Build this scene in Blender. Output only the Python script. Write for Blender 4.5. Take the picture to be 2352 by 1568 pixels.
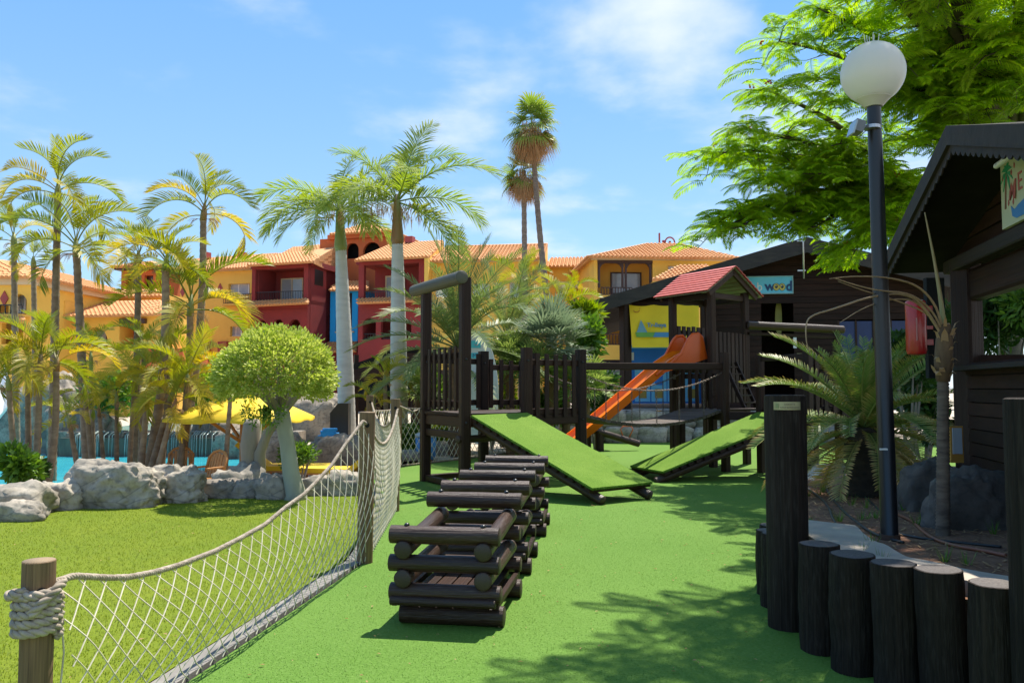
import bpy, bmesh, math, random
from mathutils import Vector, Matrix, Quaternion, noise as mnoise
random.seed(7)
sc = bpy.context.scene
for o in list(bpy.data.objects):
    bpy.data.objects.remove(o)
# ------------------------------------------------------------------ camera
CAMZ = 1.6
F, CU, CV = 1899.0, 1176.0, 784.0          # focal length and centre, in units of a 2352 x 1568 picture
TH = math.atan(107.0 / F)                   # camera tilted up a little
cam_d = bpy.data.cameras.new('camera')
cam_d.sensor_width = 36.0
cam_d.lens = F / 2352.0 * 36.0
cam_d.clip_end = 3000.0
cam = bpy.data.objects.new('camera', cam_d)
sc.collection.objects.link(cam)
cam.location = (0, 0, CAMZ)
cam.rotation_euler = (math.pi / 2 + TH, 0, 0)
sc.camera = cam
# ------------------------------------------------------------------ sun and sky
SUN = Vector((0.22, 0.40, 1.0)).normalized()
sun_d = bpy.data.lights.new('sun', 'SUN')
sun_d.energy = 4.6
sun_d.angle = math.radians(0.53)
sun_d.color = (1.0, 0.95, 0.85)
sun = bpy.data.objects.new('sun', sun_d)
sc.collection.objects.link(sun)
sun.rotation_euler = SUN.to_track_quat('Z', 'Y').to_euler()
w = bpy.data.worlds.new('World')
sc.world = w
w.use_nodes = True
wt = w.node_tree
wt.nodes.clear()
def wn(t, **k):
    n = wt.nodes.new(t)
    for a, b in k.items():
        setattr(n, a, b)
    return n
w_out = wn('ShaderNodeOutputWorld')
w_bg = wn('ShaderNodeBackground')
w_sky = wn('ShaderNodeTexSky', sky_type='NISHITA', sun_disc=False)
w_sky.sun_elevation = math.asin(SUN.z)
w_sky.sun_rotation = math.atan2(SUN.x, SUN.y)
w_sky.altitude = 60.0
w_sky.air_density = 1.0
w_sky.dust_density = 0.0
w_sky.ozone_density = 2.6
w_bg.inputs['Strength'].default_value = 0.125
# clouds: thin broken cumulus, noise on the cloud layer's plane
w_tc = wn('ShaderNodeTexCoord')
w_sep = wn('ShaderNodeSeparateXYZ')
wt.links.new(w_tc.outputs['Generated'], w_sep.inputs[0])
def wmath(op, a, b=None, clamp=False):
    n = wn('ShaderNodeMath', operation=op, use_clamp=clamp)
    for i, v in enumerate((a, b)):
        if v is None: continue
        if isinstance(v, (int, float)): n.inputs[i].default_value = v
        else: wt.links.new(v, n.inputs[i])
    return n.outputs[0]
zc = wmath('ADD', wmath('MAXIMUM', w_sep.outputs['Z'], 0.0), 0.16)
cx = wmath('DIVIDE', w_sep.outputs['X'], zc)
cy = wmath('DIVIDE', w_sep.outputs['Y'], zc)
w_comb = wn('ShaderNodeCombineXYZ')
wt.links.new(cx, w_comb.inputs[0]); wt.links.new(cy, w_comb.inputs[1])
w_n1 = wn('ShaderNodeTexNoise')
w_n1.inputs['Scale'].default_value = 2.0
w_n1.inputs['Detail'].default_value = 7.0
w_n1.inputs['Roughness'].default_value = 0.52
w_n1.inputs['Distortion'].default_value = 0.1
w_map = wn('ShaderNodeMapping')
w_map.inputs['Location'].default_value = (12.3, 9.1, 0.0)
wt.links.new(w_comb.outputs[0], w_map.inputs['Vector'])
wt.links.new(w_map.outputs[0], w_n1.inputs['Vector'])
# more cloud towards the right of the view (direction +x), clear sky to the left
side = wmath('MULTIPLY', wmath('ADD', w_sep.outputs['X'], 0.05), 0.20)
dens = wmath('ADD', w_n1.outputs[0], side)
ramp = wn('ShaderNodeMapRange')
ramp.interpolation_type = 'SMOOTHSTEP'
ramp.inputs['From Min'].default_value = 0.47
ramp.inputs['From Max'].default_value = 0.78
ramp.inputs['To Max'].default_value = 0.8
wt.links.new(dens, ramp.inputs['Value'])
w_mix = wn('ShaderNodeMix', data_type='RGBA')
w_mix.inputs['B'].default_value = (4.5, 4.75, 5.1, 1)
wt.links.new(ramp.outputs[0], w_mix.inputs['Factor'])
w_hs = wn('ShaderNodeHueSaturation')
w_hs.inputs['Saturation'].default_value = 1.08
w_hs.inputs['Value'].default_value = 1.0
wt.links.new(w_sky.outputs[0], w_hs.inputs['Color'])
# deep clear-air blue, paler towards the horizon all the way round
w_el = wn('ShaderNodeMapRange'); w_el.interpolation_type = 'SMOOTHSTEP'
w_el.inputs['From Min'].default_value = -0.05; w_el.inputs['From Max'].default_value = 0.55
wt.links.new(w_sep.outputs['Z'], w_el.inputs['Value'])
w_gr = wn('ShaderNodeMix', data_type='RGBA')
w_gr.inputs['A'].default_value = (2.0, 3.2, 4.2, 1); w_gr.inputs['B'].default_value = (0.78, 2.05, 4.2, 1)
wt.links.new(w_el.outputs[0], w_gr.inputs['Factor'])
w_mx2 = wn('ShaderNodeMix', data_type='RGBA'); w_mx2.inputs['Factor'].default_value = 0.74
wt.links.new(w_hs.outputs[0], w_mx2.inputs['A']); wt.links.new(w_gr.outputs['Result'], w_mx2.inputs['B'])
wt.links.new(w_mx2.outputs['Result'], w_mix.inputs['A'])
wt.links.new(w_mix.outputs['Result'], w_bg.inputs['Color'])
wt.links.new(w_bg.outputs[0], w_out.inputs['Surface'])
sc.view_settings.view_transform = 'Standard'
sc.view_settings.look = 'None'
sc.view_settings.gamma = 1.0
sc.view_settings.exposure = 0.90
sc.view_settings.use_curve_mapping = False
sc.cycles.max_bounces = 8
sc.cycles.transparent_max_bounces = 8
sc.cycles.use_denoising = True
# ------------------------------------------------------------------ helpers
COL = sc.collection
def ray(u, v):
    a, b = (u - CU) / F, (CV - v) / F
    return Vector((a, math.cos(TH) - b * math.sin(TH), math.sin(TH) + b * math.cos(TH)))
def at(u, v, Y):
    """the point that is Y metres ahead and appears at (u, v)"""
    r = ray(u, v)
    return Vector((0, 0, CAMZ)) + r * (Y / r.y)
def gp(u, v, z=0.0):
    r = ray(u, v)
    return Vector((0, 0, CAMZ)) + r * ((z - CAMZ) / r.z)
WM = {}
def tag(o, label, cat, group=None, kind=None):
    if label: o['label'] = label
    if cat: o['category'] = cat
    if group: o['group'] = group
    if kind: o['kind'] = kind
    return o
def put(name, data, parent=None, mw=None):
    o = bpy.data.objects.new(name, data)
    COL.objects.link(o)
    mw = mw if mw is not None else Matrix.Identity(4)
    if parent is not None:
        o.parent = parent
        o.matrix_parent_inverse = WM[parent.name].inverted()
    o.matrix_basis = mw
    WM[o.name] = mw.copy()
    return o
def thing(name, loc, label, cat, group=None, rz=0.0):
    o = put(name, None, None, Matrix.Translation(Vector(loc)) @ Matrix.Rotation(rz, 4, 'Z'))
    o.empty_display_size = 0.1
    return tag(o, label, cat, group)
class MB:
    def __init__(s):
        s.v, s.f, s.a, s.sm = [], [], [], False
    def add(s, vs, fs, a=0.0):
        n = len(s.v)
        s.v += [tuple(p) for p in vs]
        s.f += [tuple(i + n for i in f) for f in fs]
        s.a += a if isinstance(a, list) else [a] * len(vs)
        return s
    def hexa(s, p, a=0.0):
        return s.add(p, [(0, 3, 2, 1), (4, 5, 6, 7), (0, 1, 5, 4), (1, 2, 6, 5), (2, 3, 7, 6), (3, 0, 4, 7)], a)
    def box(s, c, d, R=None, a=0.0):
        c = Vector(c); h = [x / 2 for x in d]
        ps = []
        for z in (-1, 1):
            for x, y in ((-1, -1), (1, -1), (1, 1), (-1, 1)):
                q = Vector((x * h[0], y * h[1], z * h[2]))
                ps.append(c + (R @ q if R is not None else q))
        return s.hexa(ps, a)
    def beam(s, p0, p1, w, h, up=(0, 0, 1), a=0.0):
        p0, p1 = Vector(p0), Vector(p1)
        d = (p1 - p0).normalized()
        up = Vector(up)
        if abs(d.dot(up)) > 0.98: up = Vector((0, 1, 0))
        x = d.cross(up).normalized(); z = x.cross(d)
        ps = []
        for q in (p0, p1):
            ps += [q - x * w / 2 - z * h / 2, q + x * w / 2 - z * h / 2, q + x * w / 2 + z * h / 2, q - x * w / 2 + z * h / 2]
        return s.hexa(ps, a)
    def tube(s, pts, rad, seg=6, cap=True, a=0.0):
        pts = [Vector(p) for p in pts]
        n = len(pts)
        if not isinstance(rad, (list, tuple)): rad = [rad] * n
        d0 = (pts[1] - pts[0]).normalized()
        ref = Vector((0, 0, 1)) if abs(d0.z) < 0.9 else Vector((1, 0, 0))
        x = d0.cross(ref).normalized()
        vs, fs = [], []
        for i, p in enumerate(pts):
            d = (pts[min(i + 1, n - 1)] - pts[max(i - 1, 0)])
            d = d.normalized() if d.length > 1e-9 else d0
            x = (x - d * x.dot(d))
            x = x.normalized() if x.length > 1e-6 else d.orthogonal().normalized()
            y = d.cross(x)
            for k in range(seg):
                t = 2 * math.pi * k / seg
                vs.append(p + (x * math.cos(t) + y * math.sin(t)) * rad[i])
        for i in range(n - 1):
            for k in range(seg):
                k2 = (k + 1) % seg
                fs.append((i * seg + k, i * seg + k2, (i + 1) * seg + k2, (i + 1) * seg + k))
        if cap:
            fs.append(tuple(range(seg - 1, -1, -1)))
            fs.append(tuple((n - 1) * seg + k for k in range(seg)))
        al = a if not isinstance(a, list) else [a[i] for i in range(n) for _ in range(seg)]
        return s.add(vs, fs, al)
    def prism(s, poly, off, a=0.0):
        """poly: list of 3D points, extruded by vector off"""
        n = len(poly); off = Vector(off)
        vs = [Vector(p) for p in poly] + [Vector(p) + off for p in poly]
        fs = [tuple(range(n - 1, -1, -1)), tuple(range(n, 2 * n))]
        for i in range(n):
            j = (i + 1) % n
            fs.append((i, j, n + j, n + i))
        return s.add(vs, fs, a)
    def mesh(s, name, mat=None, smooth=False, auto=None):
        me = bpy.data.meshes.new(name)
        me.from_pydata(s.v, [], s.f)
        if any(s.a):
            at_ = me.attributes.new('tone', 'FLOAT', 'POINT')
            at_.data.foreach_set('value', s.a)
        if smooth:
            me.polygons.foreach_set('use_smooth', [True] * len(me.polygons))
        if auto is not None:
            me.polygons.foreach_set('use_smooth', [True] * len(me.polygons))
            me.set_sharp_from_angle(angle=auto)
        if mat: me.materials.append(mat)
        me.update()
        return me
    def build(s, name, mat, parent=None, smooth=False, auto=None, recalc=False):
        me = s.mesh(name, mat, smooth, auto)
        if recalc:
            bm = bmesh.new(); bm.from_mesh(me)
            bmesh.ops.recalc_face_normals(bm, faces=bm.faces)
            bm.to_mesh(me); bm.free()
        return put(name, me, parent)
def frame_m(p0, p1, sx=1.0, sz=None, roll=0.0, up=None):
    """matrix taking the unit z segment to p0-p1 with cross scale sx"""
    p0, p1 = Vector(p0), Vector(p1)
    d = p1 - p0
    L = d.length
    q = d.normalized().to_track_quat('Z', 'Y').to_matrix().to_4x4()
    if up is not None:
        z = d.normalized(); y = Vector(up); y = (y - z * y.dot(z)).normalized(); x = y.cross(z)
        q = Matrix((x, y, z)).transposed().to_4x4()
    return Matrix.Translation(p0) @ q @ Matrix.Rotation(roll, 4, 'Z') @ Matrix.Diagonal((sx, sz if sz else sx, L, 1))
# ------------------------------------------------------------------ materials
MATS = {}
def nodes_of(name):
    m = bpy.data.materials.new(name)
    m.use_nodes = True
    t = m.node_tree
    t.nodes.clear()
    out = t.nodes.new('ShaderNodeOutputMaterial')
    return m, t, out
def lin(c):
    return tuple(c[:3]) + (1,)
def mat(name, c, rough=0.7, c2=None, scale=(3, 3, 3), detail=5.0, bump=0.0, bscale=None, contrast=(0.35, 0.65), rnd=0.0,
        metal=0.0, spec=0.5, coord='Object', speck=None, coat=0.0, sss=0.0, distort=0.0, dirt=None, rough2=None):
    """noise-mottled Principled material; rnd = per-object brightness spread; speck=(scale, colour, amount)"""
    if name in MATS: return MATS[name]
    m, t, out = nodes_of(name)
    L = t.links.new
    b = t.nodes.new('ShaderNodeBsdfPrincipled')
    b.inputs['Roughness'].default_value = rough
    b.inputs['Metallic'].default_value = metal
    b.inputs['Specular IOR Level'].default_value = spec
    b.inputs['Coat Weight'].default_value = coat
    tc = t.nodes.new('ShaderNodeTexCoord')
    mp = t.nodes.new('ShaderNodeMapping')
    mp.inputs['Scale'].default_value = scale if isinstance(scale, (tuple, list)) else (scale,) * 3
    oi = t.nodes.new('ShaderNodeObjectInfo')
    L(tc.outputs[coord], mp.inputs['Vector'])
    if rnd:
        vm = t.nodes.new('ShaderNodeVectorMath'); vm.operation = 'SCALE'
        vm.inputs[0].default_value = (37.0, 19.0, 53.0)
        L(oi.outputs['Random'], vm.inputs['Scale'])
        L(vm.outputs[0], mp.inputs['Location'])
    n = t.nodes.new('ShaderNodeTexNoise')
    n.inputs['Scale'].default_value = 1.0
    n.inputs['Detail'].default_value = detail
    n.inputs['Roughness'].default_value = 0.6
    n.inputs['Distortion'].default_value = distort
    L(mp.outputs[0], n.inputs['Vector'])
    mr = t.nodes.new('ShaderNodeMapRange')
    mr.inputs['From Min'].default_value, mr.inputs['From Max'].default_value = contrast
    L(n.outputs[0], mr.inputs['Value'])
    mx = t.nodes.new('ShaderNodeMix'); mx.data_type = 'RGBA'
    mx.inputs['A'].default_value = lin(c)
    mx.inputs['B'].default_value = lin(c2 if c2 else tuple(x * 0.75 for x in c))
    L(mr.outputs[0], mx.inputs['Factor'])
    colr = mx.outputs['Result']
    if speck:
        n2 = t.nodes.new('ShaderNodeTexNoise')
        n2.inputs['Scale'].default_value = speck[0]; n2.inputs['Detail'].default_value = 3.0
        L(tc.outputs[coord], n2.inputs['Vector'])
        m2 = t.nodes.new('ShaderNodeMapRange')
        m2.inputs['From Min'].default_value, m2.inputs['From Max'].default_value = 0.5, 0.72
        m2.inputs['To Max'].default_value = speck[2]
        L(n2.outputs[0], m2.inputs['Value'])
        x2 = t.nodes.new('ShaderNodeMix'); x2.data_type = 'RGBA'
        L(m2.outputs[0], x2.inputs['Factor']); L(colr, x2.inputs['A'])
        x2.inputs['B'].default_value = lin(speck[1])
        colr = x2.outputs['Result']
    if rnd:
        hs = t.nodes.new('ShaderNodeHueSaturation')
        m3 = t.nodes.new('ShaderNodeMapRange')
        m3.inputs['To Min'].default_value, m3.inputs['To Max'].default_value = 1 - rnd, 1 + rnd
        L(oi.outputs['Random'], m3.inputs['Value'])
        L(m3.outputs[0], hs.inputs['Value']); L(colr, hs.inputs['Color'])
        colr = hs.outputs['Color']
    L(colr, b.inputs['Base Color'])
    if rough2 is not None:
        mrr = t.nodes.new('ShaderNodeMapRange')
        mrr.inputs['To Min'].default_value, mrr.inputs['To Max'].default_value = rough, rough2
        L(mr.outputs[0], mrr.inputs['Value']); L(mrr.outputs[0], b.inputs['Roughness'])
    if bump:
        bp = t.nodes.new('ShaderNodeBump')
        bp.inputs['Strength'].default_value = bump
        bp.inputs['Distance'].default_value = 0.02
        h = n.outputs[0]
        if bscale:
            n3 = t.nodes.new('ShaderNodeTexNoise')
            n3.inputs['Scale'].default_value = bscale; n3.inputs['Detail'].default_value = 4.0
            L(tc.outputs[coord], n3.inputs['Vector'])
            h = n3.outputs[0]
        L(h, bp.inputs['Height']); L(bp.outputs[0], b.inputs['Normal'])
    L(b.outputs[0], out.inputs[0])
    MATS[name] = m
    return m
def leafmat(name, c, c2, tip=None, trans=0.35, rough=0.45, var=0.25, tcol=None, hue=0.0):
    """leaf: gloss plus light let through; colour varies per leaf object between c and c2; 'tone' attribute goes to the tip colour"""
    if name in MATS: return MATS[name]
    m, t, out = nodes_of(name)
    L = t.links.new
    oi = t.nodes.new('ShaderNodeObjectInfo')
    geo = t.nodes.new('ShaderNodeNewGeometry')
    ad = t.nodes.new('ShaderNodeMath'); ad.operation = 'MULTIPLY_ADD'
    L(geo.outputs['Random Per Island'], ad.inputs[0]); ad.inputs[1].default_value = var
    mu = t.nodes.new('ShaderNodeMath'); mu.operation = 'MULTIPLY'; mu.inputs[1].default_value = 1.0 - var
    L(oi.outputs['Random'], mu.inputs[0]); L(mu.outputs[0], ad.inputs[2])
    mx = t.nodes.new('ShaderNodeMix'); mx.data_type = 'RGBA'
    mx.inputs['A'].default_value, mx.inputs['B'].default_value = lin(c), lin(c2)
    L(ad.outputs[0], mx.inputs['Factor'])
    colr = mx.outputs['Result']
    if tip:
        a = t.nodes.new('ShaderNodeAttribute'); a.attribute_name = 'tone'
        x2 = t.nodes.new('ShaderNodeMix'); x2.data_type = 'RGBA'
        L(a.outputs['Fac'], x2.inputs['Factor']); L(colr, x2.inputs['A']); x2.inputs['B'].default_value = lin(tip)
        colr = x2.outputs['Result']
    b = t.nodes.new('ShaderNodeBsdfPrincipled')
    b.inputs['Roughness'].default_value = rough
    b.inputs['Specular IOR Level'].default_value = 0.3
    L(colr, b.inputs['Base Color'])
    tr = t.nodes.new('ShaderNodeBsdfTranslucent')
    hs = t.nodes.new('ShaderNodeHueSaturation')
    hs.inputs['Saturation'].default_value = 1.15; hs.inputs['Value'].default_value = 1.5
    L(colr, hs.inputs['Color']); L(hs.outputs[0], tr.inputs['Color'])
    ms = t.nodes.new('ShaderNodeMixShader'); ms.inputs[0].default_value = trans
    L(b.outputs[0], ms.inputs[1]); L(tr.outputs[0], ms.inputs[2]); L(ms.outputs[0], out.inputs[0])
    MATS[name] = m
    return m
def plain(name, c, rough=0.5, metal=0.0, spec=0.5, coat=0.0):
    return mat(name, c, rough, c2=tuple(x * 0.9 for x in c), scale=2.0, metal=metal, spec=spec, coat=coat)
M_stain = mat('dark stained timber', (0.0165, 0.0068, 0.0040), 0.5, c2=(0.040, 0.0165, 0.0088), scale=(14, 14, 1.6), detail=6, bump=0.35, contrast=(0.3, 0.75), rnd=0.35, spec=0.22, speck=(7.0, (0.055, 0.032, 0.022), 0.35))
M_log = mat('dark stained log', (0.025, 0.0115, 0.0068), 0.42, c2=(0.064, 0.030, 0.0165), scale=(3.2, 3.2, 1.3), detail=8, bump=0.5, contrast=(0.32, 0.78), rnd=0.3, spec=0.36, distort=0.8, speck=(9.0, (0.11, 0.08, 0.062), 0.5))
M_pal = mat('tarred palisade log', (0.0100, 0.0062, 0.0044), 0.75, c2=(0.030, 0.0185, 0.0125), scale=(6, 6, 0.8), detail=10, bump=1.0, contrast=(0.35, 0.72), rnd=0.25, distort=0.6, spec=0.2, speck=(8.0, (0.05, 0.04, 0.032), 0.45))
M_paltop = mat('weathered log end', (0.07, 0.058, 0.052), 0.8, c2=(0.12, 0.10, 0.09), scale=9, detail=6, bump=0.5, rnd=0.2)
M_post = mat('weathered pine post', (0.28, 0.17, 0.078), 0.75, c2=(0.085, 0.044, 0.02), scale=(5, 5, 1.1), detail=8, bump=0.5, contrast=(0.35, 0.7), rnd=0.2, distort=1.6)
M_rope = mat('cream rope', (0.42, 0.35, 0.27), 0.9, c2=(0.24, 0.19, 0.14), scale=18, bump=0.3)
M_cord = mat('net cord', (0.60, 0.55, 0.42), 0.85, c2=(0.45, 0.40, 0.28), scale=9)
M_turf = mat('playground turf', (0.082, 0.172, 0.022), 0.8, c2=(0.118, 0.212, 0.036), scale=0.45, detail=12, bump=0.6, bscale=60.0, contrast=(0.25, 0.75), speck=(38.0, (0.16, 0.26, 0.06), 0.5), spec=0.12)
M_ramp = mat('ramp turf', (0.112, 0.205, 0.022), 0.85, c2=(0.15, 0.245, 0.034), scale=1.1, detail=11, bump=0.8, bscale=60.0, contrast=(0.38, 0.62), speck=(34.0, (0.075, 0.145, 0.014), 0.5), spec=0.12)
M_fringe = leafmat('turf fringe', (0.12, 0.25, 0.03), (0.18, 0.33, 0.06), trans=0.3, rough=0.7)
M_lawn = mat('lawn', (0.105, 0.155, 0.010), 0.85, c2=(0.155, 0.19, 0.014), scale=0.55, detail=10, bump=0.7, bscale=40.0, contrast=(0.3, 0.7), speck=(30.0, (0.10, 0.155, 0.010), 0.55), spec=0.12)
M_pave = mat('terrace paving', (0.44, 0.35, 0.28), 0.85, c2=(0.36, 0.29, 0.24), scale=1.2, bump=0.2)
M_conc = mat('concrete strip', (0.25, 0.225, 0.195), 0.9, c2=(0.16, 0.145, 0.125), scale=3, detail=8, bump=0.3)
M_soil = mat('red brown soil', (0.13, 0.055, 0.028), 0.95, c2=(0.24, 0.12, 0.06), scale=6, detail=10, bump=1.0, bscale=30)
M_white = plain('white paint', (0.75, 0.74, 0.70), 0.45)
M_metal = mat('galvanised steel', (0.55, 0.55, 0.55), 0.4, metal=0.9, scale=6)
M_chain = mat('rusty chain', (0.20, 0.17, 0.14), 0.5, c2=(0.10, 0.06, 0.04), scale=20, metal=0.6)
M_blackp = plain('black paint', (0.012, 0.012, 0.013), 0.35)
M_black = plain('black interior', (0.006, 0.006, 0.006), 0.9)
# ================================================================== the setting
def sheet(name, pts, z, m, hgt=None, kind='structure'):
    mb = MB()
    mb.add([(p[0], p[1], z) for p in pts], [tuple(range(len(pts)))])
    o = mb.build(name, m)
    o['kind'] = kind
    return o
sheet('ground', [(-900, -300), (900, -300), (900, 1500), (-900, 1500)], -0.50, M_pave)
M_bounce = mat('pale bounce ground', (0.50, 0.41, 0.31), 0.95, c2=(0.40, 0.33, 0.24), scale=0.6, detail=9, bump=0.5)  # ground colour lightened so it bounces light onto the hotel fronts
sheet('garden_ground', [(-300, 33.6), (-13.5, 33.6), (-6.9, 33.6), (-6.4, 19.4), (-2.4, 18.6), (-1.3, 18.9), (0.1, 21.2), (1.0, 27), (1.4, 44), (14, 44), (300, 30), (300, 400), (-300, 400)], -0.03, M_bounce)
P1, P2, P3, P4 = Vector((-1.93, 3.42, 0)), Vector((-1.356, 7.71, 0)), Vector((-1.53, 10.9, 0)), Vector((-2.57, 15.0, 0))
Q1, Q2, Q3 = Vector((-2.3, 16.9, 0)), Vector((-1.1, 18.7, 0)), Vector((0.25, 20.9, 0))
P0 = P1 + (P1 - P2).normalized() * 5.5
edge = [P0, P1, P2, P3, P4, Q1, Q2, Q3]
sheet('playground_turf', [(p.x, p.y) for p in reversed(edge)] + [(12, -2), (16, 18), (12, 27), (1.2, 27)], 0.0, M_turf)
sheet('lawn', [(-16, -2), (P0.x - .2, P0.y), (P1.x - .2, P1.y), (P2.x - .2, P2.y), (P3.x - .2, P3.y), (P4.x - .25, P4.y), (-3.6, 14.2), (-4.2, 13.0), (-16, 11.0)], 0.004, M_lawn)
kb = MB()
for a, b in zip(edge[:-1], edge[1:]):
    n = Vector((-(b - a).y, (b - a).x, 0)).normalized()
    q = [a + n * 0.03, b + n * 0.03, b + n * 0.17, a + n * 0.17]
    kb.hexa([(p.x, p.y, -0.8) for p in q] + [(p.x, p.y, 0.016) for p in q])
kerb = kb.build('kerb', M_conc); kerb['kind'] = 'structure'
# pool
M_water = mat('pool water', (0.035, 0.40, 0.52), 0.06, c2=(0.06, 0.50, 0.60), scale=1.2, bump=0.25, bscale=5.0, spec=0.5)
sheet('pool_water', [(-30, 15.0), (-12.0, 16.6), (-7.0, 17.2), (-5.4, 18.4), (-5.2, 20.5), (-5.6, 25.4), (-30, 25.4)], -0.34, M_water)
sheet('upper_pool_water', [(-12.9, 24.6), (-7.2, 24.6), (-7.0, 33), (-13.9, 33)], 0.30, M_water)
sheet('terrace', [(-30, 8.0), (-16, 10.6), (-4.2, 12.6), (-3.2, 13.6), (-2.7, 15.0), (-2.35, 17.0), (-2.2, 19.8), (-6.0, 19.8), (-5.0, 20.6), (-5.1, 18.3), (-6.9, 16.9), (-12.0, 16.3), (-30, 14.7)], -0.30, M_pave)
# rocks ------------------------------------------------------------
def rockmat(name, c, c2, crack=0.45):
    m = mat(name, c, 0.85, c2=c2, scale=1.7, detail=9, bump=1.0, bscale=7.0, contrast=(0.36, 0.64), rnd=0.12, speck=(14.0, tuple(x * .45 for x in c2), .55))
    t = m.node_tree
    b = [n for n in t.nodes if n.type == 'BSDF_PRINCIPLED'][0]
    src = b.inputs['Base Color'].links[0].from_socket
    tc = [n for n in t.nodes if n.type == 'TEX_COORD'][0]
    mp = t.nodes.new('ShaderNodeMapping'); mp.inputs['Scale'].default_value = (1.3, 1.3, 3.4)
    nz = t.nodes.new('ShaderNodeTexNoise'); nz.inputs['Scale'].default_value = 2.0; nz.inputs['Detail'].default_value = 3.0
    mxv = t.nodes.new('ShaderNodeMix'); mxv.data_type = 'VECTOR'; mxv.inputs['Factor'].default_value = 0.16
    vo = t.nodes.new('ShaderNodeTexVoronoi'); vo.feature = 'DISTANCE_TO_EDGE'; vo.inputs['Scale'].default_value = 1.0
    t.links.new(tc.outputs['Object'], mp.inputs['Vector']); t.links.new(tc.outputs['Object'], nz.inputs['Vector'])
    t.links.new(mp.outputs[0], mxv.inputs[4]); t.links.new(nz.outputs[1], mxv.inputs[5])
    t.links.new(mxv.outputs[1], vo.inputs['Vector'])
    mr = t.nodes.new('ShaderNodeMapRange')
    mr.inputs['From Max'].default_value = 0.02; mr.inputs['To Min'].default_value = crack; mr.inputs['To Max'].default_value = 0.0
    t.links.new(vo.outputs['Distance'], mr.inputs['Value'])
    mx = t.nodes.new('ShaderNodeMix'); mx.data_type = 'RGBA'
    mx.inputs['B'].default_value = (0.05, 0.045, 0.04, 1)
    t.links.new(mr.outputs[0], mx.inputs['Factor']); t.links.new(src, mx.inputs['A'])
    t.links.new(mx.outputs['Result'], b.inputs['Base Color'])
    return m
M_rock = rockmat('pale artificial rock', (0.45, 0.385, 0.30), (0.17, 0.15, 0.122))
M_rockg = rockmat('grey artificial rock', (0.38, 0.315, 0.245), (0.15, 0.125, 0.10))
M_rockd = rockmat('dark wet rock', (0.10, 0.095, 0.09), (0.05, 0.05, 0.05), 0.4)
def rock_mesh(name, size, seed, m, sub=4, flat=0.55, rough=0.22, ex=2.6):
    bm = bmesh.new()
    bmesh.ops.create_icosphere(bm, subdivisions=sub, radius=1.0)
    o = Vector((seed * 3.7, seed * 1.3, seed * 2.1))
    sx, sy, sz = size
    for v in bm.verts:
        d = v.co.normalized()
        k = 1.0 / (abs(d.x) ** ex + abs(d.y) ** ex + abs(d.z) ** ex) ** (1 / ex)
        r = k * (1 + rough * mnoise.fractal(d * 1.4 + o, 0.9, 2.1, 4) + 0.11 * mnoise.fractal(d * 5 + o, 0.7, 2.0, 5))
        p = d * r
        p.z = max(p.z, -flat)
        st = math.floor(p.z * 3.0 + 0.4 * mnoise.noise(d * 1.2 + o)) / 3.0
        p.z = p.z * 0.8 + st * 0.2
        v.co = Vector((p.x * sx, p.y * sy, (p.z + flat) / (1 + flat) * sz))
    me = bpy.data.meshes.new(name)
    bm.to_mesh(me); bm.free()
    me.polygons.foreach_set('use_smooth', [True] * len(me.polygons))
    me.materials.append(m)
    return me
def rock(u0, u1, vt, vb, label, seed, m=None, Y=None, dep=0.8, z0=0.0, sub=4, group='artificial rocks round the pool', flat=0.5, ex=3.0, rough=0.22):
    m = m or M_rock
    c = gp((u0 + u1) / 2, vb, z0) if Y is None else None
    yf = c.y if Y is None else Y
    wid = (u1 - u0) / F * yf
    x = ((u0 + u1) / 2 - CU) / F * yf
    top = at((u0 + u1) / 2, vt, yf + wid * dep * 0.5).z
    hgt = max(top - z0, 0.1)
    hgt += 0.0
    o = put('boulder', rock_mesh('boulder', (wid * 0.53, wid * dep * 0.5, hgt * 1.02), seed, m, sub, flat, rough, ex), None,
            Matrix.Translation((x, yf + wid * dep * 0.45, z0 - 0.03)))
    return tag(o, label, 'rock', group)
rock(-60, 92, 1101, 1192, 'pale boulder at the left edge of the lawn with long cracks', 1, Y=10.3)
rock(-20, 96, 1146, 1193, 'low striped rock slab at the left edge of the lawn', 2, Y=10.0, dep=0.5)
rock(62, 122, 1100, 1168, 'small pale rock with wavy lines between slab and big boulder', 3, Y=10.9)
rock(104, 180, 1098, 1170, 'square pale rock left of the biggest lawn boulder', 4, Y=10.9)
rock(163, 352, 1053, 1170, 'biggest pale boulder on the lawn edge in front of the pool', 5, Y=11.1, dep=0.55, ex=3.4, sub=5)
rock(335, 462, 1067, 1149, 'pale boulder with hollow, right of the biggest lawn boulder', 6, Y=11.6, dep=0.6, sub=5)
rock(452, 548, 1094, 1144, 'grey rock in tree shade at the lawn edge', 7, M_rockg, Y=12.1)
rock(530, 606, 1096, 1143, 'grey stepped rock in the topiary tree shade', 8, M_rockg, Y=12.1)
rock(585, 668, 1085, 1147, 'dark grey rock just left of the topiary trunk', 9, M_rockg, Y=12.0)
rock(486, 606, 1061, 1102, 'pale domed rock behind the shaded lawn rocks', 10, Y=13.2, z0=-0.45)
rock(655, 700, 1088, 1142, 'small rock directly behind the topiary trunk', 11, M_rockg, Y=12.6)
rock(690, 768, 1088, 1140, 'pale rock right of the topiary trunk behind the net', 12, Y=12.4)
rock(750, 832, 1078, 1138, 'pale square rock behind the net beside the second net post', 13, Y=12.4)
rock(-40, 130, 880, 1062, 'tall grey rock mass beside the white water slide', 14, M_rockg, Y=25, dep=0.5, z0=-0.45)
rock(80, 165, 862, 990, 'upright grey rock peak behind the palm clump', 15, M_rockg, Y=26.5, z0=-0.45)
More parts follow.
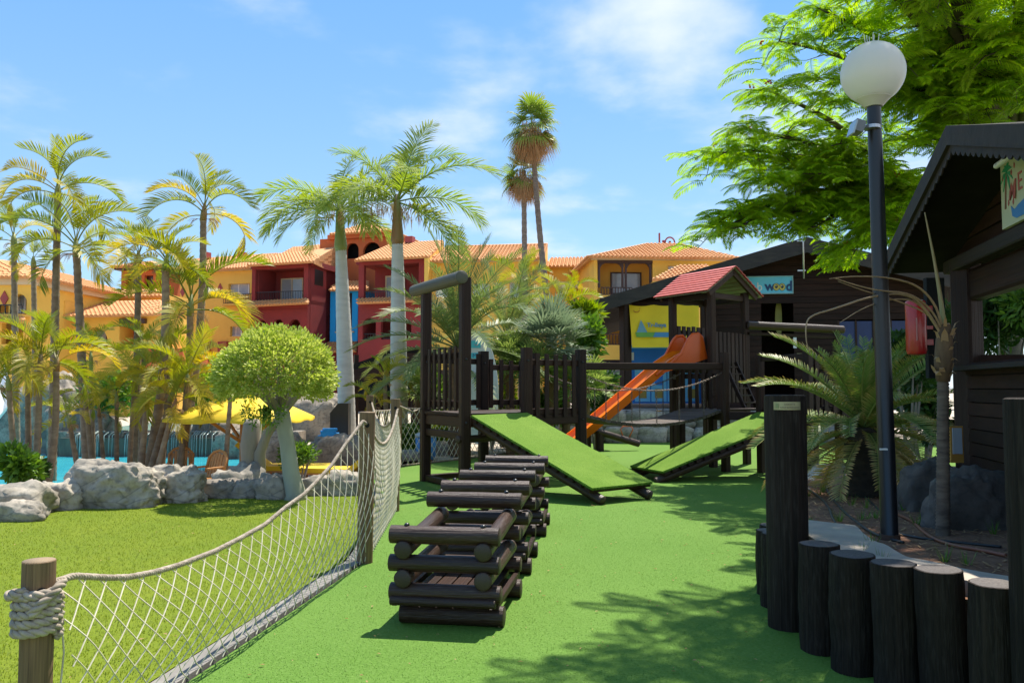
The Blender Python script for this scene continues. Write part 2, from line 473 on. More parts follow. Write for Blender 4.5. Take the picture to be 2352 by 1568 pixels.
rock(95, 235, 930, 1052, 'broad grey rock at the far pool edge', 16, M_rockg, Y=24.6, dep=0.4, z0=-0.45)
rock(120, 220, 985, 1052, 'overhanging rock with wet base at the far pool edge', 17, M_rockg, Y=24.2, dep=0.4, z0=-0.45)
rock(190, 262, 950, 1046, 'grey rock at the left end of the waterfall', 18, M_rockg, Y=25, z0=-0.45)
rock(430, 560, 955, 1058, 'grey rock between upper pool and yellow parasol', 19, M_rockg, Y=24.5, dep=0.4, z0=-0.45)
rock(490, 560, 990, 1064, 'grey rock at the pool edge below the parasol', 20, M_rockg, Y=22.8, dep=0.5, z0=-0.45)
rock(560, 660, 965, 1062, 'rock mound behind the parasol post', 21, M_rockg, Y=19.5, dep=0.6, z0=-0.45)
rock(600, 700, 995, 1066, 'rock behind the yellow sun lounger', 22, M_rockg, Y=18.4, dep=0.5, z0=-0.45)
rock(655, 800, 905, 1010, 'big striated rock wall behind the topiary tree', 23, M_rockg, Y=25.5, dep=0.4)
rock(700, 790, 1004, 1062, 'rounded grey rock under the blue towel pile', 24, M_rockg, Y=19.2, dep=0.7, z0=-0.45)
rock(720, 850, 1000, 1075, 'long grey rock at the foot of the palms', 25, M_rockg, Y=18.0, dep=0.4, z0=-0.45)
rock(905, 990, 1030, 1072, 'pale rock behind the wire net by the blue bin', 26, M_rock, Y=18.6, dep=0.5)
rock(985, 1062, 1012, 1062, 'pale rock behind the wire net under the deck', 27, M_rock, Y=20.0, dep=0.5)
# waterfall wall under the upper pool
wf = thing('waterfall_wall', (-9.6, 22.6, -0.05), 'stone ledge wall with a thin sheet of water below the upper pool', 'wall')
mb = MB()
for i in range(26):
    x0 = -13.4 + i * 0.28
    mb.box((x0 + 0.12, 24.4 + 0.08 * math.sin(i * 1.7), -0.22), (0.27, 0.9, 1.10 + 0.04 * math.sin(i * 2.3)))
mb.build('ledge', M_rockg, wf)
mb = MB()
mb.box((-9.8, 23.82, -0.32), (6.2, 0.3, 1.0))
mb.build('wet_face', mat('algae stone', (0.12, 0.105, 0.07), 0.35, c2=(0.05, 0.05, 0.035), scale=(5, 5, 1), bump=0.6), wf)
mb = MB()
for i in range(60):
    x0 = -12.6 + random.random() * 5.6
    mb.tube([(x0, 23.95, 0.36), (x0, 23.6, 0.26), (x0 + 0.01, 23.55, -0.5)], [0.02, 0.016, 0.012], 5, a=0.0)
mb.build('water_sheet', mat('falling water', (0.30, 0.36, 0.33), 0.15, c2=(0.14, 0.18, 0.16), scale=(9, 9, 1)), wf, smooth=True)
# white water slide, left
ws = thing('water_slide', (-13.0, 21, 0), 'white water slide chute running down the rocks at the left edge', 'slide')
mb = MB()
pth = [(-14.6, 23.0, 1.9), (-13.9, 22.0, 1.62), (-13.3, 21.2, 1.2), (-13.0, 20.6, 0.8), (-13.0, 20.0, 0.35), (-12.9, 19.5, 0.05)]
vs, fs = [], []
for i, p in enumerate(pth):
    for k in range(9):
        t = math.pi * (1.0 + k / 8.0)
        vs.append((p[0] + 0.42 * math.cos(t), p[1] + 0.1 * math.cos(t), p[2] + 0.38 + 0.38 * math.sin(t)))
for i in range(len(pth) - 1):
    for k in range(8):
        fs.append((i * 9 + k, i * 9 + k + 1, (i + 1) * 9 + k + 1, (i + 1) * 9 + k))
mb.add(vs, fs)
mb.build('chute', M_white, ws, smooth=True)
# stone retaining wall under the snack house
rw = thing('retaining_wall', (4.0, 24.6, 0), 'pale mortared rock wall below the dark timber house', 'wall')
k = 0
for row in range(2):
    x = 1.0
    while x < 9.6:
        wdt = random.uniform(0.55, 1.1)
        o = put('stone', rock_mesh('stone', (wdt * 0.56, 0.45, 0.55), 40 + k, M_rock, 3, 0.8, 0.12, 4.5), rw, Matrix.Translation((x + wdt / 2, 24.9 + 0.12 * math.sin(x * 1.7) + row * 0.18, row * 0.46 - 0.05)))
        x += wdt; k += 1
mb = MB(); mb.box((5.2, 25.4, 0.44), (9.2, 0.7, 0.9)); mb.build('core', M_rockg, rw)
sheet('house_terrace', [(0.6, 25.0), (14, 25.0), (14, 44), (1.5, 44)], 0.93, M_pave)
# ================================================================== hotel buildings
def wallmat(name, c, c2):
    return mat(name, c, 0.85, c2=c2, scale=0.8, detail=9, bump=0.15, bscale=12, contrast=(0.3, 0.7))
M_yel = wallmat('yellow render', (0.86, 0.54, 0.095), (0.78, 0.47, 0.08))
M_yel2 = wallmat('ochre render', (0.80, 0.47, 0.085), (0.70, 0.40, 0.07))
M_red = wallmat('dark red render', (0.30, 0.035, 0.030), (0.21, 0.030, 0.028))
M_ora = wallmat('orange render', (0.58, 0.145, 0.038), (0.48, 0.11, 0.03))
M_blue = wallmat('blue render', (0.012, 0.36, 0.78), (0.015, 0.31, 0.70))
M_cream = wallmat('cream band', (0.66, 0.55, 0.35), (0.60, 0.48, 0.30))
M_tile = mat('clay barrel tiles', (0.60, 0.275, 0.095), 0.8, c2=(0.66, 0.34, 0.14), scale=1.3, detail=8, bump=0.2, contrast=(0.3, 0.7), speck=(9.0, (0.40, 0.16, 0.07), 0.4))
M_tiler = mat('red clay tiles', (0.42, 0.12, 0.06), 0.8, c2=(0.52, 0.2, 0.1), scale=2)
M_glass = mat('window glass', (0.30, 0.34, 0.38), 0.08, c2=(0.42, 0.46, 0.48), scale=0.9, spec=0.6)
M_gdark = mat('dark opening glass', (0.012, 0.012, 0.014), 0.3)
M_brown = plain('brown joinery', (0.055, 0.025, 0.02), 0.5)
M_vent = plain('red vent paint', (0.36, 0.06, 0.05), 0.6)
class Frame:
    def __init__(s, u, Y, yaw, base=-0.1):
        """facade plane: passes Y metres ahead at picture column u; yaw > 0 turns its left end away"""
        p = at(u, 891, Y)
        s.O = Vector((p.x, p.y, 0)); s.t = Vector((math.cos(yaw), -math.sin(yaw), 0)); s.n = Vector((-math.sin(yaw), -math.cos(yaw), 0))
        s.base = base
    def sz(s, u, v, k=0.0):
        r = ray(u, v); c = Vector((0, 0, CAMZ))
        d = ((s.O + s.n * k) - c).dot(s.n) / r.dot(s.n)
        p = c + r * d
        return (p - s.O).dot(s.t), p.z
    def P(s, a, z, k=0.0):
        q = s.O + s.t * a + s.n * k
        return Vector((q.x, q.y, z))
    def box(s, mb, s0, s1, z0, z1, k0, k1):
        mb.hexa([s.P(s0, z0, k1), s.P(s1, z0, k1), s.P(s1, z0, k0), s.P(s0, z0, k0), s.P(s0, z1, k1), s.P(s1, z1, k1), s.P(s1, z1, k0), s.P(s0, z1, k0)])
        return mb
    def ubox(s, mb, u0, u1, v0, v1, k0, k1):
        a, zt = s.sz(u0, v0, k1); b, _ = s.sz(u1, v0, k1); _, zb = s.sz((u0 + u1) / 2, v1, k1); _, zt = s.sz((u0 + u1) / 2, v0, k1)
        return s.box(mb, a, b, zb, zt, k0, k1)
    def wall(s, name, m, parent, s0, s1, z0, z1, k0, k1, holes=()):
        """wall slab with real openings: holes = (s0, s1, z0, z1, arched)"""
        mb = MB()
        xs = sorted({s0, s1} | {h[0] for h in holes} | {h[1] for h in holes})
        for i in range(len(xs) - 1):
            a, b = xs[i], xs[i + 1]
            if b - a < 1e-4: continue
            hs = sorted([h for h in holes if h[0] <= a + 1e-5 and h[1] >= b - 1e-5], key=lambda h: h[2])
            z = z0
            for h in hs:
                if h[2] > z: s.box(mb, a, b, z, h[2], k0, k1)
                z = max(z, h[3])
            if z1 > z: s.box(mb, a, b, z, z1, k0, k1)
        for h in holes:
            if h[4]:
                r = (h[1] - h[0]) / 2; cx = (h[0] + h[1]) / 2; cz = h[3] - r
                for sg in (-1, 1):
                    poly = [(cx + sg * r, h[3]), (cx, h[3])]
                    for q in range(1, 9):
                        t = math.pi / 2 * q / 8
                        poly.append((cx + sg * r * math.sin(t), cz + r * math.cos(t)))
                    mb.prism([s.P(a, z, k1) for a, z in poly], s.n * (k0 - k1))
        return mb.build(name, m, parent, recalc=True)
    def uwall(s, name, m, parent, u0, u1, v0, k0, k1, uholes=(), zb=None):
        a, zt = s.sz(u0, v0, k1); b, zt2 = s.sz(u1, v0, k1)
        hs = []
        for h in uholes:
            ha, hz1 = s.sz(h[0], h[2], k1); hb, _ = s.sz(h[1], h[2], k1); _, hz0 = s.sz((h[0] + h[1]) / 2, h[3], k1); _, hz1 = s.sz((h[0] + h[1]) / 2, h[2], k1)
            hs.append((ha, hb, hz0, hz1, len(h) > 4 and h[4]))
        return s.wall(name, m, parent, a, b, s.base if zb is None else zb, (zt + zt2) / 2, k0, k1, hs)
def roof_tiles(name, parent, e0, e1, r1, r0, m=None, pitch=0.26, rad=0.115, course=0.42):
    """barrel tiles on the slope e0-e1 (eave) r1-r0 (top): every column of tiles runs up the slope"""
    m = m or M_tile
    e0, e1, r0, r1 = map(Vector, (e0, e1, r0, r1))
    x = (e1 - e0).normalized()
    nrm = x.cross((r0 - e0) if (r0 - e0).length > 0.1 else (r1 - e0)).normalized()
    if nrm.z < 0: nrm = -nrm
    y = nrm.cross(x)
    def loc(p): return ((p - e0).dot(x), (p - e0).dot(y))
    poly = [loc(p) for p in (e0, e1, r1, r0)]
    def span(sx):
        ys = []
        for i in range(4):
            a, b = poly[i], poly[(i + 1) % 4]
            if abs(a[0] - b[0]) > 1e-6 and min(a[0], b[0]) <= sx <= max(a[0], b[0]):
                ys.append(a[1] + (b[1] - a[1]) * (sx - a[0]) / (b[0] - a[0]))
        return (min(ys), max(ys)) if len(ys) > 1 else None
    mb = MB()
    # under sheet
    mb.prism([e0, e1, r1, r0], -nrm * 0.10)
    x0, x1 = min(p[0] for p in poly), max(p[0] for p in poly)
    n = max(2, int((x1 - x0) / pitch))
    for i in range(n):
        sx = x0 + (i + 0.5) * (x1 - x0) / n
        sp = span(sx)
        if not sp or sp[1] - sp[0] < 0.12: continue
        yy = sp[0] - (0.10 if abs(sp[0]) < 0.05 else 0)
        vs, fs, al = [], [], []
        nc = max(1, int(round((sp[1] - yy) / course)))
        for q in range(nc):
            ya = yy + (sp[1] - yy) * q / nc; yb = yy + (sp[1] - yy) * (q + 1) / nc
            b0 = len(vs)
            for yv, rr, lift in ((ya, rad, 0.03), (yb, rad * 0.86, 0.0)):
                for k in range(5):
                    t = math.pi * k / 4
                    vs.append(e0 + x * (sx + rr * math.cos(t)) + y * yv + nrm * (lift + rr * math.sin(t)))
            for k in range(4):
                fs.append((b0 + k, b0 + k + 1, b0 + 5 + k + 1, b0 + 5 + k))
            if q == 0 or True: fs.append(tuple(b0 + k for k in range(5)))
        mb.add(vs, fs)
    o = mb.build(name, m, parent)
    o['kind'] = 'stuff'
    return o
def ridge_cap(parent, a, b, m=None, r=0.13):
    mb = MB(); mb.tube([a, b], r, 8); return mb.build('ridge_tiles', m or M_tile, parent, smooth=True)
def window(fr, parent, u0, u1, v0, v1, k=0.0, fm=None, gm=None, mull=1, deep=0.0):
    a, z1 = fr.sz(u0, v0, k); b, _ = fr.sz(u1, v0, k); _, z0 = fr.sz((u0 + u1) / 2, v1, k)
    mb = MB(); fw = 0.09
    for (x0, x1, y0, y1) in ((a, b, z0, z0 + fw), (a, b, z1 - fw, z1), (a, a + fw, z0 + fw, z1 - fw), (b - fw, b, z0 + fw, z1 - fw)):
        fr.box(mb, x0, x1, y0, y1, k - 0.08, k + 0.05)
    for i in range(mull):
        c = a + (b - a) * (i + 1) / (mull + 1)
        fr.box(mb, c - 0.045, c + 0.045, z0 + fw, z1 - fw, k - 0.07, k + 0.04)
    w_ = mb.build('window', fm or M_white, parent)
    for i in range(mull + 1):
        x0 = a + (b - a) * i / (mull + 1) + 0.05; x1 = a + (b - a) * (i + 1) / (mull + 1) - 0.05
        mp = MB(); fr.box(mp, x0, x1, z0 + 0.05, z1 - 0.05, k - 0.05, k + 0.012)
        mp.build('pane', gm or M_glass, w_)
    return w_
def railing(fr, parent, u0, u1, v0, v1, k, m, step=0.16, rail=0.05, bal=0.03):
    a, z1 = fr.sz(u0, v0, k); b, _ = fr.sz(u1, v0, k); _, z0 = fr.sz((u0 + u1) / 2, v1, k)
    mb = MB()
    fr.box(mb, a, b, z1 - rail, z1, k - rail / 2, k + rail / 2)
    r = mb.build('railing', m, parent)
    mb = MB(); fr.box(mb, a, b, z0, z0 + rail, k - rail / 2, k + rail / 2); mb.build('bottom_rail', m, r)
    n = int((b - a) / step)
    for i in range(n + 1):
        c = a + (b - a) * i / max(n, 1)
        bb = MB(); fr.box(bb, c - bal / 2, c + bal / 2, z0 + rail, z1 - rail, k - bal / 2, k + bal / 2)
        bb.build('baluster', m, r)
    return r
def lozenge(fr, parent, u, v, k=0.06, h=0.42, w_=0.24):
    a, z = fr.sz(u, v, k)
    mb = MB(); mb.prism([fr.P(a, z - h, k), fr.P(a + w_, z, k), fr.P(a, z + h, k), fr.P(a - w_, z, k)], -fr.n * 0.06)
    return mb.build('lozenge_vent', M_vent, parent)
def vent(fr, parent, u, v, k):
    a, z = fr.sz(u, v, k); mb = MB()
    fr.box(mb, a - 0.3, a + 0.3, z - 0.05, z + 0.45, k - 0.3, k + 0.3)
    fr.box(mb, a - 0.18, a + 0.18, z - 0.6, z - 0.05, k - 0.18, k + 0.18)
    return mb.build('roof_vent', M_vent, parent)
def pipe_lit(*a): pass
def roof_u(fr, parent, eave, top, k_e, k_t, m=None, nm='roof_tiles', pitch=0.26):
    """slope from picture points: eave ((u,v),(u,v)) on plane k_e, top on plane k_t"""
    pts = []
    for (u, v), k in ((eave[0], k_e), (eave[1], k_e), (top[1], k_t), (top[0], k_t)):
        a, z = fr.sz(u, v, k); pts.append(fr.P(a, z, k))
    return roof_tiles(nm, parent, pts[0], pts[1], pts[2], pts[3], m, pitch), pts

# ---- main block: left yellow wing, red balcony house, orange tower, blue window, second red house
F1 = Frame(715, 60.0, math.radians(17))
# yellow wing (left of the red balcony)
yw = thing('yellow_hotel_wing', F1.P(-8, 0), 'yellow hotel wing with arched window, left of the first dark red balcony', 'building')
F1.uwall('wall', M_yel, yw, 402, 580, 616, -6.0, -2.2, [(464, 488, 654, 684, True), (525, 574, 651, 677), (529, 557, 749, 772)])
window(F1, yw, 525.5, 573.5, 651.5, 677, -2.5); window(F1, yw, 464.5, 487.5, 658, 684, -2.5, M_brown); window(F1, yw, 529.5, 556.5, 749.5, 772, -2.5)
railing(F1, yw, 514, 580, 676, 696, -1.9, M_brown)
mb = MB(); F1.ubox(mb, 510, 580, 696, 701, -2.2, -1.7); mb.build('balcony_slab', M_yel2, yw)
mb = MB(); F1.ubox(mb, 425, 580, 616, 623, -2.19, -2.0); mb.build('cornice', M_cream, yw)
_, pts = roof_u(F1, yw, ((428, 623), (574, 614)), ((447, 597), (636, 584)), -1.6, -6.5)
ridge_cap(yw, pts[3], pts[2])
_, pts = roof_u(F1, yw, ((392, 622), (428, 623)), ((446.5, 597.2), (447, 597)), -4.0, -6.5, nm='hip_tiles')
lozenge(F1, yw, 505, 662, -2.16); lozenge(F1, yw, 419, 670, -2.16)
vent(F1, yw, 473, 592, -5.5); vent(F1, yw, 556, 592, -5.5)
mb = MB(); F1.ubox(mb, 372, 402, 640, 900, -6.0, -3.0); mb.build('side_wall', M_yel2, yw)
for u0, u1 in ((400, 420), (436, 480), (500, 520)):
    mb = MB(); F1.ubox(mb, u0, u1, 784, 830, -2.2, -1.9); mb.build('shutter', M_vent, yw)
# red house with deep balcony
rh = thing('red_balcony_house', F1.P(0, 0), 'dark red hotel house with deep balcony, left of the orange tower', 'building')
F1.uwall('front_wall', M_red, rh, 579, 708, 608.5, -0.35, 0.0,
         [(587, 698, 617, 690), (588, 613, 735, 772, True), (626.5, 651.5, 733, 772, True), (664, 690, 733, 772, True)])
mb = MB()
a0, _ = F1.sz(579, 640, 0); a1, zt = F1.sz(708, 640, 0); _, zf = F1.sz(640, 690, 0); _, ztop = F1.sz(640, 609, 0)
F1.box(mb, a0, a1, -.1, ztop, -6.0, -2.6); mb.build('core', M_red, rh)
mb = MB(); F1.box(mb, a0, a0 + 0.35, zf, ztop, -2.6, -0.36); F1.box(mb, a0, a0 + 0.3, 0, zf - 0.3, -2.6, -0.36); mb.build('inner_side', M_red, rh)
mb = MB(); F1.box(mb, a0, a1, zf - 0.3, zf, -2.6, -0.36); mb.build('balcony_floor', M_red, rh)
mb = MB(); F1.box(mb, a0 - .4, a1 + .2, ztop - 0.12, ztop + .28, -4.0, -0.36); mb.build('balcony_ceiling', M_red, rh)
# right side wall with its own opening and sloping top
s_, zlo = F1.sz(708, 690, 0)
mb = MB()
q = [(-0.36, 0), (-8.5, 0), (-8.5, ztop - 0.4), (-0.36, ztop + 0.05)]
mb.prism([F1.P(a1, z, k) for k, z in q], F1.t * -0.3); mb.build('side_wall', M_red, rh, recalc=True)
mb = MB(); q = [(-0.9, zf + 1.2), (-2.1, zf + 1.2), (-2.1, ztop - 0.3), (-0.9, ztop - 0.25)]
mb.prism([F1.P(a1 + 0.02, z, k) for k, z in q], F1.t * -0.2); mb.build('side_opening', M_gdark, rh, recalc=True)
window(F1, rh, 646, 697, 640, 690, -2.5, M_cream)
railing(F1, rh, 587, 698, 671, 690, -0.15, M_blackp, 0.14, 0.05, 0.025)
roof_u(F1, rh, ((569, 703), (709, 695.5)), ((572, 693), (706, 687)), 0.75, 0.02, nm='awning_tiles')
_, pts = roof_u(F1, rh, ((566, 610), (716, 601)), ((640, 584), (770, 567)), 0.7, -5.5)
e_r = pts[1]; r_r = pts[2]
roof_tiles('hip_tiles', rh, e_r, F1.P(*F1.sz(785, 636, -7.5), -7.5), r_r + F1.t * 0.1, r_r)
for (u0, u1) in ((588, 613), (626.5, 651.5), (664, 690)):
    railing(F1, rh, u0, u1, 758, 771, -0.2, M_blackp, 0.2)
mb = MB(); F1.ubox(mb, 580, 708, 711, 713, -0.001, 0.06); mb.build('string_course', M_red, rh)
# higher roof joining the tower
hr = thing('upper_roof_wing', F1.P(0, 0, -6), 'yellow gable wing with raised tile roof against the orange tower', 'building')
F1.uwall('wall', M_yel, hr, 660, 770, 590, -10.5, -6.6)
_, pts = roof_u(F1, hr, ((640, 589), (768, 575)), ((672, 570), (770, 564)), -5.6, -8.0)
ridge_cap(hr, pts[3], pts[2]); vent(F1, hr, 774, 569, -7.8)
# orange tower
tw = thing('orange_tower', F1.P(6, 0, -6), 'orange tower with two black arches and hip tile roof', 'tower')
F1.uwall('front_wall', M_ora, tw, 735, 891, 545, -6.2, -5.9, [(795, 824, 558, 594, True), (834, 874, 556, 592, True)])
ta, tz = F1.sz(768, 545, -6); tb, tz2 = F1.sz(891, 545, -6)
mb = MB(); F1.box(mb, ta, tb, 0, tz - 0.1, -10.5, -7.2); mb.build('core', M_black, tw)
mb = MB(); F1.box(mb, tb - 0.3, tb, 0, tz - 0.02, -10.5, -6.21); mb.build('side_wall', M_ora, tw)
mb = MB(); F1.box(mb, ta - 0.0, ta + 0.3, 0, tz - 0.02, -10.5, -6.21); mb.build('back_side_wall', M_ora, tw)
mb = MB(); F1.box(mb, ta - 0.35, tb + 0.35, tz - 0.25, tz + 0.12, -10.9, -5.5); mb.build('cornice', M_ora, tw)
ea, ez = F1.sz(757, 541, -5.2); eb, _ = F1.sz(897, 541, -5.2); ap, az = F1.sz(848, 512, -8.0)
E0, E1, E2, E3 = F1.P(ea, tz + 0.1, -5.2), F1.P(eb, tz + 0.1, -5.2), F1.P(eb, tz + 0.1, -11.0), F1.P(ea, tz + 0.1, -11.0)
A1, A2 = F1.P(ap - 0.1, az, -8.0), F1.P(ap + 0.1, az, -8.0)
roof_tiles('roof_tiles', tw, E0, E1, A2, A1); roof_tiles('side_roof_tiles', tw, E1, E2, A2 , A1); roof_tiles('left_roof_tiles', tw, E3, E0, A1, A2)
# connecting orange wall below the tower, left of the blue window
mb = MB(); F1.ubox(mb, 735, 770, 575, 900, -6.6, -5.95); mb.build('low_wall', M_ora, tw)
# blue window bay
bb_ = thing('blue_window_bay', F1.P(4, 0, -3), 'bright blue window bay with small tile roof between the red houses', 'bay window')
F1.uwall('frame_wall', M_blue, bb_, 759, 822, 666, -5.8, -3.0, [(771.5, 809, 672, 761)], zb=F1.sz(790, 784, -3)[1])
mb = MB(); F1.ubox(mb, 771, 810, 671, 762, -3.6, -3.4); mb.build('pane', M_gdark, bb_)
mb = MB(); F1.ubox(mb, 769, 812, 760.5, 763.5, -3.0, -2.85); mb.build('sill', M_cream, bb_)
roof_u(F1, bb_, ((757, 666.5), (846, 664)), ((772, 648), (846, 647)), -2.5, -4.6)
roof_u(F1, bb_, ((744, 808), (818, 806)), ((752, 785), (818, 783)), -1.8, -3.2, nm='skirt_tiles')
mb = MB(); F1.ubox(mb, 748, 820, 806, 905, -6.0, -2.6); mb.build('lower_wall', M_red, bb_)
# second red house
r2 = thing('red_arched_house', F1.P(8, 0), 'dark red hotel house with arched openings, behind the second royal palm', 'building')
F1.uwall('front_wall', M_red, r2, 824, 984, 598, -0.35, 0.0,
         [(836, 962, 606, 688), (833, 863.5, 730, 779, True), (875, 901, 730, 779, True), (912, 945, 730, 779, True)])
a0, _ = F1.sz(824, 640, 0); a1, _ = F1.sz(984, 640, 0); _, zf = F1.sz(900, 688, 0); _, ztop = F1.sz(900, 598, 0)
mb = MB(); F1.box(mb, a0, a1, -.1, ztop, -6.5, -2.6); mb.build('core', M_red, r2)
mb = MB(); F1.box(mb, a0, a1, zf - 0.3, zf, -2.6, -0.36); mb.build('balcony_floor', M_red, r2)
mb = MB(); F1.box(mb, a0 - .4, a1, ztop - 0.12, ztop + .28, -4.0, -0.36); mb.build('balcony_ceiling', M_red, r2)
mb = MB(); F1.box(mb, a0, a0 + 0.3, 0, zf - 0.31, -2.6, -0.36); mb.build('inner_side', M_red, r2)
window(F1, r2, 886, 930, 634, 688, -2.5, M_cream)
railing(F1, r2, 836, 962, 670, 688, -0.15, M_blackp, 0.14, 0.05, 0.025)
roof_u(F1, r2, ((820, 696), (984, 690)), ((822, 686.5), (984, 682)), 0.75, 0.02, nm='awning_tiles')
_, pts = roof_u(F1, r2, ((814, 598.5), (984, 589.5)), ((905, 560), (1020, 556)), 0.7, -5.5)
vent(F1, r2, 942, 557, -5.0)
mb = MB(); e = [pts[1], pts[2], pts[2] + F1.n * -3.0, pts[1] - Vector((0, 0, 3))]
mb.prism([pts[1] - Vector((0, 0, .1)), pts[2] - Vector((0, 0, .1)), pts[2] - Vector((0, 0, 4.5)), pts[1] - Vector((0, 0, 3.4))], -F1.t * 0.3); mb.build('gable_wall', M_yel, r2, recalc=True)
for (u0, u1) in ((833, 863.5), (875, 901), (912, 945)):
    railing(F1, r2, u0, u1, 766, 778, -0.2, M_blackp, 0.2)
# ---- right yellow wing
F2 = Frame(1100, 57.0, math.radians(6))
y2 = thing('yellow_tile_roof_wing', F2.P(0, 0), 'yellow hotel wing with long tile roof behind the feather palm', 'building')
F2.uwall('wall', M_yel, y2, 984, 1246, 592, -6.5, -0.6, [(1170, 1212, 648, 682), (1085, 1125, 650, 684), (1000, 1030, 648, 682)])
for u0, u1 in ((1170, 1212), (1085, 1125), (1000, 1030)):
    window(F2, y2, u0 + .5, u1 - .5, 648.5, 683, -0.9)
railing(F2, y2, 1160, 1222, 683, 702, -0.4, M_brown)
mb = MB(); F2.ubox(mb, 984, 1246, 594, 601, -0.62, -0.35); mb.build('fascia', M_cream, y2)
_, pts = roof_u(F2, y2, ((983, 600), (1250, 592.5)), ((1024, 568), (1258, 562)), 0.1, -5.0)
ridge_cap(y2, pts[3], pts[2])
mb = MB(); mb.prism([pts[1] - Vector((0, 0, .12)), pts[2] - Vector((0, 0, .12)), pts[2] - Vector((0, 0, 5)), pts[1] - Vector((0, 0, 3.6))], -F2.t * 0.4); mb.build('gable_wall', M_yel, y2, recalc=True)
y3 = thing('low_yellow_link', F2.P(9, 0), 'low yellow link building with white window beside the leaning fan palm', 'building')
F2.uwall('wall', M_yel, y3, 1246, 1356, 611, -7.0, -3.0, [(1281, 1340, 644.5, 664)])
window(F2, y3, 1281.5, 1339.5, 645, 664, -3.3)
mb = MB(); F2.ubox(mb, 1284, 1296, 646, 663, -3.27, -3.24); F2.ubox(mb, 1322, 1336, 646, 663, -3.27, -3.24); mb.build('curtain', M_white, y3)
_, pts = roof_u(F2, y3, ((1250, 612), (1356, 610)), ((1264, 593), (1356, 592)), -2.3, -5.5)
roof_u(F2, y3, ((1318, 676), (1366, 675)), ((1322, 664), (1366, 663)), -1.0, -2.6, M_tiler, nm='awning_tiles')
# ---- far right yellow house with wooden loggia
F3 = Frame(1450, 52.0, math.radians(-4))
y4 = thing('loggia_house', F3.P(0, 0), 'yellow hotel house with brown wooden loggia and hip tile roof', 'building')
F3.uwall('front_wall', M_yel, y4, 1364, 1692, 589, -0.4, 0.0, [(1372, 1499, 598, 678), (1534, 1577, 610, 640), (1387, 1428, 735, 792)])
a0, _ = F3.sz(1364, 640, 0); a1, _ = F3.sz(1692, 640, 0); _, zt = F3.sz(1500, 589, 0); _, zf = F3.sz(1430, 678, 0)
mb = MB(); F3.box(mb, a0, a1, 0, zt - 0.05, -6.0, -1.9); mb.build('core', M_yel2, y4)
mb = MB(); F3.box(mb, a0 + 0.05, a0 + 4, zf - 0.25, zf, -1.9, -0.41); mb.build('loggia_floor', M_yel2, y4)
mb = MB(); F3.box(mb, a0, a0 + 0.3, 0, zt - 0.1, -1.9, -0.41); mb.build('side_wall', M_yel, y4)
window(F3, y4, 1402, 1473, 625, 676, -1.85, M_brown, None, 1); window(F3, y4, 1534.5, 1576.5, 610.5, 640, -0.3, M_white, None, 1)
for u in (1376, 1430, 1437.5, 1494):
    mb = MB(); F3.ubox(mb, u - 2.2, u + 2.2, 598, 660, -0.25, -0.1); mb.build('loggia_post', M_brown, y4)
mb = MB(); F3.ubox(mb, 1372, 1499, 597, 604, -0.26, 0.02); mb.build('loggia_beam', M_brown, y4)
for u, sg in ((1378, 1), (1428, -1), (1440, 1), (1492, -1)):
    a, z = F3.sz(u, 604, -.1); mb = MB()
    mb.prism([F3.P(a, z, -.1), F3.P(a + sg * 0.35, z, -.1), F3.P(a + sg * 0.12, z - 0.12, -.1), F3.P(a, z - 0.35, -.1)], -F3.n * 0.12); mb.build('bracket', M_brown, y4, recalc=True)
railing(F3, y4, 1381, 1452, 659, 678, -0.2, M_brown, 0.17, 0.06, 0.05)
railing(F3, y4, 1387, 1428, 766, 792, -0.2, M_brown, 0.17, 0.06, 0.05)
mb = MB(); F3.ubox(mb, 1358, 1697, 589, 597, 0.001, 0.3); mb.build('cornice', M_cream, y4)
e0 = F3.P(*F3.sz(1353, 589.5, 0.8), 0.8); e1 = F3.P(*F3.sz(1702, 589.5, 0.8), 0.8)
e1.z = e0.z
r0 = F3.P(*F3.sz(1490, 560, -4.0), -4.0); r1 = F3.P(*F3.sz(1560, 561, -4.0), -4.0); r1.z = r0.z
roof_tiles('roof_tiles', y4, e0, e1, r1, r0)
b0 = e0 + F3.n * -9.6; b1 = e1 + F3.n * -9.6
roof_tiles('left_roof_tiles', y4, b0, e0, r0, r0 + F3.n * -.1); roof_tiles('right_roof_tiles', y4, e1, b1, r1 + F3.n * -.1, r1)
lr = thing('porch_roof', F3.P(4, 0, 3), 'small tile porch roof above the eave of the dark timber house', 'roof')
_, pts = roof_u(F3, lr, ((1498, 642), (1640, 640)), ((1560, 610), (1625, 607)), 4.0, 1.0)
mb = MB(); F3.ubox(mb, 1512, 1640, 641, 900, 0.5, 3.4); mb.build('wall', M_yel, lr)
# red sign letters on the ridge
sg = thing('rooftop_sign', F3.P(2, 12, -4), 'small red sign letters standing on the tile roof ridge', 'sign')
a, z = F3.sz(1513, 560, -4.2)
mb = MB(); F3.box(mb, a, a + 0.10, z - 0.3, z + 0.75, -4.25, -4.15); F3.box(mb, a + 0.25, a + 0.5, z, z + 0.25, -4.25, -4.15); mb.build('letter', M_vent, sg)
mb = MB()
for i in range(14):
    t = math.pi * 1.15 * i / 13 - 0.2
    c = F3.P(a + 0.78 + 0.33 * math.cos(t), z + 0.1 + 0.36 * math.sin(t), -4.2)
    mb.box(c, (0.09, 0.09, 0.09))
F3.box(mb, a + 0.7, a + 0.85, z - 0.2, z + 0.2, -4.25, -4.15)
mb.build('wheel_emblem', M_vent, sg)
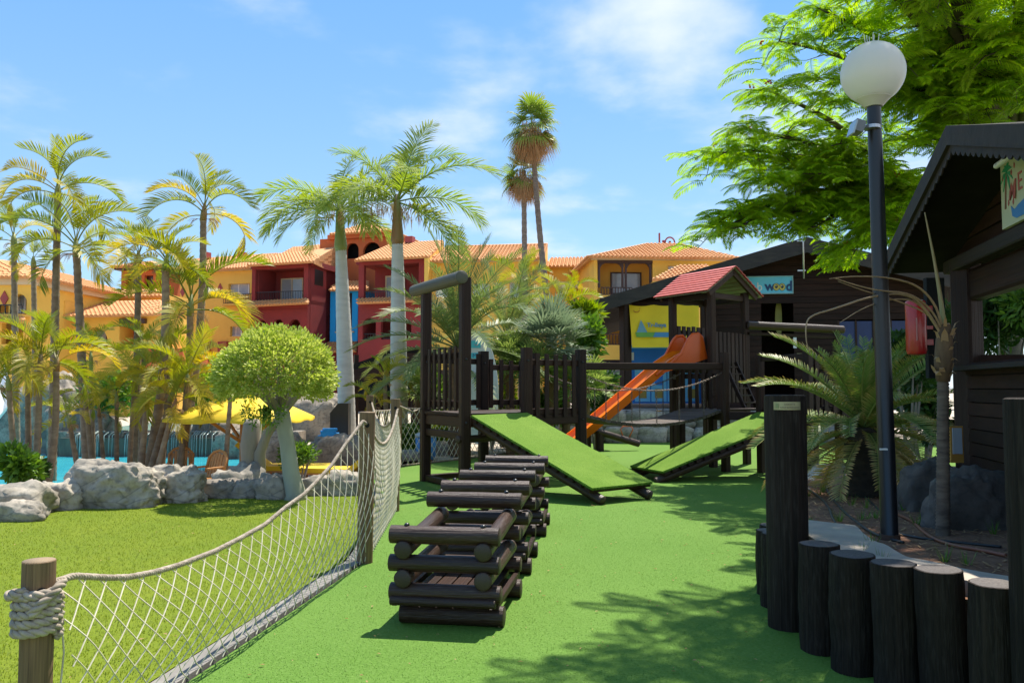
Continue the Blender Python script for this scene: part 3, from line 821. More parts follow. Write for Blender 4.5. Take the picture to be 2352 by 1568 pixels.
# ---- small orange pavilion tower (left)
F4 = Frame(320, 58.0, math.radians(8))
op = thing('orange_pavilion', F4.P(0, 0), 'small orange rooftop pavilion with hip roof behind the left palms', 'pavilion')
F4.uwall('wall', M_ora, op, 279, 362, 620, -0.3, 0.0, [(289, 316, 632, 666), (332, 352, 632, 666)])
a0, zt = F4.sz(279, 620, 0); a1, _ = F4.sz(362, 620, 0)
mb = MB(); F4.box(mb, a0, a1, 0, zt - 0.05, -3.0, -0.6); mb.build('core', M_ora, op)
mb = MB(); F4.ubox(mb, 289, 316, 632, 666, -.5, -.4); F4.ubox(mb, 332, 352, 632, 666, -.5, -.4); mb.build('pane', mat('brown glass', (0.10, 0.05, 0.035), 0.2), op)
mb = MB(); F4.box(mb, a0 - .3, a1 + .3, zt - 0.05, zt + 0.15, -3.2, 0.4); mb.build('eave_board', M_brown, op)
E0, E1, E2, E3 = F4.P(a0 - .45, zt + .15, .55), F4.P(a1 + .45, zt + .15, .55), F4.P(a1 + .45, zt + .15, -3.5), F4.P(a0 - .45, zt + .15, -3.5)
A = F4.P((a0 + a1) / 2, zt + 0.75, -1.5)
roof_tiles('roof_tiles', op, E0, E1, A + F4.t * .1, A - F4.t * .1); roof_tiles('side_tiles', op, E1, E2, A + F4.t * .1, A); roof_tiles('left_tiles', op, E3, E0, A, A - F4.t * .1)
# ---- low yellow wing with tile roof
lw = thing('low_tile_wing', F4.P(-8, 0, 8), 'low yellow wing with straight tile roof at the far left, behind palms', 'building')
F5 = Frame(200, 48.0, math.radians(3))
F5.uwall('wall', M_yel, lw, 70, 372, 724, -5.0, -0.8, [(186, 248, 752, 800, True), (275, 330, 742, 800), (76, 150, 736, 792)])
mb = MB(); F5.ubox(mb, 76, 335, 735, 801, -2.6, -2.4); mb.build('recess_wall', M_ora, lw)
mb = MB(); F5.ubox(mb, 190, 244, 760, 800, -2.0, -1.9); mb.build('pane', M_glass, lw)
mb = MB(); F5.ubox(mb, 274, 332, 731, 742, -0.79, -0.5); mb.build('lintel_beam', M_brown, lw)
mb = MB(); F5.ubox(mb, 76, 150, 733, 740, -0.79, -0.6); mb.build('lintel_beam', M_brown, lw)
roof_u(F5, lw, ((62, 729), (372, 721)), ((128, 698), (372, 691)), 0.0, -4.4)
mb = MB(); F5.ubox(mb, 150, 372, 672, 700, -9, -5.2); mb.build('upper_wall', M_yel2, lw)
roof_u(F5, lw, ((255, 682), (372, 680)), ((275, 668), (360, 667)), -4.9, -7.0, nm='upper_tiles')
mb = MB(); F5.ubox(mb, 330, 420, 800, 860, -4, -0.5); mb.build('garden_wall', M_ora, lw)
# ---- far left house running away from the viewer
F6 = Frame(70, 45.0, math.radians(4))
lh = thing('left_end_house', F6.P(-4, 0), 'yellow hip roofed house with balcony at the left edge', 'building')
_, zt = F6.sz(40, 640, 0)
s1 = F6.sz(72, 640, 0)[0]; s0 = s1 - 9.0
F6.uwall('front_wall', M_yel, lh, -150, 72, 640, -0.4, 0.0, [(26, 62, 675, 722, True), (-60, 20, 700, 730), (4, 54, 742, 790)])
mb = MB(); F6.box(mb, s0, s1 - 0.01, 0, zt, -12.0, -1.4); mb.build('core', M_yel2, lh)
mb = MB(); F6.box(mb, s1 - 0.35, s1, 0, zt, -12.0, -0.41); mb.build('side_wall', M_yel, lh)
window(F6, lh, 28, 61, 678, 720, -0.9, M_white)
railing(F6, lh, 0, 51, 699, 721, 0.5, M_blackp, 0.28, 0.06, 0.05)
mb = MB(); F6.ubox(mb, -40, 51, 721, 726, 0.0, 0.7); mb.build('balcony_slab', M_yel2, lh)
roof_u(F6, lh, ((-40, 737), (56, 735)), ((-40, 726), (52, 725)), 1.0, 0.05, nm='awning_tiles')
mb = MB(); F6.box(mb, s0 - .3, s1 + .3, zt - 0.35, zt, -12.3, 0.3); mb.build('fascia', M_cream, lh)
lozenge(F6, lh, 9, 685, 0.07)
E0, E1, E2 = F6.P(s0 - .6, zt, .7), F6.P(s1 + .6, zt, .7), F6.P(s1 + .6, zt, -12.6)
R0, R1 = F6.P(s1 - 4.0, zt + 1.5, -3.2), F6.P(s1 - 4.0, zt + 1.5, -9.5)
roof_tiles('roof_tiles', lh, E0, E1, R0, R0 - F6.t * 2); roof_tiles('side_tiles', lh, E1, E2, R1, R0)
for q in range(3):
    mb = MB(); k = -3.0 - q * 2.6; F6.box(mb, s1, s1 + .06, zt - 2.6, zt - 0.9, k - 1.2, k); mb.build('blind_panel', M_yel2, lh)
# ================================================================== playground
M_end = mat('log end grain', (0.06, 0.036, 0.024), 0.6, c2=(0.03, 0.018, 0.012), scale=14, rnd=0.3)
def unit_log(seed, m_side, m_end, seg=16, wob=0.02, rings=7, cham=0.10, topr=1.0, bulge=0.0):
    rnd = random.Random(seed)
    mb = MB(); vs, fs = [], []
    zs = [0.0, 0.004] + [i / (rings + 1) for i in range(1, rings + 1)] + [0.996, 1.0]
    off = Vector((seed * 1.7, 0.3, 0))
    for i, z in enumerate(zs):
        r0 = (1 - cham) if i in (0, len(zs) - 1) else 1.0
        r0 *= 1 + (topr - 1) * z + bulge * math.sin(math.pi * z)
        for k in range(seg):
            t = 2 * math.pi * k / seg
            d = Vector((math.cos(t), math.sin(t), z * 2.2))
            r = r0 * (1 + wob * 2.0 * mnoise.noise(d * 1.3 + off) + wob * mnoise.noise(d * 4 + off))
            vs.append((r * math.cos(t), r * math.sin(t), z))
    n = len(zs)
    for i in range(n - 1):
        for k in range(seg):
            k2 = (k + 1) % seg
            fs.append((i * seg + k, i * seg + k2, (i + 1) * seg + k2, (i + 1) * seg + k))
    fs.append(tuple(range(seg - 1, -1, -1))); fs.append(tuple((n - 1) * seg + k for k in range(seg)))
    mb.add(vs, fs)
    me = mb.mesh('log', m_side, auto=math.radians(40))
    me.materials.append(m_end)
    me.polygons[len(fs) - 1].material_index = 1; me.polygons[len(fs) - 2].material_index = 1
    return me
LOGS = [unit_log(i + 1, M_log, M_end) for i in range(5)]
def log(name, parent, p0, p1, r, lst=None):
    me = random.choice(lst or LOGS)
    return put(name, me, parent, frame_m(p0, p1, r, roll=random.uniform(0, 6.28)))
def unit_bar(m, c=0.10):
    mb = MB(); h = 0.5
    pr = [(h - c, -h), (h, -h + c), (h, h - c), (h - c, h), (-h + c, h), (-h, h - c), (-h, -h + c), (-h + c, -h)]
    vs = [(x, y, 0) for x, y in pr] + [(x, y, 1) for x, y in pr]
    fs = [tuple(range(7, -1, -1)), tuple(range(8, 16))] + [(i, (i + 1) % 8, 8 + (i + 1) % 8, 8 + i) for i in range(8)]
    mb.add(vs, fs)
    return mb.mesh('bar', m)
BARS = {}
def bar(name, parent, p0, p1, w_, h_, m=None, up=(0, 0, 1), c=0.10):
    m = m or M_stain
    if (m.name, c) not in BARS: BARS[(m.name, c)] = unit_bar(m, c)
    d = (Vector(p1) - Vector(p0)).normalized()
    u = Vector(up)
    if abs(d.dot(u)) > 0.97: u = Vector((0.45, -0.9, 0))
    return put(name, BARS[(m.name, c)], parent, frame_m(p0, p1, w_, h_, up=u))
def bolt(parent, p, r=0.02, m=None):
    if 'bolt' not in BARS:
        mb = MB()
        rr = [(0, 1.0), (0.35, 1.0), (0.7, 0.85), (0.95, 0.5), (1.05, 0.0)]
        mb.tube([(0, 0, z) for z, _ in rr], [max(q, 0.02) for _, q in rr], 10)
        BARS['bolt'] = mb.mesh('bolt', M_blackp, smooth=True)
    return put('bolt', BARS['bolt'], parent, Matrix.Translation(Vector(p)) @ Matrix.Diagonal((r, r, r, 1)))
Z = Vector((0, 0, 1))
# ---- log train carts -------------------------------------------------
def cart(name_label, c0, c1, zf, zb, wid, ax):
    """c0/c1 centre of the front/back end on the ground"""
    c0, c1 = Vector(c0), Vector(c1)
    d = (c1 - c0).normalized(); x = Vector((d.y, -d.x, 0))
    t = thing('log_cart', c0, name_label, 'play cart', 'log train carts on the turf')
    r = 0.060; hw = wid / 2
    # runners under the ends
    for c in (c0 + d * 0.06, c1 - d * 0.12):
        log('runner_log', t, c - x * (hw - .03) + Z * 0.068, c + x * (hw + .05) + Z * 0.068, 0.068)
    # floor
    nf = 5
    for i in range(nf):
        o = x * ((i - (nf - 1) / 2) * (wid - 0.12) / nf)
        bar('floor_plank', t, c0 + o + Z * 0.158 - d * 0.02, c1 + o + Z * 0.158, (wid - 0.12) / nf - 0.012, 0.04)
    log('sill_log', t, c0 - x * (hw + .01) + Z * 0.175 - d * .06, c0 + x * (hw + .01) + Z * 0.175 - d * .06, 0.03)
    def lv(k, back):  # height of layer k
        top = (zb if back else zf) - r
        return 0.225 + (top - 0.225) * k / 4.0
    for k in range(5):
        if k % 2 == 0:
            for back, c in ((0, c0), (1, c1)):
                log('cross_log', t, c - x * (hw + 0.02 + .02 * random.random()) + Z * lv(k, back), c + x * (hw + 0.02 + .02 * random.random()) + Z * lv(k, back), r * (1.03 if k == 4 else 0.96))
        else:
            for s in (-1, 1):
                log('side_log', t, c0 + x * s * (hw - 0.075) - d * 0.07 + Z * lv(k, 0), c1 + x * s * (hw - 0.075) + d * 0.07 + Z * lv(k, 1), r * 1.02)
    for s in (-1, 1):
        bar('skid_board', t, c0 + x * s * (hw - .0) + Z * 0.15, c1 + x * s * (hw - .0) + Z * 0.15, 0.04, 0.05)
        for back, c in ((0, c0), (1, c1)):
            bolt(t, c + x * s * (hw - 0.085) + Z * (lv(4, back) + r * 1.0), 0.019)
    return t
cart('dark log cart at the front of the train, with plank floor showing', (-0.455, 5.66, 0), (-0.305, 6.62, 0), 0.665, 0.775, 0.70, 0)
cart('dark log cart in the middle of the train', (-0.235, 7.22, 0), (-0.14, 8.15, 0), 0.80, 0.80, 0.70, 0)
cart('dark log cart at the back of the train, beside the ramp', (-0.03, 9.05, 0), (0.06, 10.0, 0), 0.79, 0.79, 0.70, 0)
# ---- play platform ---------------------------------------------------
A, B, C, D = Vector((-1.50, 14.40, 0)), Vector((-0.74, 13.0, 0)), Vector((0.24, 13.7, 0)), Vector((1.20, 14.45, 0))
E = A + (C - B); H = A + (D - B)
DK = 1.21
pf = thing('play_platform', (B + H) / 2, 'dark timber play platform with tall goal frame at its left', 'play platform')
def post(p, top, w_=0.165, parent=None, nm='post'):
    return bar(nm, parent, Vector((p.x, p.y, 0)), Vector((p.x, p.y, top)), w_, w_, c=0.16)
post(A, 3.28, parent=pf); post(B, 3.34, parent=pf)
for p in (C, D, E, H): post(p, 2.27, parent=pf)
ab = (A - B).normalized(); abx = Vector((-ab.y, ab.x, 0))
if abx.x > 0: abx = -abx
GR = [unit_log(31, mat('greenish grey log', (0.055, 0.05, 0.035), 0.6, c2=(0.09, 0.085, 0.06), scale=(4, 4, 1.2), bump=0.5, detail=8), mat('grey log end', (0.11, 0.10, 0.07), 0.7, scale=9))]
log('top_log', pf, A + ab * 0.42 + abx * 0.06 + Z * 3.335, B - ab * 0.10 + abx * 0.10 + Z * 3.335, 0.105, GR)
# deck frame and planks
for a, b in ((A, B), (B, D), (E, C), (A, H), (H, D)):
    bar('deck_beam', pf, a + Z * (DK - 0.14), b + Z * (DK - 0.14), 0.07, 0.17)
bar('base_beam', pf, A + Z * 0.06, B + Z * 0.06, 0.08, 0.10)
bar('base_beam', pf, E + Z * 0.06, A + Z * 0.06, 0.08, 0.10)
log('brace_log', pf, B + abx * 0.14 - ab * .02 + Z * 0.80, B + (C - B).normalized() * 1.5 + ab * 0.25 + Z * 0.80, 0.06)
bar('brace_beam', pf, A + Z * (DK - 0.36), B + Z * (DK - 0.36), 0.06, 0.12)
L_ab = (A - B).length
npk = 13
for i in range(npk):
    o = ab * (L_ab * (i + 0.5) / npk)
    bar('deck_plank', pf, B + o - (D - B).normalized() * 0.06 + Z * (DK - 0.025 + random.uniform(-.004, .004)), D + o + (D - B).normalized() * 0.06 + Z * (DK - 0.025), L_ab / npk - 0.012, 0.045)
def slats(parent, p, q, n, z0, z1, w_=0.085, th=0.03, rails=True, inset=0.14, side=1):
    d = (q - p).normalized(); L = (q - p).length; nx = Vector((d.y, -d.x, 0)) * side
    if rails:
        bar('rail', parent, p + Z * (z1 - 0.14), q + Z * (z1 - 0.14), 0.05, 0.10)
        bar('rail', parent, p + Z * (z0 + 0.10), q + Z * (z0 + 0.10), 0.05, 0.10)
    for i in range(n):
        c = p + d * (inset + (L - 2 * inset) * (i / max(n - 1, 1)))
        bar('slat', parent, c + nx * 0.042 + Z * z0, c + nx * 0.042 + Z * (z1 + random.uniform(-.01, .01)), w_, th, up=nx)
slats(pf, B, A, 6, DK + 0.03, 2.26, inset=0.26, side=-1)
slats(pf, A, E, 5, DK + 0.03, 2.22)
slats(pf, E, H, 5, DK + 0.03, 2.12)
slats(pf, C, D, 5, DK - 0.10, 2.17, inset=0.20, side=1)
for p in (A, B, C, D, E):
    for z in (2.05, 1.06):
        mbp = p + (C - B).normalized() * 0.0 + Vector((0.02, -0.085, 0))
        o = bolt(pf, (0, 0, 0)); o.matrix_basis = Matrix.Translation((p.x + 0.03, p.y - 0.095, z)) @ Matrix.Rotation(math.pi / 2, 4, 'X') @ Matrix.Diagonal((.018, .018, .018, 1))
# ---- turf ramps ------------------------------------------------------
def turf_ramp(label, TL, TR, BL, BR, seed, ovs=0.12):
    TL, TR, BL, BR = map(Vector, (TL, TR, BL, BR))
    t = thing('turf_ramp', (BL + BR) / 2 - Z * ((BL.z + BR.z) / 2), label, 'ramp', 'ramps covered in artificial turf')
    n = (BL - TL).cross(TR - TL).normalized()
    if n.z < 0: n = -n
    # turf skin, subdivided and slightly uneven
    nu, nv = 6, 18
    vs, fs = [], []
    for j in range(nv + 1):
        for i in range(nu + 1):
            a, b = i / nu, j / nv
            p = TL.lerp(TR, a).lerp(BL.lerp(BR, a), b)
            vs.append(p + n * 0.006 * mnoise.noise(p * 2.2))
    W = nu + 1
    for j in range(nv):
        for i in range(nu):
            fs.append((j * W + i, (j + 1) * W + i, (j + 1) * W + i + 1, j * W + i + 1))
    rim = [i for i in range(W)] + [j * W + nu for j in range(1, nv + 1)] + [nv * W + i for i in range(nu - 1, -1, -1)] + [j * W for j in range(nv - 1, 0, -1)]
    base = len(vs)
    for i in rim: vs.append(vs[i] - n * 0.035)
    m_ = len(rim)
    for k in range(m_):
        k2 = (k + 1) % m_
        fs.append((rim[k], rim[k2], base + k2, base + k))
    mb = MB(); mb.add(vs, fs)
    cov = mb.build('turf_cover', M_ramp, t, recalc=True)
    # fuzzy edge of blades
    fr_ = MB(); rnd = random.Random(seed)
    loop = [TL, TR, BR, BL]
    for a, b in ((TL, BL), (BL, BR), (BR, TR)):
        L = (b - a).length
        out = (b - a).cross(n).normalized()
        if out.dot((a + b) / 2 - (TL + TR + BL + BR) / 4) < 0: out = -out
        for k in range(int(L * 420)):
            p = a.lerp(b, rnd.random()) - n * rnd.uniform(0, 0.035)
            d = (out * rnd.uniform(.3, 1) + n * rnd.uniform(-.8, .7) + (b - a).normalized() * rnd.uniform(-.6, .6)).normalized() * rnd.uniform(.012, .028)
            s = (b - a).normalized() * 0.0025
            fr_.add([p - s, p + s, p + d], [(0, 1, 2)])
    f = fr_.build('turf_fringe', M_fringe, t); f['kind'] = 'stuff'
    # planks across
    L = (BL - TL).length; npl = int(L / 0.15)
    for i in range(npl):
        b = (i + 0.5) / npl
        p, q = TL.lerp(BL, b), TR.lerp(BR, b)
        x = (q - p).normalized()
        bar('plank', t, p - x * 0.006 - n * 0.062, q + x * 0.006 - n * 0.062, L / npl - 0.02, 0.05, up=n)
    # two carrying logs with round ends past the lower edge
    dn = (BL - TL).normalized()
    for a in (0.11, 0.89):
        p, q = TL.lerp(TR, a), BL.lerp(BR, a)
        log('bearer_log', t, p - n * 0.155, q + dn * ovs - n * 0.155 + Z * 0.0, 0.072)
    return t
turf_ramp('turf ramp leaning on the play platform, behind the log carts', (-0.63, 12.92, 1.18), (0.25, 13.58, 1.20), (1.10, 11.42, 0.235), (2.04, 12.08, 0.245), 3)
turf_ramp('turf ramp rising to the far landing, behind the short leaved palm', (4.62, 15.6, 1.15), (5.08, 14.5, 1.14), (2.13, 15.02, 0.20), (2.55, 14.1, 0.195), 4)
# ---- slide tower -----------------------------------------------------
Fp, Gp = Vector((4.11, 16.0, 0)), Vector((3.46, 17.0, 0))
S3, S4, S1 = Vector((4.09, 16.9, 0)), Vector((4.97, 17.6, 0)), Vector((3.49, 17.9, 0))
S2 = S1 + S4 - S3
st = thing('slide_tower', (S3 + S2) / 2, 'dark timber slide tower with red plank roof', 'play tower')
FL = 2.12
for p in (S1, S2, S3, S4): post(p, 3.62, 0.15, st)
for p in (Fp, Gp): post(p, 2.29, 0.15, st)
J1, J2 = Vector((4.74, 15.82, 0)), Vector((5.17, 14.45, 0))
kx = Vector((0.9, 0.42, 0)).normalized()
J3, J4 = J1 + kx * 1.35, J2 + kx * 1.35
for p in (J1, J2, J3, J4): post(p, 2.29, 0.14, st)
for a, b in ((Fp, Gp), (J1, J2), (J2, J4), (Fp, J1), (Gp, S4), (J1, J3), (J3, J4)):
    bar('deck_beam', st, a + Z * (DK - 0.14), b + Z * (DK - 0.14), 0.07, 0.16)
for a, b in ((S1, S3), (S3, S4), (S4, S2), (S1, S2)):
    bar('floor_beam', st, a + Z * (FL - 0.12), b + Z * (FL - 0.12), 0.06, 0.14)
    bar('wall_plate', st, a + Z * 3.5, b + Z * 3.5, 0.06, 0.12)
gf = (Gp - Fp)
for i in range(10):
    o = gf * ((i + .5) / 10)
    bar('landing_plank', st, Fp + o + Z * (DK - .03), Fp + o + kx * 1.0 + Z * (DK - .03), 0.105, 0.045)
j21 = (J1 - J2)
for i in range(11):
    o = j21 * ((i + .5) / 11)
    bar('landing_plank', st, J2 + o + Z * (DK - .03), J2 + o + kx * 1.35 + Z * (DK - .03), 0.115, 0.045)
s13 = (S1 - S3)
for i in range(9):
    o = s13 * ((i + .5) / 9)
    bar('floor_plank', st, S3 + o + Z * (FL - .03), S4 + o + Z * (FL - .03), 0.11, 0.045)
slats(st, Gp, Gp + (S1 - Gp) * 0.9, 3, 0.95, 1.98, 0.10)
slats(st, Gp, Fp, 6, 0.98, 1.98, 0.085, inset=0.12, side=1)
slats(st, S1, S2, 6, FL, 2.95, 0.11, inset=0.15)
slats(st, S3, S4, 8, 1.3, 2.75, 0.105, inset=0.09)
slats(st, S4, S2, 6, 1.3, 2.75, 0.12, inset=0.1)
slats(st, J2, J4, 6, DK - .1, 2.12, 0.09, inset=0.16)
bar('rail', st, J1 + Z * 2.16, J2 + Z * 2.16, 0.05, 0.10)
slats(st, J4, J3, 6, DK - .1, 2.12, 0.09, inset=0.16)
bar('rail', st, Gp + Z * 2.08 + (S1 - Gp) * 0.1, Gp + Z * 2.08 + kx * 0.9, 0.05, 0.09)
# ladder from the landing up to the tower floor
lx = (S4 - S3).normalized(); ly = Vector((lx.y, -lx.x, 0))
for s in (0.22, 0.62):
    bar('ladder_stile', st, S3 + lx * s + ly * 0.62 + Z * (DK - .02), S3 + lx * s + ly * 0.12 + Z * (FL + 0.02), 0.045, 0.075)
for i in range(6):
    b = (i + 0.7) / 6.3
    p = (S3 + ly * 0.62 + Z * DK).lerp(S3 + ly * 0.12 + Z * FL, b)
    bar('ladder_rung', st, p + lx * 0.22, p + lx * 0.62, 0.075, 0.03)
# swing beam to the right
e_b = at(1937, 757, 17.9)
log('beam_log', st, S4 + ly * 0.1 - lx * 0.05 + Z * 2.93, e_b, 0.085)
bar('beam_board', st, S4 + ly * 0.1 + Z * 2.76, e_b - Z * 0.17, 0.05, 0.06)
post(Vector((e_b.x - 0.15, e_b.y, 0)), e_b.z - 0.08, 0.14, st)
# roof of red planks
rdir = (S1 - S3).normalized(); gdir = (S4 - S3).normalized()
rc = (S3 + S2) / 2
hl, hw_, ze, zr = 0.82, 0.94, 3.56, 4.14
M_redp = mat('red roof paint', (0.42, 0.050, 0.034), 0.55, c2=(0.48, 0.075, 0.05), scale=(6, 6, 1), rnd=0.08)
M_pale = mat('pale roof lining', (0.30, 0.31, 0.22), 0.7, c2=(0.24, 0.25, 0.18), scale=4)
ra, rb = rc - rdir * hl, rc + rdir * hl
for s in (-1, 1):
    n_ = 9
    for i in range(n_):
        b0, b1 = i / n_, (i + 1) / n_ + 0.02
        def pt(b, base, dz): return base + gdir * s * hw_ * b + Z * (zr + (ze - zr) * b + dz)
        up = (Z * hw_ + gdir * s * (zr - ze)).normalized()
        m_ = MB()
        q = [pt(b0, ra, 0.0), pt(b1, ra, 0.022), pt(b1, rb, 0.022), pt(b0, rb, 0.0)]
        m_.hexa([p - up * 0.022 for p in q] + q)
        m_.build('roof_plank', M_redp, st, recalc=True)
        m_ = MB(); q2 = [p + (rc - p) * 0.0 - up * 0.03 for p in (pt(b0 + .008, ra + rdir * .03, 0), pt(b1 - .03, ra + rdir * .03, 0), pt(b1 - .03, rb - rdir * .03, 0), pt(b0 + .008, rb - rdir * .03, 0))]
        m_.hexa([p - up * 0.012 for p in q2] + q2)
        m_.build('lining_board', M_pale, st, recalc=True)
    for base in (ra, rb):
        ins = rdir * (0.10 if base is ra else -0.10)
        bar('rafter', st, base + ins + Z * (zr - 0.12), base + ins + gdir * s * hw_ * 0.86 + Z * (zr + (ze - zr) * 0.86 - 0.12), 0.06, 0.13)
# ---- slide -----------------------------------------------------------
M_slide = mat('orange slide plastic', (0.92, 0.19, 0.004), 0.27, c2=(0.88, 0.17, 0.004), scale=1.0, spec=0.4)
M_slider = mat('red orange slide top', (0.86, 0.13, 0.015), 0.25, c2=(0.80, 0.11, 0.012), scale=1.4, spec=0.5)
sl = thing('slide', (0.8, 16.35, 0), 'orange plastic slide running down from the red roofed tower', 'slide')
sd = Vector((-0.952, -0.306, 0)); sp = Vector((0.306, -0.952, 0))
T0 = Vector((3.72, 17.32, 0))
prof = [(0.0, 2.22), (0.22, 2.22), (0.42, 2.14), (0.65, 2.0), (1.0, 1.735), (1.6, 1.28), (2.2, 0.83), (2.7, 0.47), (2.95, 0.33), (3.2, 0.27), (3.5, 0.26)]
sec = [(-0.31, 0.17), (-0.28, 0.17), (-0.25, 0.05), (-0.17, 0.0), (-0.05, 0.02), (0.05, 0.02), (0.17, 0.0), (0.25, 0.05), (0.28, 0.17), (0.31, 0.17), (0.29, -0.03), (-0.29, -0.03)]
vs, fs = [], []
ns = len(sec)
for l, z in prof:
    for a, h in sec: vs.append(T0 + sd * l + sp * a + Z * (z + h))
for i in range(len(prof) - 1):
    for k in range(ns):
        k2 = (k + 1) % ns
        fs.append((i * ns + k, i * ns + k2, (i + 1) * ns + k2, (i + 1) * ns + k))
fs.append(tuple(range(ns))); fs.append(tuple((len(prof) - 1) * ns + k for k in range(ns)))
mb = MB(); mb.add(vs, fs); mb.build('chute', M_slide, sl, auto=math.radians(50), recalc=True)
for a, nm in ((-0.31, 'far_shield'), (0.31, 'near_shield')):
    out = [(0.95, 1.86), (0.60, 2.12), (0.38, 2.30), (0.20, 2.62), (0.12, 2.70), (-0.02, 2.72), (-0.10, 2.66), (-0.20, 2.20), (0.3, 2.05)]
    mb = MB(); mb.prism([T0 + sd * l + sp * (a + (0.05 if a > 0 else -0.05) * max(0, z - 2.2)) + Z * z for l, z in out], sp * (0.035 if a > 0 else -0.035))
    o = mb.build('side_shield', M_slider, sl, recalc=True)
    rib = MB(); rib.tube([T0 + sd * l + sp * (a + (0.02 if a > 0 else -0.02)) + Z * z for l, z in out[:8]], 0.032, 8); rib.build('shield_rim', M_slider, o, smooth=True)
for l, z in ((2.2, 0.75), (3.2, 0.2)):
    for s in (-0.2, 0.2):
        bar('leg', sl, T0 + sd * l + sp * s, T0 + sd * l + sp * s + Z * z, 0.06, 0.06)
# ---- chain bridge ----------------------------------------------------
br = thing('chain_bridge', (D + Fp) / 2, 'sagging plank bridge on chains between platform and slide tower', 'bridge')
npl = 30
def brz(t): return 1.16 + 0.02 * t - 0.92 * t * (1 - t) * 0.30 * 4 / 1.1
H2 = D + (H - D).normalized() * 1.15; G2 = Fp + (Gp - Fp).normalized() * 1.12
for i in range(npl):
    t = (i + 0.5) / npl
    a, b = D.lerp(Fp, t), H2.lerp(G2, t)
    dz = (brz(t + .02) - brz(t - .02)); dd = (D.lerp(Fp, t + .02) - D.lerp(Fp, t - .02)) + Z * dz
    up = (b - a).cross(dd).normalized()
    if up.z < 0: up = -up
    bar('bridge_plank', br, a + Z * (brz(t) + random.uniform(-.004, .004)) + (b - a) * 0.02, a + (b - a) * 0.98 + Z * brz(t), (Fp - D).length / npl * 1.02 - 0.012, 0.055, up=up, m=M_gplank if 'M_gplank' in globals() else mat('grey brown bridge plank', (0.055, 0.038, 0.028), 0.7, c2=(0.10, 0.072, 0.055), scale=(9, 9, 1.4), detail=8, bump=0.5, rnd=0.3))
def chain(parent, pts, link=0.05, r=0.0055, nm='chain'):
    mb = MB(); pts = [Vector(p) for p in pts]
    k = 0
    for a, b in zip(pts[:-1], pts[1:]):
        L = (b - a).length; n = max(1, int(round(L / (link * 0.8))))
        d = (b - a).normalized(); x = d.orthogonal().normalized(); y = d.cross(x)
        for i in range(n):
            c = a.lerp(b, (i + .5) / n); s = x if k % 2 else y; k += 1
            ring = [c + d * (link * .5 * math.cos(t)) + s * (link * .30 * math.sin(t)) for t in [2 * math.pi * q / 8 for q in range(9)]]
            mb.tube(ring, r, 4, cap=False)
    o = mb.build(nm, M_chain, parent, smooth=True); o['kind'] = 'stuff'
    return o
for (pa, pb) in ((D, Fp), (H2, G2)):
    top = []
    for i in range(15):
        t = i / 14
        p = pa.lerp(pb, t)
        top.append(p + Z * (1.86 + 0.06 * t - 1.36 * t * (1 - t)))
    chain(br, top)
    for t in (0.16, 0.33, 0.5, 0.66, 0.84):
        p = pa.lerp(pb, t)
        chain(br, [p + Z * (1.86 + 0.06 * t - 1.36 * t * (1 - t)), p + Z * (brz(t) - 0.02)])
bar('hand_rail', br, D + Z * 1.98, Fp + Z * 2.02, 0.07, 0.13)
# ---- seesaw ----------------------------------------------------------
ss = thing('seesaw', gp(1420, 1035), 'log seesaw with orange handle behind the chain bridge', 'seesaw')
a, b = at(1330, 978, 21.0), at(1468, 1019, 21.4)
log('seesaw_log', ss, a, b, 0.085)
mb = MB(); c = a.lerp(b, 0.80) + Z * 0.08
mb.tube([c + Vector((-0.10, 0, 0)), c + Vector((-0.17, 0, .20)), c + Vector((-0.10, 0, .28)), c + Vector((0.10, 0, .28)), c + Vector((0.15, 0, .20)), c + Vector((0.05, 0, 0))], 0.018, 6)
mb.build('handle', mat('orange rubber', (0.65, 0.13, 0.04), 0.5), ss, smooth=True)
bar('pivot_post', ss, Vector((a.x, a.y, 0)).lerp(Vector((b.x, b.y, 0)), .35), Vector((a.x, a.y, a.z * .65 + b.z * .35)).lerp(Vector((b.x, b.y, a.z * .65 + b.z * .35)), .35), .14, .14)
# ---- rope net fence --------------------------------------------------
def rope(parent, pts, r, nm='rope', turns=14.0, m=None, seg=5, sub=None):
    """three-strand twisted rope"""
    pts = [Vector(p) for p in pts]
    L = sum((b - a).length for a, b in zip(pts[:-1], pts[1:]))
    n = sub or max(12, int(L * turns * 7))
    cum = [0]
    for a, b in zip(pts[:-1], pts[1:]): cum.append(cum[-1] + (b - a).length)
    def sample(s):
        for i in range(len(cum) - 1):
            if s <= cum[i + 1] or i == len(cum) - 2:
                return pts[i].lerp(pts[i + 1], (s - cum[i]) / max(cum[i + 1] - cum[i], 1e-9))
    path = [sample(L * i / n) for i in range(n + 1)]
    # smooth
    for _ in range(3):
        path = [path[0]] + [(path[i - 1] + path[i] * 2 + path[i + 1]) / 4 for i in range(1, n)] + [path[-1]]
    mb = MB()
    x = (path[1] - path[0]).normalized().orthogonal().normalized()
    fr_ = []
    for i, p in enumerate(path):
        d = (path[min(i + 1, n)] - path[max(i - 1, 0)]).normalized()
        x = (x - d * x.dot(d)).normalized(); fr_.append((x.copy(), d.cross(x)))
    for k in range(3):
        st_ = []
        for i, p in enumerate(path):
            t = 2 * math.pi * (k / 3 + turns * L * i / n)
            st_.append(p + (fr_[i][0] * math.cos(t) + fr_[i][1] * math.sin(t)) * r * 0.52)
        mb.tube(st_, r * 0.56, seg)
    return mb.build(nm, m or M_rope, parent, smooth=True)
nf_ = thing('rope_net_fence', P2, 'rope net fence on weathered posts between lawn and green turf', 'fence')
M_pend = mat('pine post end', (0.30, 0.22, 0.13), 0.8, c2=(0.2, 0.13, 0.07), scale=12)
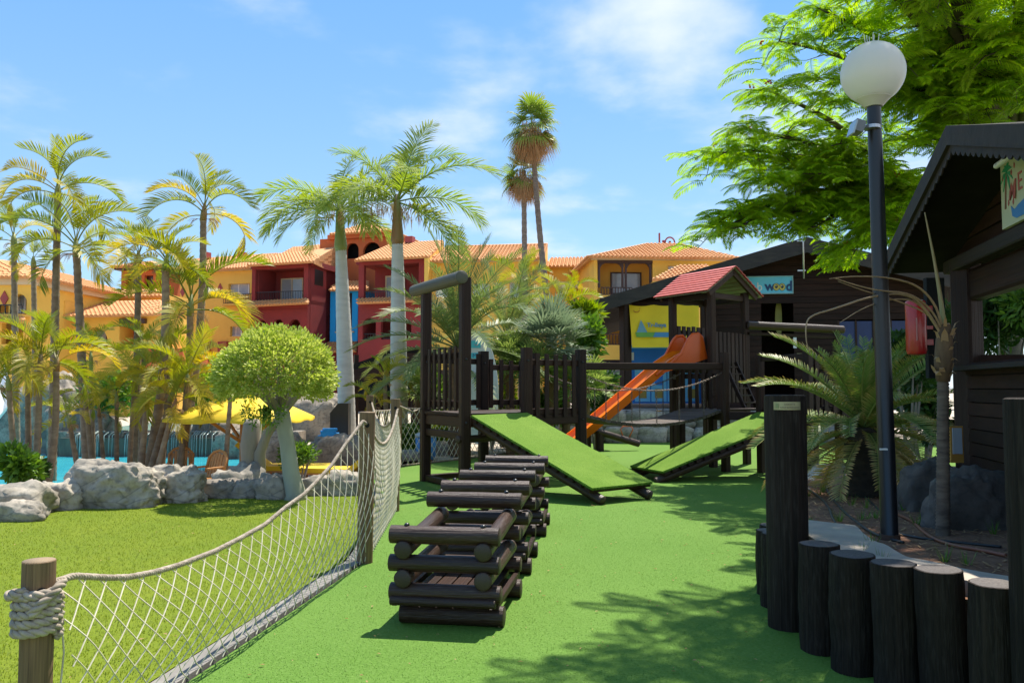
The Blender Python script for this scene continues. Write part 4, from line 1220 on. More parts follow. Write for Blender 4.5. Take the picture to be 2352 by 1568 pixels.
PLOG = [unit_log(50 + i, M_post, M_pend, seg=20, wob=0.012, cham=0.04) for i in range(3)]
PZ = {1: 0.90, 2: 1.38, 3: 1.46, 4: 1.47}
for i, p in ((1, P1), (2, P2), (3, P3), (4, P4)):
    r = {1: 0.063, 2: 0.072, 3: 0.06, 4: 0.064}[i]
    lean = Vector((0.015, -0.02, 0)) if i == 2 else Vector((0, 0, 0))
    o = put('post', PLOG[i % 3], nf_, frame_m(p - Z * .1, p + lean + Z * PZ[i], r, roll=i))
    hole = MB(); n_ = (Vector((0, 0, 0)) - p).normalized()
    hd = Vector((n_.x, n_.y, 0)).normalized(); hx = Vector((hd.y, -hd.x, 0))
    hp = p + lean + hd * (r * 0.985) + Z * (PZ[i] - 0.12) + (hx * (-0.012) if i == 1 else hx * 0.0)
    hole.add([hp + hx * .02 * math.cos(t) + Z * .022 * math.sin(t) + hd * 0.004 for t in [2 * math.pi * q / 12 for q in range(12)]], [tuple(range(12))])
    hole.build('rope_hole', M_black, o)
class NetPlane:
    def __init__(s, a, b):
        s.a, s.b = Vector((a.x, a.y, 0)), Vector((b.x, b.y, 0)); s.d = (s.b - s.a); s.L = s.d.length; s.d.normalize(); s.n = Vector((s.d.y, -s.d.x, 0))
    def hit(s, u, v):
        r = ray(u, v); c = Vector((0, 0, CAMZ)); t = (s.a - c).dot(s.n) / r.dot(s.n); p = c + r * t
        return (p - s.a).dot(s.d), p.z
pl = NetPlane(P1, P2)
px = [(154.8, 1321.4), (241, 1325.7), (284, 1324), (341, 1313), (398, 1297), (483, 1264.6), (540, 1236), (599, 1203.5), (647, 1164), (688.5, 1135), (721, 1102.6), (754, 1067), (784, 1022), (805, 995), (826, 967)]
top12 = [(0.05, 0.80)] + sorted(pl.hit(u, v) for u, v in px) + [(pl.L - 0.02, 1.26)]
def net(parent, a, b, top, z0, cell, rc, bulge=0.05, slope=1.0, n=16, side=0.03, nm='netting', t_off=0.0):
    P = NetPlane(a, b); mb = MB()
    def zt(s):
        s = min(max(s, top[0][0]), top[-1][0])
        for (s0, z0_), (s1, z1_) in zip(top[:-1], top[1:]):
            if s <= s1: return z0_ + (z1_ - z0_) * (s - s0) / max(s1 - s0, 1e-6)
        return top[-1][1]
    hav = sum(z for _, z in top) / len(top)
    lean = hav * slope
    N = int((P.L + lean) / cell)
    for fam in (1, -1):
        for i in range(-1, N + 2):
            s0 = i * cell + (0 if fam == 1 else -lean * 0) - (0 if fam == -1 else lean) + t_off
            pts = []
            for j in range(n + 1):
                t = j / n
                s = s0 + fam * lean * t + (lean if fam == 1 else 0) * 0 + (0 if fam == 1 else 0)
                s = s0 + lean * t if fam == 1 else s0 + lean * (1 - t) * 1.0 - 0 * lean
                if fam == -1: s = i * cell + t_off - lean * 0 + lean * (1 - t) - lean * 0.5
                else: s = i * cell + t_off + lean * t - lean * 0.5
                if s < 0.02 or s > P.L - 0.02:
                    if len(pts) > 1: mb.tube(pts, rc, 4, cap=False)
                    pts = []; continue
                zt_ = zt(s); zz = zt_ + (z0 - zt_) * t
                sag = 0.03 * math.sin(s * 7.0 + t * 3) * t * (1 - t)
                pts.append(P.a + P.d * s + P.n * (side + bulge * math.sin(math.pi * min(t * 1.1, 1)) + sag) + Z * zz)
            if len(pts) > 1: mb.tube(pts, rc, 4, cap=False)
    o = mb.build(nm, M_cord, parent); o['kind'] = 'stuff'
    return o
rope(nf_, [pl.a + pl.d * s + pl.n * 0.03 + Z * z for s, z in top12], 0.0150, turns=18)
net(nf_, P1, P2, top12, 0.03, 0.15, 0.0034, slope=.95, bulge=.09)
# vertical edge cords at the posts
mb = MB(); mb.tube([P1 + pl.d * 0.085 + pl.n * .03 + Z * .78, P1 + pl.d * .10 + pl.n * .05 + Z * .5, P1 + pl.d * .07 + pl.n * .05 + Z * .25, P1 + pl.d * .09 + pl.n * .03 + Z * .0], 0.004, 5)
e1_ = mb.build('edge_cord', M_cord, nf_)
# hanging loose ends on the first post
mb = MB(); c = P1 + Vector((0.03, -0.066, 0.33))
mb.tube([c + Vector((.03, 0, .05)), c, c + Vector((-.03, -.004, .012)), c + Vector((-.05, 0, .03))], 0.004, 5)
mb.tube([c, c + Vector((-.008, -.006, -.03)), c + Vector((.004, -.006, -.05)), c + Vector((-.014, -.004, -.055))], 0.004, 5)
mb.build('cord_knot', M_cord, nf_)
# lashing: five turns of rope on the first post
lash = []
for i in range(5 * 14 + 1):
    t = 2 * math.pi * i / 14
    lash.append(P1 + Vector((0.082 * math.cos(t), 0.082 * math.sin(t), 0.60 + 0.036 * i / 14 * 1.0)))
rope(nf_, lash, 0.021, 'lashing', turns=9)
stub = [P1 + Vector((-0.015, -0.055, 0.785)), P1 + Vector((-0.03, -0.085, 0.785)), P1 + Vector((-0.085, -0.06, 0.77)), P1 + Vector((-0.095, 0.0, 0.765))]
rope(nf_, stub, 0.021, 'rope_end', turns=9, sub=30)
rope(nf_, [P1 + Vector((0.02, -0.085, 0.70)), P1 + Vector((0.06, -0.078, 0.745)), P1 + Vector((0.09, -.03, 0.79)), P1 + Vector((0.085, 0.03, 0.805))], 0.02, 'rope_end', turns=9, sub=30)
def sagtop(a, b, za, zb, sag, n=14):
    L = (b - a).length
    return [(L * i / n, za + (zb - za) * i / n - sag * 4 * (i / n) * (1 - i / n)) for i in range(n + 1)]
for a, b, za, zb, sg_, cell, rc in ((P2, P3, 1.25, 1.34, 0.30, 0.12, 0.0045), (P3, P4, 1.33, 1.35, 0.33, 0.14, 0.005)):
    tp = sagtop(a, b, za, zb, sg_)
    pp = NetPlane(a, b)
    rope(nf_, [pp.a + pp.d * s + pp.n * 0.03 + Z * z for s, z in tp], 0.017, turns=14, seg=4)
    net(nf_, a, b, tp, 0.03, cell, rc, slope=1.0)
wf2 = thing('wire_net_fence', Q1, 'wide meshed cord fence behind the play platform', 'fence')
for a, b in ((P4, Q1), (Q1, Q2), (Q2, Q3)):
    tp = sagtop(a, b, 1.2, 1.2, 0.03)
    pp = NetPlane(a, b)
    mb = MB(); mb.tube([pp.a + pp.d * s + Z * z for s, z in tp], 0.012, 5); mb.build('top_rope', M_rope, wf2)
    mb = MB(); mb.tube([pp.a + pp.d * s + Z * .03 for s, z in tp], 0.012, 5); mb.build('bottom_rope', M_rope, wf2)
    net(wf2, a, b, tp, 0.03, 0.17, 0.007, bulge=0.0, slope=0.8)
for p in (Q1, Q2, Q3):
    put('post', PLOG[0], wf2, frame_m(p, p + Z * 1.3, 0.06))
rope(nf_, [P3 + Z * 1.36 + Vector((.06, 0, 0)), (P3 + A) / 2 + Z * 1.24, A + Z * 1.24 + Vector((-.09, 0, 0))], 0.012, 'guy_rope', turns=14, seg=4)
# ================================================================== dark timber house behind the playground
def text(parent, body, p, right, up, size, m, nm='lettering', depth=0.006, align='LEFT', bold=0.0, sx=1.0):
    cu = bpy.data.curves.new(nm, 'FONT')
    cu.body = body; cu.size = size; cu.extrude = depth; cu.offset = bold; cu.align_x = align; cu.resolution_u = 3
    right, up = Vector(right).normalized(), Vector(up).normalized()
    nn = right.cross(up)
    M = Matrix((right * sx, up, nn)).transposed().to_4x4(); M.translation = Vector(p)
    tmp = bpy.data.objects.new('tmp', cu); COL.objects.link(tmp)
    bpy.context.view_layer.update()
    me = bpy.data.meshes.new_from_object(tmp.evaluated_get(bpy.context.evaluated_depsgraph_get()))
    bpy.data.objects.remove(tmp)
    me.materials.clear(); me.materials.append(m); me.name = nm
    return put(nm, me, parent, M)
def disc(parent, p, right, up, rx, ry, m, nm, t=0.006, n=20):
    right, up = Vector(right), Vector(up); nn = right.cross(up).normalized()
    mb = MB(); mb.prism([Vector(p) + right * rx * math.cos(2 * math.pi * i / n) + up * ry * math.sin(2 * math.pi * i / n) for i in range(n)], nn * t)
    return mb.build(nm, m, parent, recalc=True)
M_dark = mat('dark house boards', (0.0175, 0.0075, 0.0050), 0.65, c2=(0.034, 0.0135, 0.0085), scale=(1.5, 1.5, 12), detail=7, bump=0.3, rnd=0.3, spec=0.2)
M_barge = mat('grey brown bargeboard', (0.040, 0.029, 0.022), 0.7, c2=(0.018, 0.0125, 0.0095), scale=(2, 2, 8), detail=8, bump=0.4)
M_dkroof = mat('dark roof felt', (0.010, 0.0085, 0.0075), 0.9, c2=(0.018, 0.015, 0.013), scale=3, bump=0.3, spec=0.15)
F7 = Frame(1600, 25.6, math.radians(7.6), 0.93)
hs_ = thing('timber_house', F7.P(6, 0.93, -6), 'large dark timber house with gable roof and open porch', 'house')
pk_s, pk_z = F7.sz(1852, 546, 0); ev_s, ev_z = F7.sz(1368, 690, 0)
slope = (pk_z - ev_z) / (pk_s - ev_s)
ev2_s = 2 * pk_s - ev_s
mb = MB()
for a, b in ((ev_s, pk_s), (ev2_s, pk_s)):
    za = ev_z; q = [F7.P(a, za, 0), F7.P(b, pk_z, 0), F7.P(b, pk_z, -15), F7.P(a, za, -15)]
    mb.prism([p - Z * 0.12 for p in q], Z * 0.12)
mb.build('roof', M_dkroof, hs_, recalc=True)
for a in (ev_s, ev2_s):
    mb = MB(); mb.prism([F7.P(a, ev_z + .02, 0.0), F7.P(pk_s, pk_z + .02, 0.0), F7.P(pk_s, pk_z - .46, 0.0), F7.P(a, ev_z - .40, 0.0)], F7.n * 0.06)
    mb.build('bargeboard', M_barge, hs_, recalc=True)
mb = MB(); mb.prism([F7.P(ev_s - .03, ev_z - .38, 0), F7.P(ev_s - .03, ev_z + .02, 0), F7.P(ev_s - .03, ev_z + .02, -15), F7.P(ev_s - .03, ev_z - .38, -15)], -F7.t * 0.05); mb.build('eave_board', M_dkroof, hs_, recalc=True)
def roofz(s): return pk_z - 0.14 - abs(s - pk_s) * slope
# gable boards
KW = -1.0
z = F7.sz(1500, 700, KW)[1]; zlow = z
s_l = F7.sz(1432, 700, KW)[0]; s_r = F7.sz(2170, 700, KW)[0]
bh = 0.2
while z < pk_z - 0.25:
    zt_ = z + bh - 0.012
    # width under the roof at this height
    sl_ = max(s_l, pk_s - (pk_z - 0.16 - z) / slope); sr_ = min(s_r, pk_s + (pk_z - 0.16 - z) / slope)
    sl2 = max(s_l, pk_s - (pk_z - 0.16 - zt_) / slope); sr2 = min(s_r, pk_s + (pk_z - 0.16 - zt_) / slope)
    if sr2 > sl2 + .1:
        mb = MB(); mb.prism([F7.P(sl_, z, KW), F7.P(sr_, z, KW), F7.P(sr2, zt_, KW - .012), F7.P(sl2, zt_, KW - .012)], -F7.n * 0.03); mb.build('gable_board', M_dark, hs_, recalc=True)
    z += bh
mb = MB(); mb.prism([F7.P(s_l, zlow, KW - .08), F7.P(s_r, zlow, KW - .08), F7.P(s_r, roofz(s_r) , KW - .08), F7.P(pk_s, pk_z - .16, KW - .08), F7.P(s_l, roofz(s_l), KW - .08)], -F7.n * .05); mb.build('gable_backing', M_dark, hs_, recalc=True)
# wall boards right of the tower and beside the doorway
d0 = F7.sz(1748, 700, KW)[0]; d1 = F7.sz(1822, 700, KW)[0]; w0 = F7.sz(1640, 700, KW)[0]; b0_ = F7.sz(1925, 700, KW)[0]; b1_ = F7.sz(2085, 700, KW)[0]
zb_t = F7.sz(2000, 735, KW)[1]
z = 0.95
while z < zlow - 0.02:
    zt_ = min(z + bh - 0.012, zlow - .012)
    for a, b in ((w0, d0), (d1, b0_ if z < zb_t else s_r), (b1_, s_r)):
        if a == b1_ and z >= zb_t: continue
        mb = MB(); F7.box(mb, a, b, z, zt_, KW - .03, KW); mb.build('wall_board', M_dark, hs_)
    z += bh
mb = MB(); mb.prism([F7.P(w0, .93, -4.5), F7.P(s_r, .93, -4.5), F7.P(s_r, roofz(s_r), -4.5), F7.P(pk_s, pk_z - .14, -4.5), F7.P(w0, roofz(w0), -4.5)], F7.n * -.2); mb.build('back_wall', M_dark, hs_, recalc=True)
mb = MB(); F7.box(mb, s_r - .2, s_r, 0.93, zlow, -4.49, KW - .04); mb.build('end_wall', M_dark, hs_)
mb = MB(); F7.box(mb, w0, w0 + .15, 0.93, zlow, -4.49, KW - .04); mb.build('porch_wall', M_dark, hs_)
M_dblue = mat('dark blue shutter', (0.010, 0.028, 0.12), 0.5, c2=(0.008, 0.02, 0.085), scale=(6, 6, 1))
nb = 4
for i in range(nb):
    a = b0_ + (b1_ - b0_) * i / nb; b = b0_ + (b1_ - b0_) * (i + 1) / nb
    mb = MB(); F7.box(mb, a + .03, b - .03, 0.95, zb_t - .03, KW - .06, KW - .015); mb.build('shutter', M_dblue, hs_)
for i in range(nb + 1):
    a = b0_ + (b1_ - b0_) * i / nb
    mb = MB(); F7.box(mb, a - .03, a + .03, 0.95, zb_t, KW - .05, KW + .01); mb.build('shutter_post', M_stain, hs_)
# porch posts and beam
for u in (1436, 1622):
    s, _ = F7.sz(u, 700, -0.5); bar('porch_post', hs_, F7.P(s, 0.93, -.5), F7.P(s, roofz(s), -.5), 0.30, 0.30)
s, _ = F7.sz(1436, 700, -9); bar('porch_post', hs_, F7.P(s, 0.93, -9), F7.P(s, roofz(s), -9), 0.3, 0.3)
bar('porch_beam', hs_, F7.P(F7.sz(1400, 700, -.6)[0], zlow - 0.02, -.65), F7.P(w0, zlow - 0.02, -.65), 0.12, 0.22)
# surfboard shape inside the doorway
s, z = F7.sz(1790, 730, -1.6); mb = MB()
mb.prism([F7.P(s + .14 * math.sin(t) * (1 if math.sin(t) < 0 else .55), z - .02 + .62 * math.cos(t), -1.6) for t in [2 * math.pi * i / 20 for i in range(20)]], F7.n * .04)
o = mb.build('surfboard', mat('dull yellow board', (0.32, 0.26, 0.05), 0.5), None, recalc=True); tag(o, 'yellow surfboard hanging in the dark doorway below the blue sign', 'surfboard')
# door notices
mb = MB(); s, z = F7.sz(1837, 817, KW + .02); F7.box(mb, s - .08, s + .08, z - .08, z + .08, KW + .002, KW + .02)
o = mb.build('door_notice', mat('yellowed paper', (0.55, 0.45, 0.2), 0.7)); tag(o, 'small square yellow notice beside the dark doorway', 'notice')
mb = MB(); s, z = F7.sz(1826, 787, KW + .02); F7.box(mb, s - .05, s + .05, z - .17, z + .17, KW + .002, KW + .02)
o = mb.build('door_notice', M_white); tag(o, 'narrow white notice strip beside the dark doorway', 'notice')
# blue sign
sgn = thing('house_sign', F7.P(pk_s, 4, KW), 'light blue sign reading wood with eyes in the letters', 'sign')
s0, zt_ = F7.sz(1688, 637.5, KW + .08); s1, zb_ = F7.sz(1820, 672, KW + .08)
mb = MB(); F7.box(mb, s0, s1, zb_, zt_, KW + .02, KW + .08); mb.build('panel', mat('sign light blue', (0.10, 0.50, 0.72), 0.4, c2=(0.14, 0.55, 0.76), scale=2), sgn)
M_navy = plain('navy letter', (0.012, 0.05, 0.16), 0.5); M_gold = plain('eye yellow', (0.65, 0.50, 0.10), 0.5)
mbf = MB()
for (a, b, c, d) in ((s0, s1, zt_, zt_ + .03), (s0, s1, zb_ - .03, zb_), (s0 - .03, s0, zb_ - .03, zt_ + .03), (s1, s1 + .03, zb_ - .03, zt_ + .03)):
    F7.box(mbf, a, b, c, d, KW + .02, KW + .1)
mbf.build('frame', mat('sign frame', (0.3, 0.5, 0.55), 0.5), sgn)
hh = zt_ - zb_
kk = KW + .086
sw, zw = F7.sz(1757, 667, kk); text(sgn, 'w', F7.P(sw, zw, kk), F7.t, Z, 0.42, M_navy, bold=.012)
sd_, zd = F7.sz(1805, 667, kk); text(sgn, 'd', F7.P(sd_, zd, kk), F7.t, Z + F7.t * .1, 0.44, M_navy, bold=.014, sx=.85)
for u in (1783, 1796.5):
    s, z = F7.sz(u, 659, kk); p = F7.P(s, z, kk)
    e = disc(sgn, p, F7.t, Z, .105, .125, M_navy, 'eye_ring'); e = disc(sgn, p + F7.n * .004, F7.t, Z, .09, .11, M_gold, 'eye'); disc(sgn, p + F7.n * .009 + Z * .012, F7.t, Z, .045, .055, M_blackp, 'pupil'); disc(sgn, p + F7.n * .014 + Z * .03 - F7.t * .012, F7.t, Z, .014, .016, M_white, 'highlight')
s, z = F7.sz(1738, 668, kk); text(sgn, 'b', F7.P(s, z, kk), F7.t, Z, 0.40, M_white, sx=.9)
# aerial on the gable
ar = thing('aerial_mast', F7.P(pk_s, 4.5, .1), 'thin aerial mast with small white antenna on the house gable', 'antenna')
s, zb_ = F7.sz(1846, 640, .12); _, zt_ = F7.sz(1843, 470, .12)
mb = MB(); mb.tube([F7.P(s, zb_, .14), F7.P(s, zt_, .14)], .028, 8); mb.build('mast', M_metal, ar, smooth=True)
mb = MB(); F7.box(mb, s - .22, s - .06, zt_ - .25, zt_ + .6, .1, .2); mb.build('antenna_panel', M_white, ar)
for f in (.1, .5, .75):
    mb = MB(); z = zb_ + (zt_ - zb_) * f; F7.box(mb, s - .18, s + .05, z, z + .04, .1, .16); mb.build('bracket', M_metal, ar)
# yellow banner under the porch beam
bn = thing('banner', F7.P(2, 3, -.4), 'yellow cloth banner with small smile and mountain print under the porch', 'banner')
M_ban = mat('banner yellow', (0.86, 0.58, 0.015), 0.7, c2=(0.78, 0.52, 0.015), scale=1.5)
s0, zt_ = F7.sz(1445, 700, -.35); s1, zb_ = F7.sz(1606, 797, -.35)
vs, fs = [], []
NX, NZ = 28, 14
for j in range(NZ + 1):
    for i in range(NX + 1):
        a, b = i / NX, j / NZ
        s = s0 + (s1 - s0) * (a * (1 - .04 * b) + .04 * b); z = zt_ + (zb_ - zt_) * b - (0.05 * abs(math.sin(a * 9)) * (1 - b))
        vs.append(F7.P(s, z, -.35 + .025 * math.sin(a * 14 + b * 2)))
for j in range(NZ):
    for i in range(NX): fs.append((j * (NX + 1) + i, (j + 1) * (NX + 1) + i, (j + 1) * (NX + 1) + i + 1, j * (NX + 1) + i + 1))
mb = MB(); mb.add(vs, fs); mb.build('cloth', M_ban, bn, smooth=True)
kk = -.30
M_bl1 = plain('print pale blue', (0.16, 0.33, 0.42), 0.7); M_bl2 = plain('print blue', (0.07, 0.24, 0.45), 0.7); M_gr1 = plain('print green', (0.16, 0.36, 0.06), 0.7); M_rd1 = plain('print red', (0.42, 0.05, 0.03), 0.7)
def bpoly(pts, m, nm):
    mb = MB(); mb.prism([F7.P(*F7.sz(u, v, kk), kk) for u, v in pts], F7.n * .004); return mb.build(nm, m, bn, recalc=True)
bpoly([(1472, 734), (1487, 763), (1462, 763), (1465, 756)], M_bl1, 'mountain_print')
bpoly([(1459, 763), (1505, 763), (1500, 774), (1462, 774)], M_gr1, 'green_print'); bpoly([(1503, 763), (1560, 763), (1560, 774), (1500, 774)], M_bl2, 'blue_print')
s, z = F7.sz(1486, 751, kk); text(bn, 'Tr-lloya', F7.P(s, z, kk), F7.t, Z, .19, M_bl2, bold=.004)
s, z = F7.sz(1462, 712, kk); mb = MB()
mb.tube([F7.P(s + .09 * math.cos(t), z + .07 * math.sin(t), kk + .005) for t in [math.pi * (1 + i / 10) for i in range(11)]], .010, 5); mb.build('smile_print', M_rd1, bn)
disc(bn, F7.P(s + .1, z + .05, kk), F7.t, Z, .014, .014, M_rd1, 'dot_print')
# blue play cabinet under the banner
bc = thing('blue_cabinet', at(1530, 922, 28.5), 'blue playhouse cabinet with pale blue doors under the yellow banner', 'cabinet')
F8 = Frame(1520, 28.0, math.radians(4), 0.93)
M_bd = mat('deep blue paint', (0.010, 0.17, 0.62), 0.5, c2=(0.012, 0.20, 0.68), scale=2); M_bp = mat('pale blue paint', (0.14, 0.50, 0.80), 0.5, c2=(0.18, 0.55, 0.84), scale=2)
M_oc = mat('ochre panel', (0.42, 0.30, 0.06), 0.6, scale=3)
mb = MB(); F8.ubox(mb, 1440, 1612, 797, 926, -1.5, 0); mb.build('body', M_bd, bc)
mb = MB(); F8.ubox(mb, 1434, 1618, 792, 800, -1.6, .1); mb.build('cornice', M_bp, bc)
for i in range(4):
    u0 = 1458 + i * 37.5
    mb = MB(); F8.ubox(mb, u0, u0 + 35, 848, 922, .005, .05); d_ = mb.build('door', M_bp, bc)
    mb = MB(); F8.ubox(mb, u0 + 9, u0 + 27, 893, 914, .052, .065); mb.build('lower_panel', M_oc, d_)
    mb = MB(); F8.ubox(mb, u0 + 9, u0 + 27, 857, 884, .052, .06); mb.build('upper_panel', M_bd if i % 2 else M_oc, d_)
mb = MB(); F8.ubox(mb, 1446, 1456, 809, 827, .002, .012); mb.build('notice', M_white, bc)
hw2 = thing('garden_hut_window', at(1412, 900, 31), 'yellow hut front with white two pane window behind the bridge', 'hut')
F9 = Frame(1412, 31.0, 0.0, 0.0)
F9.uwall('wall', M_yel, hw2, 1372, 1446, 832, -2, 0, [(1386, 1430, 846, 870)])
window(F9, hw2, 1386.5, 1429.5, 846.5, 870, -.1)
mb = MB(); F9.ubox(mb, 1366, 1450, 826, 833, -2.2, .3); mb.build('roof_edge', M_brown, hw2)
# ================================================================== dark bar hut behind the royal palms
F10 = Frame(890, 27.0, math.radians(6), 0.0)
bh_ = thing('bar_hut', F10.P(0, 0, -1), 'low dark timber bar hut behind the two royal palms', 'hut')
def up_(u, v, k): return F10.P(*F10.sz(u, v, k), k)
mb = MB(); arc = [(806, 838), (850, 822), (895, 803), (933, 795), (975, 799), (1010, 815)]
top = [up_(u, v, .3) for u, v in arc]
for a, b in zip(top[:-1], top[1:]): mb.prism([a, b, b - F10.n * 5, a - F10.n * 5], -Z * .22)
mb.build('roof', M_dkroof, bh_, recalc=True)
mb = MB(); mb.prism([p - Z * .2 for p in top] + [top[-1] - Z * 1.0, top[0] - Z * .5], F10.n * .05); mb.build('fascia', M_dark, bh_, recalc=True)
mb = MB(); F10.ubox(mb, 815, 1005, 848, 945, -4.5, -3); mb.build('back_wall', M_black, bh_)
for u in (818, 868, 950, 1000):
    s, _ = F10.sz(u, 850, -.2); bar('post', bh_, F10.P(s, 0, -.2), F10.P(s, 2.7, -.2), .14, .14)
mb = MB(); F10.ubox(mb, 815, 1005, 905, 945, -1.2, -.8); mb.build('counter', M_dark, bh_)
# ================================================================== menu kiosk at the right
kd = Vector((0.2149, 0.9766, 0)); kn = Vector((-0.9766, 0.2149, 0)); K0 = Vector((3.267, 6.0, 0))
def KP(s, z, k=0.0): return K0 + kd * s + kn * k + Z * z
kiosk = thing('menu_kiosk', KP(0, 0.3, -1.5), 'dark timber snack kiosk with scalloped gable and painted menu board', 'kiosk')
PKZ, SL, HS = 3.52, 0.304, 2.36
M_ktim = mat('kiosk dark boards', (0.021, 0.0085, 0.0055), 0.65, c2=(0.038, 0.0155, 0.0095), scale=(2, 2, 9), detail=7, bump=0.35, rnd=0.3, spec=0.2)
M_kbarge = mat('kiosk weathered fascia', (0.028, 0.017, 0.012), 0.75, c2=(0.016, 0.0095, 0.007), scale=(2, 9, 9), detail=7, bump=0.3)
for sg_ in (-1, 1):
    e = sg_ * HS
    mb = MB(); q = [KP(0, PKZ, 0.02), KP(e, PKZ - SL * HS, 0.02), KP(e, PKZ - SL * HS, -4.5), KP(0, PKZ, -4.5)]
    mb.prism([p - Z * .05 for p in q], Z * .06); mb.build('roof', M_dkroof, kiosk, recalc=True)
    mb = MB(); mb.prism([KP(0, PKZ + .015, 0.025), KP(e, PKZ - SL * HS + .015, 0.025), KP(e, PKZ - SL * HS - .13, 0.025), KP(0, PKZ - .13, 0.025)], kn * .035); mb.build('bargeboard', M_kbarge, kiosk, recalc=True)
    # scalloped valance
    n = 22; poly = [KP(0, PKZ - .12, 0.0)]
    poly = []
    for i in range(n + 1):
        s = e * i / n; poly.append(KP(s, PKZ - SL * abs(s) - .11, 0.02))
    low = []
    for i in range(n * 6 + 1):
        s = e * i / (n * 6); ph = (i % 6) / 6
        low.append(KP(s, PKZ - SL * abs(s) - .175 - .032 * math.sin(math.pi * ph), 0.02))
    mb = MB()
    for i in range(n):
        seg_ = [poly[i], poly[i + 1]] + list(reversed(low[i * 6:i * 6 + 7]))
        mb.prism(seg_, kn * .012)
    mb.build('scalloped_valance', M_kbarge, kiosk, recalc=True)
WK = -0.5
# siding below the counter, single boards
z = 0.30
while z < 1.74:
    mb = MB(); a, b = -2.3, 1.62
    mb.prism([KP(a, z, WK), KP(a, z + .108, WK - .012), KP(b, z + .108, WK - .012), KP(b, z, WK)], -kn * .02); mb.build('siding_board', M_ktim, kiosk, recalc=True)
    z += .118
mb = MB(); mb.prism([KP(-2.3, .25, WK - .05), KP(1.62, .25, WK - .05), KP(1.62, 1.76, WK - .05), KP(-2.3, 1.76, WK - .05)], -kn * .05); mb.build('siding_backing', M_black, kiosk, recalc=True)
bar('counter_ledge', kiosk, KP(-2.3, 1.775, WK - .06), KP(1.64, 1.775, WK - .06), 0.36, 0.045, M_kbarge)
for s in (-2.2, 1.72):
    bar('corner_post', kiosk, KP(s, .2, WK - .05), KP(s, 2.75, WK - .05), .20, .20)
bar('lintel', kiosk, KP(-2.3, 2.53, WK - .1), KP(1.8, 2.53, WK - .1), .12, .28)
bar('tie_beam', kiosk, KP(-2.35, 2.735, WK + .02), KP(1.95, 2.735, WK + .02), .11, .12, M_kbarge)
z = 2.80
while z < PKZ - .22:
    hsn = (PKZ - .1 - z) / SL; hst = (PKZ - .1 - z - .14) / SL
    mb = MB(); mb.prism([KP(-hsn, z, WK - .02), KP(hsn, z, WK - .02), KP(max(hst, .02), z + .138, WK - .034), KP(-max(hst, .02), z + .138, WK - .034)], -kn * .02); mb.build('gable_board', M_ktim, kiosk, recalc=True)
    z += .15
mb = MB(); mb.prism([KP(-2.3, 2.75, WK - .08), KP(2.3, 2.75, WK - .08), KP(0, PKZ - .08, WK - .08)], -kn * .04); mb.build('gable_backing', M_black, kiosk, recalc=True)
mb = MB(); mb.prism([KP(-2.2, .25, -4.2), KP(1.7, .25, -4.2), KP(1.7, 1.9, -4.2), KP(-2.2, 1.9, -4.2)], -kn * .06); mb.build('back_wall', M_ktim, kiosk, recalc=True)
for s in (-2.2, -.2, 1.7): bar('back_post', kiosk, KP(s, .2, -4.2), KP(s, 2.75, -4.2), .14, .14)
bar('back_beam', kiosk, KP(-2.3, 2.6, -4.2), KP(1.8, 2.6, -4.2), .12, .5)
mb = MB(); mb.prism([KP(1.66, .25, -.62), KP(1.66, .25, -4.1), KP(1.66, 1.9, -4.1), KP(1.66, 1.9, -.62)], kd * .05); mb.build('end_wall', M_ktim, kiosk, recalc=True)
mb = MB(); mb.prism([KP(-2.2, .24, -.6), KP(1.66, .24, -.6), KP(1.66, .24, -4.1), KP(-2.2, .24, -4.1)], -Z * .3); mb.build('floor', M_conc, kiosk, recalc=True)
log('strip_light', kiosk, KP(-.55, 3.20, -.25), KP(-.05, 3.20, -.25), .02, [unit_log(77, M_white, M_white, wob=0)])
# menu board
mnu = thing('menu_board', KP(-.4, 2.8, WK), 'hand painted menu board with palm and MENU lettering on the kiosk gable', 'sign')
KB = WK + .10
r_ = ray(2300, 460); c_ = Vector((0, 0, CAMZ)); tt = (KP(0, 0, KB) - c_).dot(kn) / r_.dot(kn); ph_ = c_ + r_ * tt; sL = (ph_ - K0).dot(kd)
M_cr = mat('cream painted board', (0.55, 0.54, 0.36), 0.6, c2=(0.46, 0.47, 0.30), scale=3)
mb = MB(); mb.prism([KP(sL, 2.80, KB), KP(sL - 1.3, 2.80, KB), KP(sL - 1.3, 3.33, KB), KP(sL, 3.33, KB)], -kn * .03); mb.build('panel', M_cr, mnu, recalc=True)
M_tg = plain('paint green', (0.03, 0.30, 0.14), .6); M_tb = plain('paint blue', (0.05, 0.22, 0.5), .6); M_tp = plain('paint pink', (0.45, 0.12, 0.10), .6); M_tbr = plain('paint brown', (0.20, 0.09, 0.05), .6)
def mpoly(pts, m, nm):
    mb = MB(); mb.prism([KP(sL - a, 2.80 + b, KB + .001) for a, b in pts], kn * .004); return mb.build(nm, m, mnu, recalc=True)
mpoly([(.075, .14), (.10, .14), (.115, .30), (.135, .40), (.12, .40), (.095, .30)], M_tbr, 'painted_trunk')
for a, L in ((20, .12), (60, .11), (110, .10), (150, .11), (195, .12), (235, .12), (-20, .13), (-60, .13)):
    c, s = math.cos(math.radians(a)), math.sin(math.radians(a)); px_, pz_ = .125, .41
    mpoly([(px_, pz_), (px_ + c * L * .55 - s * .018, pz_ + s * L * .55 + c * .018), (px_ + c * L, pz_ + s * L - .035), (px_ + c * L * .5 + s * .014, pz_ + s * L * .5 - c * .014)], M_tg, 'painted_leaf')
